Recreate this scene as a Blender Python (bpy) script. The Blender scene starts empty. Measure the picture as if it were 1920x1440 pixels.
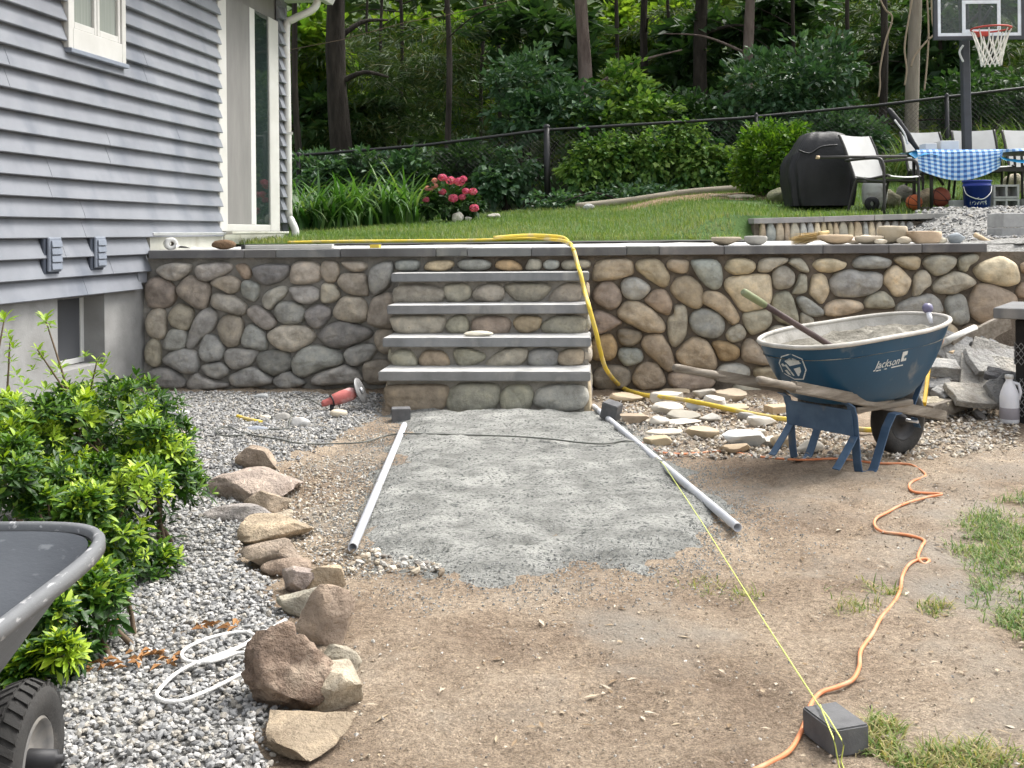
import bpy, bmesh, math, random
import numpy as np
from mathutils import Vector, Matrix, noise as mnoise
from mathutils.bvhtree import BVHTree

random.seed(7)
RNG = np.random.default_rng(7)
sc = bpy.context.scene
COL = sc.collection

# ---------------------------------------------------------------- camera
CAM_H, FOC, CX, CY, ROLL = 1.25, 2000.0, 960.0, 437.0, 0.0095
cd = bpy.data.cameras.new('camera'); cam = bpy.data.objects.new('camera', cd); COL.objects.link(cam)
cam.location = (0, 0, CAM_H); cam.rotation_euler = (math.pi/2, ROLL, 0)
cd.sensor_fit = 'HORIZONTAL'; cd.sensor_width = 36.0; cd.lens = 36.0*FOC/1920.0
cd.shift_y = -(720.0-CY)/1920.0
cd.clip_start = 0.05; cd.clip_end = 600
sc.camera = cam

# ---------------------------------------------------------------- sky, sun, exposure
SUN = Vector((0.46, 0.30, 0.84)).normalized()
w = bpy.data.worlds.new('World'); sc.world = w; w.use_nodes = True
wn = w.node_tree.nodes; wl = w.node_tree.links
sky = wn.new('ShaderNodeTexSky'); sky.sky_type = 'NISHITA'; sky.sun_disc = False
sky.sun_elevation = math.asin(SUN.z); sky.sun_rotation = math.atan2(SUN.x, SUN.y)
sky.air_density = 1.0; sky.dust_density = 4.0; sky.ozone_density = 0.6
bg = wn['Background']; bg.inputs[1].default_value = 0.15
hs_ = wn.new('ShaderNodeHueSaturation'); hs_.inputs['Saturation'].default_value = 0.22   # thin white cloud veil
wl.new(sky.outputs[0], hs_.inputs['Color']); wl.new(hs_.outputs[0], bg.inputs[0])
sd = bpy.data.lights.new('sun', 'SUN'); so = bpy.data.objects.new('sun', sd); COL.objects.link(so)
sd.energy = 1.5; sd.angle = math.radians(26); sd.color = (1.0, 0.955, 0.89)
so.rotation_euler = SUN.to_track_quat('Z', 'Y').to_euler(); so.location = (10, 8, 20)
sc.view_settings.view_transform = 'Standard'; sc.view_settings.look = 'None'
sc.view_settings.gamma = 1.0; sc.view_settings.use_curve_mapping = False
sc.view_settings.exposure = 1.38
sc.render.engine = 'CYCLES'
sc.cycles.max_bounces = 6; sc.cycles.diffuse_bounces = 3; sc.cycles.transparent_max_bounces = 8
sc.cycles.use_denoising = True
sc.cycles.use_adaptive_sampling = True; sc.cycles.adaptive_threshold = 0.02

# ---------------------------------------------------------------- where things stand
def ray(u, v):
    dx, dy = u-CX, v-CY
    return Vector(((dx-ROLL*dy)/FOC, 1.0, -(dy+ROLL*dx)/FOC))
def at(u, v, Y):
    d = ray(u, v); return Vector((d.x*Y, Y, CAM_H+d.z*Y))
def gp(u, v, z=0.0):
    d = ray(u, v); Y = (z-CAM_H)/d.z
    return Vector((d.x*Y, Y, z))
def onplane(u, v, p0, n):
    d = ray(u, v); o = Vector((0, 0, CAM_H))
    k = (Vector(p0)-o).dot(n)/d.dot(n); return o+d*k
def sz(px, Y): return px*Y/FOC

# ---------------------------------------------------------------- value noise in numpy
_LAT = np.random.default_rng(11).random((256, 256))
def vnoise(x, y):
    x = np.asarray(x, float); y = np.asarray(y, float)
    xi = np.floor(x).astype(int); yi = np.floor(y).astype(int)
    fx = x-xi; fy = y-yi; fx = fx*fx*(3-2*fx); fy = fy*fy*(3-2*fy)
    a = _LAT[xi & 255, yi & 255]; b = _LAT[(xi+1) & 255, yi & 255]
    c = _LAT[xi & 255, (yi+1) & 255]; d = _LAT[(xi+1) & 255, (yi+1) & 255]
    return (a*(1-fx)+b*fx)*(1-fy)+(c*(1-fx)+d*fx)*fy-0.5
def fbm(x, y, s, octv=4, seed=0):
    r = 0; a = 1.0
    for k in range(octv):
        r = r+a*vnoise(np.asarray(x)*s+17.3*k+seed*7.1, np.asarray(y)*s+9.7*k+seed*3.3); a *= .5; s *= 2.03
    return r
def sstep(a, b, x):
    t = np.clip((np.asarray(x, float)-a)/(b-a), 0, 1); return t*t*(3-2*t)
def inpoly(px, py, poly):
    ins = np.zeros(len(px), bool); n = len(poly); j = n-1
    for i in range(n):
        xi, yi = poly[i]; xj, yj = poly[j]
        c = ((yi > py) != (yj > py)) & (px < (xj-xi)*(py-yi)/((yj-yi) or 1e-9)+xi)
        ins ^= c; j = i
    return ins
def pdist(px, py, poly):
    d = np.full(len(px), 1e9)
    for i in range(len(poly)):
        a = np.array(poly[i]); b = np.array(poly[(i+1) % len(poly)]); ab = b-a
        t = np.clip(((px-a[0])*ab[0]+(py-a[1])*ab[1])/(ab@ab+1e-12), 0, 1)
        d = np.minimum(d, np.hypot(px-a[0]-t*ab[0], py-a[1]-t*ab[1]))
    return d
def sdist(px, py, poly): return np.where(inpoly(px, py, poly), 1, -1)*pdist(px, py, poly)
def gpoly(pts): return [tuple(gp(u, v).xy) for u, v in pts]

# lower yard height
def gz(x, y):
    x = np.asarray(x, float); y = np.asarray(y, float)
    z = .012*fbm(x, y, 1.1, 3, 1)+.016*fbm(x, y, 4.0, 4, 2)
    z = z+.22*np.exp(-(((x-3.25)/.5)**2+((y-7.75)/.45)**2))
    return z
def gz1(x, y): return float(gz(x, y))
# upper ground height
def lz(x, y):
    x = np.asarray(x, float); y = np.asarray(y, float)
    zf = np.clip(1.62+.083*x, 1.0, 2.7)
    y0 = 10.7+2.0*sstep(2.4, 3.6, x)
    t = np.clip((y-y0)/(16.7-y0), 0, 1)
    lo = 1.175+.22*np.where(x > 2.35, sstep(10.86, 10.98, y), sstep(1.5, 2.35, x)*sstep(10.72, 11.1, y))+.02*np.clip(y-10.8, 0, 6)*sstep(2.4, 3.6, x)
    z = lo*(1-t)+zf*t
    z = np.where(y < 10.75, np.where(x < 2.35, np.minimum(z, 1.15+.03*(y-8.6)/2.1), z), z)
    z = z+np.where(y > 16.7, (y-16.7)*.02+np.clip(y-34, 0, 80)*.46, 0)
    return z+.02*fbm(x, y, .9, 3, 5)*sstep(10.8, 11.6, y)
def lz1(x, y): return float(lz(x, y))

# ---------------------------------------------------------------- materials
def _new(name):
    m = bpy.data.materials.new(name); m.use_nodes = True
    nt = m.node_tree; return m, nt.nodes, nt.links, nt.nodes['Principled BSDF']
def ramp(n, cols, pos=None):
    r = n.new('ShaderNodeValToRGB'); e = r.color_ramp.elements
    k = len(cols); pos = pos or [i/(k-1) for i in range(k)]
    while len(e) < k: e.new(.5)
    for i in range(k): e[i].position = pos[i]; e[i].color = (*cols[i], 1)
    return r
def surf(name, cols, scale=6, rough=.85, bump=.3, bscale=40, bdist=.01, detail=6, objcol=False, attr=False, metal=0.0, spec=.3,
         stretch=(1, 1, 1), pos=(.3, .7), second=None, rvar=.0):
    m, n, l, p = _new(name)
    tc = n.new('ShaderNodeTexCoord'); mp = n.new('ShaderNodeMapping'); mp.inputs['Scale'].default_value = stretch
    l.new(tc.outputs['Object'], mp.inputs[0])
    if objcol:
        oi = n.new('ShaderNodeObjectInfo'); ad = n.new('ShaderNodeVectorMath'); ad.operation = 'ADD'
        cb = n.new('ShaderNodeCombineXYZ'); ml = n.new('ShaderNodeMath'); ml.operation = 'MULTIPLY'; ml.inputs[1].default_value = 37.0
        l.new(oi.outputs['Random'], ml.inputs[0]); l.new(ml.outputs[0], cb.inputs[0]); l.new(ml.outputs[0], cb.inputs[2])
        l.new(mp.outputs[0], ad.inputs[0]); l.new(cb.outputs[0], ad.inputs[1]); vec = ad.outputs[0]
    else: vec = mp.outputs[0]
    ns = n.new('ShaderNodeTexNoise'); ns.inputs['Scale'].default_value = scale; ns.inputs['Detail'].default_value = detail
    ns.inputs['Roughness'].default_value = .62
    l.new(vec, ns.inputs['Vector'])
    k = len(cols); ps = [pos[0]+(pos[1]-pos[0])*i/(k-1) for i in range(k)]
    r = ramp(n, cols, ps); l.new(ns.outputs['Fac'], r.inputs[0]); col = r.outputs[0]
    if second:   # (colour, scale, lo, hi): blotches of wear with a shape of their own
        n2 = n.new('ShaderNodeTexNoise'); n2.inputs['Scale'].default_value = second[1]; n2.inputs['Detail'].default_value = 5
        l.new(vec, n2.inputs['Vector'])
        mr = n.new('ShaderNodeMapRange'); mr.inputs[1].default_value = second[2]; mr.inputs[2].default_value = second[3]
        l.new(n2.outputs['Fac'], mr.inputs[0])
        mx = n.new('ShaderNodeMixRGB'); mx.inputs[2].default_value = (*second[0], 1); l.new(mr.outputs[0], mx.inputs[0]); l.new(col, mx.inputs[1]); col = mx.outputs[0]
    if objcol:
        mm = n.new('ShaderNodeMixRGB'); mm.blend_type = 'MULTIPLY'; mm.inputs[0].default_value = 1
        l.new(oi.outputs['Color'], mm.inputs[1]); l.new(col, mm.inputs[2]); col = mm.outputs[0]
    if attr:
        a = n.new('ShaderNodeAttribute'); a.attribute_name = 'tint'
        mm = n.new('ShaderNodeMixRGB'); mm.blend_type = 'MULTIPLY'; mm.inputs[0].default_value = 1
        l.new(a.outputs['Color'], mm.inputs[1]); l.new(col, mm.inputs[2]); col = mm.outputs[0]
    l.new(col, p.inputs['Base Color'])
    p.inputs['Roughness'].default_value = rough; p.inputs['Metallic'].default_value = metal
    p.inputs['Specular IOR Level'].default_value = spec
    if rvar:
        mr = n.new('ShaderNodeMapRange'); mr.inputs[3].default_value = rough-rvar; mr.inputs[4].default_value = rough+rvar
        l.new(ns.outputs['Fac'], mr.inputs[0]); l.new(mr.outputs[0], p.inputs['Roughness'])
    if bump:
        nb = n.new('ShaderNodeTexNoise'); nb.inputs['Scale'].default_value = bscale; nb.inputs['Detail'].default_value = 7; nb.inputs['Roughness'].default_value = .65
        l.new(vec, nb.inputs['Vector'])
        b = n.new('ShaderNodeBump'); b.inputs['Strength'].default_value = bump; b.inputs['Distance'].default_value = bdist
        l.new(nb.outputs['Fac'], b.inputs['Height']); l.new(b.outputs[0], p.inputs['Normal'])
    return m
def leafmat(name, cols, trans=.35, rough=.5, spec=.3, tcol=1.25):
    m, n, l, p = _new(name)
    a = n.new('ShaderNodeAttribute'); a.attribute_name = 'rnd'
    r = ramp(n, cols); l.new(a.outputs['Fac'], r.inputs[0])
    l.new(r.outputs[0], p.inputs['Base Color']); p.inputs['Roughness'].default_value = rough; p.inputs['Specular IOR Level'].default_value = spec
    if trans > 0:
        t = n.new('ShaderNodeBsdfTranslucent'); g = n.new('ShaderNodeMixRGB'); g.blend_type = 'MULTIPLY'; g.inputs[0].default_value = 1
        g.inputs[2].default_value = (tcol*1.05, tcol*1.1, tcol*.5, 1); l.new(r.outputs[0], g.inputs[1]); l.new(g.outputs[0], t.inputs[0])
        mx = n.new('ShaderNodeMixShader'); mx.inputs[0].default_value = trans
        l.new(p.outputs[0], mx.inputs[1]); l.new(t.outputs[0], mx.inputs[2]); l.new(mx.outputs[0], n['Material Output'].inputs[0])
    return m
def plain(name, c, rough=.6, metal=0.0, spec=.4):
    j = .86
    return surf(name, [tuple(x*j for x in c), tuple(min(1, x*1.1) for x in c)], scale=9, rough=rough, bump=.06, bscale=90, bdist=.004, metal=metal, spec=spec, rvar=.06)
def glassy(name, c, rough=.06):
    m, n, l, p = _new(name); p.inputs['Base Color'].default_value = (*c, 1); p.inputs['Roughness'].default_value = rough
    p.inputs['Specular IOR Level'].default_value = .6; return m
def seethrough(name, c, alpha, rough=.1):
    m, n, l, p = _new(name); p.inputs['Base Color'].default_value = (*c, 1); p.inputs['Roughness'].default_value = rough
    t = n.new('ShaderNodeBsdfTransparent'); mx = n.new('ShaderNodeMixShader'); mx.inputs[0].default_value = alpha
    l.new(t.outputs[0], mx.inputs[1]); l.new(p.outputs[0], mx.inputs[2]); l.new(mx.outputs[0], n['Material Output'].inputs[0]); return m

M = {}
M['cobble'] = surf('cobble', [(.66, .65, .64), (1.0, 1.0, 1.0), (1.36, 1.32, 1.25)], scale=11, detail=9, rough=.88, bump=.9, bscale=24, bdist=.016, objcol=True, spec=.25,
                   second=((.8, .78, .72), 30, .62, .78))
M['rock'] = surf('rock', [(.58, .55, .52), (.95, .95, .95), (1.38, 1.34, 1.28)], scale=9, detail=11, rough=.93, bump=1.0, bscale=26, bdist=.035, objcol=True, spec=.2)
M['cutrock'] = surf('cutrock', [(.82, .81, .8), (1.0, 1.0, 1.0), (1.15, 1.14, 1.12)], scale=6, rough=.85, bump=.4, bscale=40, bdist=.01, objcol=True, spec=.25)
M['mortar_grey'] = surf('mortar_grey', [(.19, .18, .16), (.27, .258, .232), (.35, .335, .305)], scale=5, rough=.95, bump=.9, bscale=45, bdist=.02)
M['mortar'] = surf('mortar', [(.11, .09, .07), (.18, .152, .12), (.25, .215, .175)], scale=5, rough=.95, bump=.9, bscale=45, bdist=.02)
M['mortar_step'] = surf('mortar_step', [(.20, .185, .155), (.29, .27, .235), (.38, .36, .32)], scale=6, rough=.95, bump=.8, bscale=45, bdist=.015)
M['cap'] = surf('cap', [(.78, .78, .78), (1.0, 1.0, 1.0), (1.15, 1.15, 1.14)], scale=5, rough=.9, bump=.35, bscale=90, bdist=.006, objcol=True, spec=.25, stretch=(1, 1, .6), second=((1.55, 1.5, 1.4), 6, .55, .75))
M['paver'] = surf('paver', [(.085, .085, .088), (.12, .12, .122), (.15, .15, .15)], scale=14, rough=.9, bump=.3, bscale=160, bdist=.004)
M['concrete'] = surf('concrete', [(.20, .20, .195), (.28, .28, .272), (.36, .357, .345)], scale=2.2, rough=.93, bump=.3, bscale=50, bdist=.008, second=((.17, .168, .16), 2.2, .52, .72))
M['block'] = surf('block', [(.30, .30, .295), (.42, .42, .41)], scale=12, rough=.95, bump=.5, bscale=120, bdist=.006)
M['siding'] = surf('siding', [(.155, .165, .186), (.215, .228, .252)], scale=1.2, rough=.5, bump=.12, bscale=60, bdist=.003, stretch=(1, 1, .7), spec=.35,
                   second=((.125, .140, .168), 2.6, .52, .74), pos=(.35, .65))
M['trim'] = surf('trim', [(.46, .455, .425), (.56, .555, .53)], scale=3, rough=.45, bump=.05, bscale=30, spec=.4)
M['white'] = surf('white', [(.54, .54, .52), (.64, .64, .62)], scale=3, rough=.4, bump=.04, bscale=30, spec=.45)
M['flashing'] = surf('flashing', [(.38, .38, .33), (.50, .50, .45)], scale=4, rough=.6, bump=.15, bscale=30, second=((.30, .28, .22), 6, .55, .75))
M['metal'] = surf('metal', [(.42, .43, .45), (.60, .61, .62)], scale=5, rough=.42, metal=.7, bump=.05, bscale=50)
M['screen'] = surf('screen', [(.16, .155, .15), (.22, .215, .205)], scale=2.4, rough=.9, bump=0, stretch=(2, 2, .5))
M['glass'] = glassy('glass', (.02, .03, .028), .03)
M['vent'] = plain('vent', (.20, .225, .27), .55)
M['ventdark'] = plain('ventdark', (.05, .06, .08), .6)
M['gutter'] = surf('gutter', [(.50, .50, .475), (.60, .60, .58)], scale=4, rough=.4, bump=.03, bscale=30, second=((.44, .42, .37), 3, .55, .8))
M['roofing'] = surf('roofing', [(.06, .058, .056), (.11, .105, .10)], scale=30, rough=.95, bump=.5, bscale=80)
M['dirt'] = None
M['pipe'] = surf('pipe', [(.46, .47, .50), (.60, .61, .63)], scale=6, rough=.5, bump=.05, bscale=60, second=((.36, .34, .31), 9, .58, .72))
M['black'] = plain('black', (.018, .018, .02), .55)
M['rubber'] = surf('rubber', [(.022, .022, .022), (.05, .048, .045)], scale=8, rough=.85, bump=.3, bscale=80, second=((.16, .145, .125), 7, .6, .78))
M['blue_paint'] = surf('blue_paint', [(.007, .048, .095), (.011, .064, .122)], scale=4, rough=.42, bump=.06, bscale=60, spec=.4, second=((.17, .18, .18), 7, .62, .76), rvar=.1)
M['blue_steel'] = surf('blue_steel', [(.045, .085, .15), (.085, .14, .215)], scale=9, rough=.5, bump=.1, bscale=60, second=((.16, .17, .18), 12, .62, .78))
M['crust'] = surf('crust', [(.30, .285, .25), (.45, .43, .39), (.56, .54, .50)], scale=7, rough=.93, bump=.5, bscale=50, bdist=.01)
M['wetmix'] = surf('wetmix', [(.13, .12, .095), (.22, .205, .17), (.40, .38, .33)], scale=6, rough=.95, bump=1.0, bscale=38, bdist=.03)
M['oldwood'] = surf('oldwood', [(.11, .092, .072), (.19, .165, .132), (.29, .26, .22)], scale=4, rough=.85, bump=.4, bscale=26, bdist=.006, stretch=(.6, 8, 8))
M['lightwood'] = surf('lightwood', [(.42, .31, .19), (.58, .45, .30)], scale=5, rough=.7, bump=.2, bscale=30, stretch=(.6, 6, 6))
M['darkhandle'] = surf('darkhandle', [(.055, .038, .035), (.12, .085, .08)], scale=9, rough=.6, bump=.15, bscale=50, second=((.30, .28, .26), 14, .64, .75))
M['greengrip'] = surf('greengrip', [(.13, .16, .08), (.24, .27, .15)], scale=10, rough=.6, bump=.1, bscale=50, second=((.36, .36, .28), 9, .58, .75))
M['poly'] = surf('poly', [(.075, .082, .092), (.105, .113, .125)], scale=3, rough=.48, bump=.12, bscale=60, spec=.4, second=((.16, .17, .18), 26, .63, .74), stretch=(1, 1, 3))
M['polyrim'] = surf('polyrim', [(.10, .105, .11), (.16, .165, .17)], scale=5, rough=.5, bump=.2, bscale=60, second=((.36, .36, .36), 70, .60, .68), stretch=(1, .35, 1))
M['yellow'] = surf('yellow', [(.58, .42, .045), (.74, .56, .09)], scale=6, rough=.55, bump=.1, bscale=60, second=((.52, .42, .22), 9, .50, .68))
M['yellowdark'] = plain('yellowdark', (.55, .33, .02), .5)
M['orange'] = surf('orange', [(.58, .19, .08), (.72, .28, .13)], scale=9, rough=.6, bump=.1, bscale=60, second=((.50, .33, .21), 8, .50, .68))
M['cordgrey'] = plain('cordgrey', (.11, .115, .10), .6)
M['string'] = plain('string', (.66, .72, .18), .7)
M['rope'] = surf('rope', [(.66, .65, .62), (.84, .83, .80)], scale=40, rough=.85, bump=.6, bscale=120, bdist=.004)
M['red'] = surf('red', [(.40, .10, .09), (.56, .19, .17)], scale=8, rough=.55, bump=.08, bscale=60, second=((.58, .40, .38), 9, .54, .72))
M['disc'] = surf('disc', [(.14, .14, .14), (.26, .26, .26)], scale=20, rough=.5, metal=.3, bump=.1, bscale=60)
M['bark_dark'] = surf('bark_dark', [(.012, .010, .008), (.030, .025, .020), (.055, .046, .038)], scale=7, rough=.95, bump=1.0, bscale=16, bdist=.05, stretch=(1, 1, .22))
M['bark'] = surf('bark', [(.07, .052, .044), (.13, .10, .086), (.19, .155, .135)], scale=7, rough=.95, bump=1.0, bscale=14, bdist=.05, stretch=(1, 1, .25))
M['bark_light'] = surf('bark_light', [(.15, .13, .10), (.24, .21, .17), (.31, .28, .23)], scale=5, rough=.95, bump=.6, bscale=14, bdist=.04, stretch=(1, 1, .2))
M['twig'] = plain('twig', (.12, .085, .055), .9)
M['vine'] = plain('vine', (.30, .24, .17), .9)
M['logwood'] = surf('logwood', [(.22, .19, .145), (.36, .32, .25)], scale=6, rough=.95, bump=.6, bscale=20, stretch=(.3, 3, 3))
M['soil'] = surf('soil', [(.05, .037, .026), (.10, .075, .05), (.16, .115, .075)], scale=9, rough=.97, bump=.9, bscale=30, bdist=.03)
M['lawnsoil'] = surf('lawnsoil', [(.045, .095, .022), (.075, .135, .035), (.15, .16, .075)], scale=2.2, rough=.97, bump=.8, bscale=60, bdist=.02, pos=(.3, .78))
M['patio'] = surf('patio', [(.40, .395, .37), (.52, .515, .49), (.62, .615, .59)], scale=5, rough=.95, bump=.5, bscale=70, bdist=.01)
M['dust'] = surf('dust', [(.225, .226, .208), (.335, .336, .312), (.46, .458, .425)], scale=4, rough=.97, bump=1.0, bscale=110, bdist=.022, detail=11, second=((.115, .122, .115), 60, .51, .66), pos=(.34, .64), stretch=(1, 1.5, 1))
M['fence'] = plain('fence', (.012, .012, .013), .45)
M['cover'] = surf('cover', [(.007, .007, .008), (.014, .014, .016)], scale=5, rough=.55, bump=.25, bscale=18, bdist=.02, spec=.4)
M['sling'] = surf('sling', [(.50, .50, .48), (.60, .60, .58)], scale=4, rough=.8, bump=.2, bscale=180, bdist=.002)
M['chairframe'] = plain('chairframe', (.035, .032, .03), .45)
M['bluebucket'] = plain('bluebucket', (.012, .03, .24), .4)
M['tarpblue'] = plain('tarpblue', (.03, .30, .58), .4)
M['propane'] = surf('propane', [(.44, .44, .43), (.60, .60, .58)], scale=6, rough=.5, bump=.1, bscale=40, second=((.30, .28, .25), 7, .56, .7))
M['ball_orange'] = plain('ball_orange', (.62, .16, .055), .7)
M['ball_brown'] = plain('ball_brown', (.30, .085, .05), .7)
M['hoop_grey'] = plain('hoop_grey', (.050, .054, .062), .5)
M['hoop_white'] = plain('hoop_white', (.72, .76, .80), .4)
M['rimred'] = plain('rimred', (.42, .045, .03), .5)
M['net'] = plain('net', (.74, .71, .64), .85)
M['plexi'] = seethrough('plexi', (.10, .12, .11), .30, .05)
M['jug'] = surf('jug', [(.66, .67, .72), (.80, .80, .82)], scale=5, rough=.35, bump=.05, bscale=40)
M['jugdark'] = plain('jugdark', (.30, .28, .30), .4)
M['straw'] = plain('straw', (.62, .48, .24), .9)
M['felt'] = surf('felt', [(.010, .010, .010), (.022, .021, .020)], scale=9, rough=.9, bump=.4, bscale=50)
M['lath'] = plain('lath', (.26, .26, .26), .5, .5)
M['decal'] = surf('decal', [(.50, .52, .50), (.64, .66, .64)], scale=9, rough=.6, bump=0, second=((.03, .08, .12), 26, .55, .64))
M['deadleaf'] = surf('deadleaf', [(.26, .12, .045), (.38, .21, .09)], scale=8, rough=.9, bump=.2, bscale=50)
M['purple'] = plain('purple', (.16, .15, .24), .35)
M['pitted'] = surf('pitted', [(.14, .098, .073), (.33, .245, .185), (.52, .42, .32)], scale=9, detail=9, rough=.95, bump=1.0, bscale=13, bdist=.09)
M['litdustfilm'] = surf('litdustfilm', [(.24, .24, .232), (.38, .378, .365), (.48, .475, .46)], scale=6, rough=.95, bump=.5, bscale=60, bdist=.004)  # dusted stone tops, with the brightness of daylight painted into the pale colour
# leaves
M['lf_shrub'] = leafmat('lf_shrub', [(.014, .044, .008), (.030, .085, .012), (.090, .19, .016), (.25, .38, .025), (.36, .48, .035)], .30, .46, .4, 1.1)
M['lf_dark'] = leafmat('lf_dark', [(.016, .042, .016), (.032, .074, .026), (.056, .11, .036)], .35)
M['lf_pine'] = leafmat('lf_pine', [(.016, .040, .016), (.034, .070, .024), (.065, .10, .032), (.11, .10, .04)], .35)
M['lf_mid'] = leafmat('lf_mid', [(.022, .060, .028), (.055, .122, .056), (.115, .20, .10)], .28, .42, .45)
M['lf_bright'] = leafmat('lf_bright', [(.04, .09, .015), (.08, .155, .02), (.14, .22, .03), (.22, .29, .05)], .5, .5, .3, 1.5)
M['lf_vine'] = leafmat('lf_vine', [(.025, .075, .018), (.06, .145, .03), (.16, .27, .055), (.24, .34, .09)], .35)
M['lf_yew'] = leafmat('lf_yew', [(.03, .085, .012), (.08, .17, .018), (.17, .27, .028)], .35)
M['lf_strap'] = leafmat('lf_strap', [(.022, .070, .014), (.045, .12, .022), (.085, .18, .04), (.20, .27, .11)], .35)
M['lf_hyd'] = leafmat('lf_hyd', [(.014, .04, .014), (.03, .075, .02), (.06, .12, .035)], .25)
M['petal'] = leafmat('petal', [(.60, .08, .19), (.70, .15, .27), (.76, .28, .33), (.74, .38, .28)], .3, .6, .2, 1.0)
M['grass'] = leafmat('grass', [(.05, .105, .022), (.085, .155, .034), (.13, .20, .05), (.26, .27, .12)], .35, .6)
M['grass_dry'] = leafmat('grass_dry', [(.08, .15, .03), (.16, .22, .055), (.30, .28, .12), (.42, .34, .18)], .3, .7)

# ---------------------------------------------------------------- mesh helpers
class MB:
    def __init__(s): s.v = []; s.f = []; s.sm = []
    def add(s, vs, fs, smooth=False):
        b = len(s.v); s.v += [tuple(v) for v in vs]; s.f += [tuple(i+b for i in f) for f in fs]; s.sm += [smooth]*len(fs); return s
    def hexa(s, p):   # 8 points: bottom 4 ccw, top 4 ccw
        return s.add(p, [(3, 2, 1, 0), (4, 5, 6, 7), (0, 1, 5, 4), (1, 2, 6, 5), (2, 3, 7, 6), (3, 0, 4, 7)])
    def box(s, c, d, mat=None):
        x, y, z = (k/2 for k in d); c = Vector(c)
        p = [Vector(q) for q in ((-x, -y, -z), (x, -y, -z), (x, y, -z), (-x, y, -z), (-x, -y, z), (x, -y, z), (x, y, z), (-x, y, z))]
        return s.hexa([(c+(mat @ q if mat else q)) for q in p])
    def tube(s, pts, r, n=8, closed=False, caps=True, rs=None, flat=1.0, up=None):
        pts = [Vector(p) for p in pts]; k = len(pts)
        if k < 2: return s
        rings = []; nrm = None
        for i, p in enumerate(pts):
            if closed: t = pts[(i+1) % k]-pts[i-1]
            else: t = pts[min(i+1, k-1)]-pts[max(i-1, 0)]
            if t.length < 1e-9: t = Vector((0, 0, 1))
            t.normalize()
            if nrm is None:
                a = Vector(up) if up else (Vector((0, 0, 1)) if abs(t.z) < .9 else Vector((1, 0, 0)))
                nrm = (a-t*a.dot(t)).normalized()
            else:
                nrm = nrm-t*nrm.dot(t)
                nrm = nrm.normalized() if nrm.length > 1e-6 else t.orthogonal().normalized()
            bn = t.cross(nrm); rr = rs[i] if rs else r
            rings.append([p+(nrm*math.cos(2*math.pi*j/n)*flat+bn*math.sin(2*math.pi*j/n))*rr for j in range(n)])
        vs = [q for R in rings for q in R]; fs = []
        m = k if closed else k-1
        for i in range(m):
            a, b = i*n, ((i+1) % k)*n
            for j in range(n): fs.append((a+j, a+(j+1) % n, b+(j+1) % n, b+j))
        s.add(vs, fs, True)
        if caps and not closed:
            b = len(s.v)-len(vs)
            s.f += [tuple(b+j for j in reversed(range(n))), tuple(b+(k-1)*n+j for j in range(n))]; s.sm += [False, False]
        return s
    def bar(s, a, b, wd, ht, up=(0, 0, 1)):   # rectangular bar
        a, b = Vector(a), Vector(b); t = (b-a).normalized(); up = Vector(up); sd_ = t.cross(up).normalized(); u2 = sd_.cross(t)
        x, z = sd_*wd/2, u2*ht/2
        return s.hexa([a-x-z, a+x-z, b+x-z, b-x-z, a-x+z, a+x+z, b+x+z, b-x+z])
    def lathe(s, prof, n=24, mat=None, smooth=True):
        vs = []
        for r, z in prof:
            for j in range(n):
                q = Vector((r*math.cos(2*math.pi*j/n), r*math.sin(2*math.pi*j/n), z)); vs.append(mat @ q if mat else q)
        fs = [(i*n+j, i*n+(j+1) % n, (i+1)*n+(j+1) % n, (i+1)*n+j) for i in range(len(prof)-1) for j in range(n)]
        return s.add(vs, fs, smooth)
    def prism(s, out, z0, z1, mat=None):
        k = len(out); vs = [Vector((x, y, z0)) for x, y in out]+[Vector((x, y, z1)) for x, y in out]
        if mat: vs = [mat @ v for v in vs]
        return s.add(vs, [tuple(reversed(range(k))), tuple(range(k, 2*k))]+[(i, (i+1) % k, k+(i+1) % k, k+i) for i in range(k)])
    def sheet(s, rows, smooth=True, closed=False):
        n = len(rows[0]); vs = [p for r in rows for p in r]
        fs = [(i*n+j, i*n+(j+1) % n, (i+1)*n+(j+1) % n, (i+1)*n+j) for i in range(len(rows)-1) for j in range(n if closed else n-1)]
        return s.add(vs, fs, smooth)
    def xform(s, mat):
        s.v = [tuple(mat @ Vector(v)) for v in s.v]; return s
    def mesh(s, name, bevel=0.0, seg=1):
        me = bpy.data.meshes.new(name); me.from_pydata(s.v, [], s.f)
        me.polygons.foreach_set('use_smooth', s.sm)
        if bevel > 0:
            bm = bmesh.new(); bm.from_mesh(me)
            es = [e for e in bm.edges if len(e.link_faces) == 2 and e.calc_face_angle(0) > .5]
            bmesh.ops.bevel(bm, geom=es, offset=bevel, segments=seg, affect='EDGES', clamp_overlap=True)
            bm.to_mesh(me); bm.free()
        me.update(); return me
    def build(s, name, mat, parent=None, bevel=0.0, seg=1, world=True):
        return link(name, s.mesh(name, bevel, seg), mat, parent, world)

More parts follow.
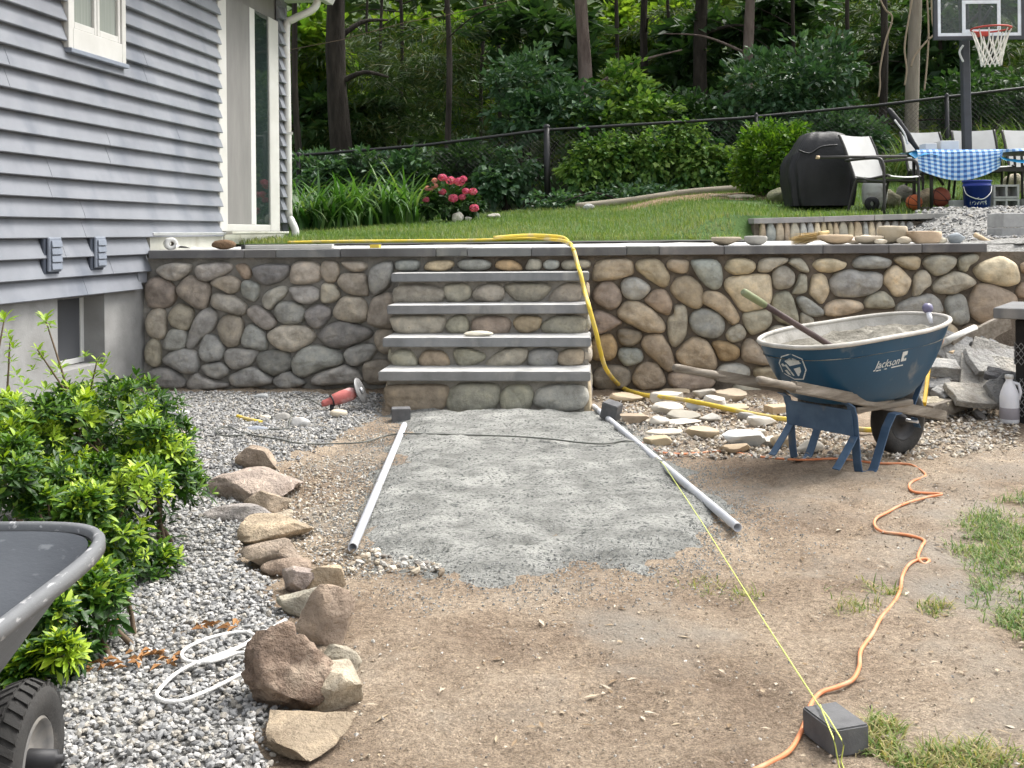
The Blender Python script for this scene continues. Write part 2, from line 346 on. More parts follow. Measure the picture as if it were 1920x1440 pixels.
PMAT = {}
def link(name, me, mat, parent=None, world=True):
    o = bpy.data.objects.new(name, me); COL.objects.link(o)
    if mat is not None and not me.materials: me.materials.append(M[mat] if isinstance(mat, str) else mat)
    if parent is not None:
        o.parent = parent
        if world and parent.name in PMAT: o.matrix_parent_inverse = PMAT[parent.name].inverted()
    return o
def thing(name, label, cat, loc=(0, 0, 0), rotz=0.0, group=None):
    o = bpy.data.objects.new(name, None); COL.objects.link(o); o.empty_display_size = .1
    o.location = loc; o.rotation_euler = (0, 0, rotz)
    PMAT[o.name] = Matrix.Translation(Vector(loc)) @ Matrix.Rotation(rotz, 4, 'Z')
    return tag(o, label, cat, group)
def tag(o, label, cat=None, group=None, kind=None):
    o['label'] = label; kind = kind or 'thing'
    if cat: o['category'] = cat
    if group: o['group'] = group
    if kind: o['kind'] = kind
    return o
def struct(o, label=None):
    o['kind'] = 'structure'
    if label: o['label'] = label
    return o
def npmesh(name, V, Fs, smooth=False, rnd=None, tint=None):
    """V (n,3); Fs (m,k) with a constant k"""
    me = bpy.data.meshes.new(name); V = np.asarray(V, np.float32); Fs = np.asarray(Fs, np.int32); m, k = Fs.shape
    me.vertices.add(len(V)); me.vertices.foreach_set('co', V.ravel())
    me.loops.add(m*k); me.loops.foreach_set('vertex_index', Fs.ravel())
    me.polygons.add(m); me.polygons.foreach_set('loop_start', np.arange(0, m*k, k, dtype=np.int32))
    if rnd is not None:
        a = me.attributes.new('rnd', 'FLOAT', 'POINT'); a.data.foreach_set('value', np.asarray(rnd, np.float32))
    if tint is not None:
        a = me.attributes.new('tint', 'FLOAT_COLOR', 'POINT'); c = np.ones((len(V), 4), np.float32); c[:, :3] = tint; a.data.foreach_set('color', c.ravel())
    me.update(calc_edges=True)
    me.polygons.foreach_set('use_smooth', np.full(m, bool(smooth)))
    me.validate(); return me
def nrm(a): return a/(np.linalg.norm(a, axis=1, keepdims=True)+1e-9)

def leaf_mesh(name, P, D, N, L, W, rnd, fine=False, fold=.25):
    """leaves as folded blades: P base points, D along, N up"""
    P, D, N = np.asarray(P, float), nrm(np.asarray(D, float)), np.asarray(N, float)
    S = nrm(np.cross(D, N)); N = np.cross(S, D); n = len(P)
    L = np.broadcast_to(np.asarray(L, float).reshape(-1, 1), (n, 1)); W = np.broadcast_to(np.asarray(W, float).reshape(-1, 1), (n, 1))
    if not fine:
        V = np.stack([P, P+D*L*.5-S*W*.5+N*W*fold, P+D*L, P+D*L*.5+S*W*.5+N*W*fold], 1).reshape(-1, 3)
        b = np.arange(n)[:, None]*4; Fq = np.concatenate([b+[[0, 2, 1]], b+[[0, 3, 2]]], 0)
        return npmesh(name, V, Fq, False, np.repeat(rnd, 4))
    dr = -N*L*.10
    V = np.stack([P, P+D*L*.35-S*W*.45+N*W*fold, P+D*L*.4, P+D*L*.35+S*W*.45+N*W*fold,
                  P+D*L*.72-S*W*.40+N*W*fold+dr*.4, P+D*L*.75+dr*.4, P+D*L*.72+S*W*.40+N*W*fold+dr*.4, P+D*L+dr], 1).reshape(-1, 3)
    b = np.arange(n)[:, None]*8
    Fq = np.concatenate([b+[[0, 2, 1]], b+[[0, 3, 2]], b+[[1, 2, 5]], b+[[1, 5, 4]], b+[[2, 3, 6]], b+[[2, 6, 5]], b+[[4, 5, 7]], b+[[5, 6, 7]]], 0)
    return npmesh(name, V, Fq, True, np.repeat(rnd, 8))
def strip_mesh(name, P, A, L, W, bend, lean, rnd, seg=3):
    """grass or strap blades: base P, azimuth A, length L, width W, bend"""
    n = len(P); P = np.asarray(P, float); dirv = np.stack([np.cos(A), np.sin(A), np.zeros(n)], 1); sidev = np.stack([-np.sin(A), np.cos(A), np.zeros(n)], 1)
    rows = []; ang = np.asarray(lean, float).copy()*np.ones(n); cur = P.copy()
    for k in range(seg+1):
        f = k/seg; wd = (W*(1-f**2.2)+.0006)[:, None]*.5
        rows += [cur-sidev*wd, cur+sidev*wd]
        st = (L/seg)[:, None]; cur = cur+dirv*np.sin(ang)[:, None]*st+np.array([[0, 0, 1.]])*np.cos(ang)[:, None]*st
        ang = ang+bend/seg
    V = np.stack(rows, 1).reshape(-1, 3); q = 2*(seg+1); b = np.arange(n)[:, None]*q
    Fq = np.concatenate([b+[[2*k, 2*k+1, 2*k+3, 2*k+2]] for k in range(seg)], 0)
    return npmesh(name, V, Fq, True, np.repeat(rnd, q))
_ico = None
def ico(sub):
    bm = bmesh.new(); bmesh.ops.create_icosphere(bm, subdivisions=sub, radius=1); bm.verts.ensure_lookup_table()
    V = np.array([v.co[:] for v in bm.verts]); Fc = np.array([[v.index for v in f.verts] for f in bm.faces]); bm.free(); return V, Fc
ICO = {k: ico(k) for k in (1, 2, 3, 4)}
OCT = (np.array([[1, 0, 0], [0, 1, 0], [-1, 0, 0], [0, -1, 0], [0, 0, 1], [0, 0, -1]], float),
       np.array([[0, 1, 4], [1, 2, 4], [2, 3, 4], [3, 0, 4], [1, 0, 5], [2, 1, 5], [3, 2, 5], [0, 3, 5]]))
def pebbles(name, P, S, mat, tint, base, flat=.6, jit=.28, seed=1):
    r = np.random.default_rng(seed); V0, F0 = base; n = len(P); k = len(V0)
    V = V0[None]*(1+jit*(r.random((n, k, 1))-.5)*2)
    V = V*np.stack([S, S*(.55+.35*r.random(n)), S*flat*(.6+.6*r.random(n))], 1)[:, None, :]
    a = r.random(n)*6.28; tl = r.normal(0, .45, n)
    ca, sa, ct, st = np.cos(a), np.sin(a), np.cos(tl), np.sin(tl)
    x, y, z = V[..., 0], V[..., 1], V[..., 2]
    x, z = x*ct[:, None]+z*st[:, None], -x*st[:, None]+z*ct[:, None]
    x, y = x*ca[:, None]-y*sa[:, None], x*sa[:, None]+y*ca[:, None]
    V = np.stack([x, y, z], -1)+np.asarray(P)[:, None, :]
    Fc = (F0[None]+(np.arange(n)*k)[:, None, None]).reshape(-1, 3)
    me = npmesh(name, V.reshape(-1, 3), Fc, False, None, np.repeat(tint, k, axis=0))
    return link(name, me, mat)

def fnoise(p, s, seed=0): return mnoise.noise(Vector((p[0]*s+seed*13.7, p[1]*s-seed*5.1, p[2]*s+seed*3.3)))
def rock_mesh(name, dims, seed, cuts=7, cutd=(.62, .92), rough=.10, sub=3, flats=(), pit=0.0, sharp=0):
    r = random.Random(seed); V, Fc = ICO[sub]; V = V.copy()
    pl = [(Vector((r.gauss(0, 1), r.gauss(0, 1), r.gauss(0, 1))).normalized(), r.uniform(*cutd)) for _ in range(cuts)]
    pl += [(Vector(nv).normalized(), d) for nv, d in flats]
    for nv, d in pl:
        nv = np.array(nv); k = V @ nv; over = np.clip(k-d, 0, None); V = V-over[:, None]*nv[None]*.94
    out = []
    for p in V:
        a = fnoise(p, 1.4, seed)*rough*1.5+fnoise(p, 4.0, seed+1)*rough*.6+fnoise(p, 9, seed+2)*rough*.25
        if pit: a -= pit*max(0, fnoise(p, 5.0, seed+5))+pit*.7*max(0, fnoise(p, 10.0, seed+6))
        out.append(p*(1+a))
    V = np.array(out); lo, hi = V.min(0), V.max(0); V = (V-(lo+hi)/2)/(hi-lo)*np.array(dims)
    me = npmesh(name, V, Fc, True)
    if sharp: me.set_sharp_from_angle(angle=math.radians(sharp))
    return me
def catmull(pts, k=6, closed=False):
    pts = [Vector(p) for p in pts]; n = len(pts); out = []
    g = (lambda i: pts[i % n]) if closed else (lambda i: pts[max(0, min(n-1, i))])
    for i in range(n if closed else n-1):
        p0, p1, p2, p3 = g(i-1), g(i), g(i+1), g(i+2)
        for j in range(k):
            t = j/k
            out.append(.5*((2*p1)+(-p0+p2)*t+(2*p0-5*p1+4*p2-p3)*t*t+(-p0+3*p1-3*p2+p3)*t**3))
    if not closed: out.append(pts[-1])
    return out
def ground_line(px, r, lift=0.0, k=6):
    """pixels on the lower yard -> a smooth line lying on it"""
    pts = []
    for q in px:
        p = gp(q[0], q[1]); z = gz1(p.x, p.y)+r+lift+(q[2] if len(q) > 2 else 0); p = gp(q[0], q[1], z); pts.append(p)
    return catmull(pts, k)
def textmesh(s, size, shear=0.0, extrude=.0006):
    c = bpy.data.curves.new('t', 'FONT'); c.body = s; c.size = size; c.shear = shear; c.extrude = extrude; c.align_x = 'CENTER'; c.align_y = 'CENTER'
    o = bpy.data.objects.new('t', c); COL.objects.link(o); dg = bpy.context.evaluated_depsgraph_get()
    me = bpy.data.meshes.new_from_object(o.evaluated_get(dg)); bpy.data.objects.remove(o); bpy.data.curves.remove(c); me.materials.clear(); return me

# ---------------------------------------------------------------- ground of the lower yard
def dirtmat():
    m, n, l, p = _new('dirt')
    tc = n.new('ShaderNodeTexCoord')
    def noise(s, d=6, rg=.6):
        x = n.new('ShaderNodeTexNoise'); x.inputs['Scale'].default_value = s; x.inputs['Detail'].default_value = d; x.inputs['Roughness'].default_value = rg
        l.new(tc.outputs['Object'], x.inputs['Vector']); return x
    a = noise(1.3, 5); r1 = ramp(n, [(.28, .215, .158), (.375, .298, .222), (.47, .385, .295)], [.38, .5, .62]); l.new(a.outputs['Fac'], r1.inputs[0])
    b = noise(46, 4, .7); r2 = ramp(n, [(.66, .64, .61), (1, 1, 1), (1.35, 1.33, 1.28)], [.36, .52, .70]); l.new(b.outputs['Fac'], r2.inputs[0])
    mm = n.new('ShaderNodeMixRGB'); mm.blend_type = 'MULTIPLY'; mm.inputs[0].default_value = .85; l.new(r1.outputs[0], mm.inputs[1]); l.new(r2.outputs[0], mm.inputs[2])
    b2 = noise(170, 3, .7); r3 = ramp(n, [(.5, .48, .46), (1, 1, 1), (1.55, 1.5, 1.42)], [.34, .5, .68]); l.new(b2.outputs['Fac'], r3.inputs[0])
    m3 = n.new('ShaderNodeMixRGB'); m3.blend_type = 'MULTIPLY'; m3.inputs[0].default_value = .8; l.new(mm.outputs[0], m3.inputs[1]); l.new(r3.outputs[0], m3.inputs[2]); mm = m3
    c = noise(.85, 5); mr = n.new('ShaderNodeMapRange'); mr.inputs[1].default_value = .50; mr.inputs[2].default_value = .66; l.new(c.outputs['Fac'], mr.inputs[0])
    mg = n.new('ShaderNodeMixRGB'); mg.inputs[2].default_value = (.36, .325, .275, 1); l.new(mr.outputs[0], mg.inputs[0]); l.new(mm.outputs[0], mg.inputs[1])
    d = noise(3.2, 6); md = n.new('ShaderNodeMapRange'); md.inputs[1].default_value = .60; md.inputs[2].default_value = .72; l.new(d.outputs['Fac'], md.inputs[0])
    mk = n.new('ShaderNodeMixRGB'); mk.inputs[2].default_value = (.27, .21, .157, 1); l.new(md.outputs[0], mk.inputs[0]); l.new(mg.outputs[0], mk.inputs[1])
    l.new(mk.outputs[0], p.inputs['Base Color']); p.inputs['Roughness'].default_value = .96; p.inputs['Specular IOR Level'].default_value = .15
    e = noise(70, 8, .72); bp = n.new('ShaderNodeBump'); bp.inputs['Strength'].default_value = 1.0; bp.inputs['Distance'].default_value = .03
    l.new(e.outputs['Fac'], bp.inputs['Height']); l.new(bp.outputs[0], p.inputs['Normal']); return m
M['dirt'] = dirtmat()
def grid(name, xs, ys, zf, mat, keep=None):
    X, Y = np.meshgrid(xs, ys, indexing='xy'); Z = zf(X, Y); nx, ny = len(xs), len(ys)
    V = np.stack([X, Y, Z], -1).reshape(-1, 3); i = np.arange(nx-1)[None, :]+nx*np.arange(ny-1)[:, None]
    Fq = np.stack([i, i+1, i+nx+1, i+nx], -1).reshape(-1, 4)
    if keep is not None:
        k = keep(V)[Fq].any(1); Fq = Fq[k]; used = np.unique(Fq); mp = np.full(len(V), -1); mp[used] = np.arange(len(used)); V = V[used]; Fq = mp[Fq]
    return link(name, npmesh(name, V, Fq, True), mat)
GX = np.concatenate([np.array([-60, -30, -15, -8, -5]), np.arange(-4, 4.6, .028), np.array([5, 8, 15, 30, 60])])
GY = np.concatenate([np.array([-40, -20, -8, -3, 0, 1]), np.arange(1.7, 8.9, .030), np.array([9.05])])
struct(grid('ground', GX, GY, lambda x, y: gz(x, y)+.020*fbm(x, y, 12, 3, 8)+.012*fbm(x, y*1.2, 4.5, 2, 9), 'dirt'), 'trodden tan dirt of the yard in front of the stone wall')

# stone dust laid for the path
PATH = gpoly([(728, 772), (745, 815), (700, 930), (668, 1025), (720, 1050), (800, 1060), (880, 1088), (990, 1084), (1080, 1058), (1190, 1052), (1290, 1025), (1385, 985), (1250, 865), (1140, 772)])
_px = np.array(PATH)
def pathz(x, y):
    s = sdist(x.ravel(), y.ravel(), PATH).reshape(x.shape)+.22*fbm(x, y, 3.0, 6, 21)
    ys = y*1.0
    return gz(x, y)-.018+.052*sstep(-.16, .22, s)+.026*fbm(x*.75, ys*1.6, 5.0, 3, 22)*sstep(0, .3, s)+.016*fbm(x*.8, y*1.3, 14, 4, 23)*sstep(-.05, .2, s)+.020*fbm(x*1.1, y*2.8, 6.5, 3, 24)*sstep(0, .25, s)
XS = np.arange(_px[:, 0].min()-.2, _px[:, 0].max()+.2, .016); YS = np.arange(_px[:, 1].min()-.2, 7.75, .02)
struct(grid('path', XS, YS, pathz, 'dust', lambda V: sdist(V[:, 0], V[:, 1], PATH) > -.17), 'freshly raked grey stone dust bed between two pipes, leading to the steps')

DUSTE = [(p_[0], p_[1]) for p_ in PATH]
# gravel
GRAV = gpoly([(262, 738), (300, 735), (722, 738), (716, 778), (610, 842), (535, 870), (490, 905), (470, 985), (490, 1060), (555, 1120), (590, 1190), (540, 1240), (560, 1330), (540, 1440), (500, 1700), (-330, 1700), (-200, 900), (0, 775)])
def scatter(poly, n, seed, ymin=None, dens=None):
    r = np.random.default_rng(seed); p = np.array(poly); lo, hi = p.min(0), p.max(0); out = []; tot = 0
    while tot < n:
        q = lo+(hi-lo)*r.random((n*2, 2)); q = q[inpoly(q[:, 0], q[:, 1], poly)]
        if dens is not None: q = q[r.random(len(q)) < dens(q[:, 0], q[:, 1])]
        out.append(q); tot += len(q)
    return np.concatenate(out)[:n]
def gravbed(x, y):
    s = sdist(x.ravel(), y.ravel(), GRAV).reshape(x.shape)+.10*fbm(x, y, 3, 3, 31)
    return gz(x, y)-.02+.030*sstep(-.08, .10, s)+.015*fbm(x, y, 5, 3, 32)
_g = np.array(GRAV)
M['gravelbed'] = surf('gravelbed', [(.12, .115, .105), (.24, .235, .22), (.40, .395, .37)], scale=40, rough=.95, bump=1.0, bscale=60, bdist=.015)
struct(grid('gravel_bed', np.arange(-4.2, _g[:, 0].max()+.2, .04), np.arange(1.5, 8.78, .04), gravbed, 'gravelbed', lambda V: sdist(V[:, 0], V[:, 1], GRAV) > -.1), 'grey gravel bed along the house')
M['pebble'] = surf('pebble', [(.8, .8, .8), (1.1, 1.1, 1.1)], scale=30, rough=.85, bump=0, attr=True, spec=.25)
GREYS = np.array([(.44, .435, .42), (.37, .365, .35), (.29, .29, .285), (.22, .22, .22), (.48, .465, .44), (.40, .37, .32), (.33, .33, .325)])
TANS = np.array([(.50, .43, .33), (.58, .52, .42), (.36, .29, .21), (.46, .44, .40), (.28, .25, .22), (.60, .56, .50)])
def stones_at(name, q, smin, smax, pal, base, seed, zf, flat=.6, lift=.3, jit=.28):
    r = np.random.default_rng(seed); S = (smin+(smax-smin)*r.random(len(q))**1.6)*.5
    z = zf(q[:, 0], q[:, 1])+S*lift+.010*r.random(len(q))
    t = pal[r.integers(0, len(pal), len(q))]*(.72+.32*r.random((len(q), 1)))
    return pebbles(name, np.column_stack([q, z]), S, 'pebble', t, base, flat, jit, seed)
q = scatter(GRAV, 50000, 41, dens=lambda x, y: np.clip(sdist(x, y, GRAV)/.15+.15, .1, 1)*np.clip(1.25-.09*y, .45, 1))
o = stones_at('gravel', q[q[:, 1] < 4.6], .010, .028, GREYS, ICO[1], 42, gravbed); tag(o, 'loose grey and white gravel around the shrubs and black wheelbarrow', 'gravel', kind='stuff')
o2 = stones_at('gravel', q[q[:, 1] >= 4.6], .012, .038, GREYS, OCT, 43, gravbed); tag(o2, 'grey gravel strewn between the left stone wall and the shrub', 'gravel', kind='stuff')
TANP = gpoly([(440, 840), (725, 810), (690, 930), (650, 1050), (760, 1062), (700, 1090), (560, 1050), (520, 960), (460, 890)])
q = scatter(TANP, 3600, 44, dens=lambda x, y: np.clip(.45+2.2*fbm(x, y, 1.6, 3, 77), .02, 1))
o = stones_at('pebbles', q, .005, .022, TANS, ICO[1], 45, lambda x, y: gz(x, y), lift=-.1); tag(o, 'tan pea gravel between the border rocks and the left pipe', 'gravel', kind='stuff')
TANR = gpoly([(1110, 745), (1440, 745), (1560, 800), (1700, 860), (1640, 800), (1745, 765), (1900, 760), (1915, 840), (1800, 860), (1690, 868), (1440, 862), (1240, 862)])
q = scatter(TANR, 5200, 46)
o = stones_at('pebbles', q, .012, .045, TANS, OCT, 47, lambda x, y: gz(x, y)); tag(o, 'tan gravel and chips under the blue wheelbarrow and beside the pillar', 'gravel', kind='stuff')
DIRTP = gpoly([(560, 1060), (1400, 990), (1740, 860), (1990, 800), (2100, 1500), (500, 1600)])
q = scatter(DIRTP, 5000, 48)
o = stones_at('pebbles', q, .003, .015, np.concatenate([TANS*.95, TANS*.8, np.array([(.34, .27, .20)]*5)]), OCT, 49, lambda x, y: gz(x, y), lift=.2); tag(o, 'small stones and crumbs trodden into the open dirt', 'pebbles', kind='stuff')
# crumbs along the front edge of the stone dust and the far bare soil
EDGE = gpoly([(650, 1035), (720, 1042), (840, 1062), (830, 1085), (740, 1078), (650, 1075)])
q = scatter(EDGE, 130, 50); o = stones_at('pebbles', q, .008, .04, TANS*.9, ICO[1], 51, lambda x, y: gz(x, y)); tag(o, 'tan pebbles scraped up beside the open end of the left pipe', 'pebbles', kind='stuff')

r = np.random.default_rng(52); q = np.column_stack([_px[:, 0].min()-.3+(np.ptp(_px[:, 0])+.6)*r.random(90000), _px[:, 1].min()-.35+(np.ptp(_px[:, 1])+.3)*r.random(90000)])
sdv = sdist(q[:, 0], q[:, 1], PATH)+.22*fbm(q[:, 0], q[:, 1], 3.0, 6, 21); q = q[(sdv > -.55) & (sdv < .16) & (r.random(len(q)) < np.exp(-np.abs(sdv+.06)/.13)) & (q[:, 1] < 7.2)]
o = stones_at('stone_dust', q, .003, .013, np.array([(.30, .31, .295), (.24, .25, .24), (.36, .365, .35), (.20, .205, .20)]), OCT, 53, lambda x, y: np.maximum(gz(x, y)+.004, pathz(x, y)), lift=.1); tag(o, 'loose grit of stone dust spilling past the edge of the path bed', 'grit', kind='stuff')

# ---------------------------------------------------------------- upper ground
M['hillside'] = surf('hillside', [(.02, .036, .012), (.04, .066, .02), (.075, .105, .03)], scale=2.5, rough=.97, bump=.8, bscale=8, bdist=.1)
LX = np.concatenate([np.array([-80, -40, -20, -10, -6]), np.arange(-4, 9, .14), np.array([10, 14, 20, 40, 80])])
LY = np.concatenate([np.arange(8.62, 17.2, .12)])
WA = math.radians(4.5)
W0 = gp(270, 727); WDX = Vector((math.cos(WA), -math.sin(WA), 0)); WN = Vector((-math.sin(WA), -math.cos(WA), 0))   # wall origin, along, outwards
def wallp(s, off, z): p = W0+WDX*s+WN*off; return Vector((p.x, p.y, z))
def ws(u, v, off=0.0):
    p = onplane(u, v, W0+WN*off, WN); return (p-W0).dot(WDX), p.z
def uppermask(V):
    d = (V[:, 0]-W0.x)*WN.x+(V[:, 1]-W0.y)*WN.y
    return d < -.30
struct(grid('lawn', LX, LY, lambda x, y: lz(x, y)-.006, 'lawnsoil', lambda V: uppermask(V) & (V[:, 1] > 10.4) & ~((V[:, 0] > 2.35) & (V[:, 1] < 10.86))), 'green lawn sloping up behind the stone wall')
o = grid('woodland_ground', np.concatenate([np.array([-120, -60, -30]), np.arange(-20, 30, .8), np.array([40, 70, 120])]), np.concatenate([np.arange(16.4, 34, .6), np.arange(34, 110, 6)]), lambda x, y: lz(x, np.maximum(y, 16.4))-.03+.1*fbm(x, y, .5, 3, 3), 'hillside')
struct(o, 'shaded woodland floor rising behind the fence')
# patio surface behind the wall cap
def pz(x, y): return 1.128+.02*np.clip((y-8.9)/2, 0, 1.5)+.006*fbm(x, y, 6, 3, 61)
struct(grid('patio', np.arange(-3.3, 7.0, .06), np.arange(7.9, 11.0, .06), pz, 'patio', lambda V: uppermask(V) & (V[:, 1] < 10.95)), 'pale gritty patio base behind the wall cap')
# grey grit bank right of the small wall
def bank(x, y): return 1.16+.30*sstep(9.4, 11.2, y)*sstep(3.7, 4.5, x)+.03*fbm(x, y, 4, 4, 62)-.06*(1-sstep(3.4, 3.9, x))-.10*(1-sstep(.05, .42, -((x-W0.x)*WN.x+(y-W0.y)*WN.y)))
struct(grid('grit_bank', np.arange(3.3, 7.5, .05), np.arange(7.9, 11.5, .05), bank, 'gravelbed', lambda V: (((V[:, 0]-W0.x)*WN.x+(V[:, 1]-W0.y)*WN.y) < -.04) & ((V[:, 0] > 3.70) | uppermask(V))), 'bank of grey crushed stone at the right end of the patio')
q = np.column_stack([3.5+2.2*RNG.random(2600), 8.9+2.6*RNG.random(2600)])
o = stones_at('crushed_stone', q, .02, .06, GREYS, OCT, 63, bank); tag(o, 'pale crushed stone on the bank beside the concrete blocks', 'gravel', kind='stuff')

# lawn grass
r = np.random.default_rng(71); n = 62000
gx = -4.3+11.5*r.random(n); gy = 10.6+5.6*r.random(n)**1.25
thin = fbm(gx, gy, .9, 3, 72)
ok = (thin+.5 > .25*r.random(n)) & ~((gx > 3.7) & (gy < 12.6) & (r.random(n) < .9)) & ~((gx > 2.3) & (gy < 10.98)) & (gy < 16.0+.10*gx)
gx, gy, thin = gx[ok], gy[ok], thin[ok]; n = len(gx)
me = strip_mesh('grass', np.column_stack([gx, gy, lz(gx, gy)-.01]), r.random(n)*6.28, .035+.05*r.random(n), .005+.004*r.random(n), .5+.9*r.random(n), .1+.3*r.random(n), np.clip(.35+.5*r.random(n)+.35*thin+np.where(gy < 11.2, .15, 0), 0, 1), 2)
tag(link('grass', me, 'grass'), 'mown green grass of the upper lawn', 'grass', kind='stuff')

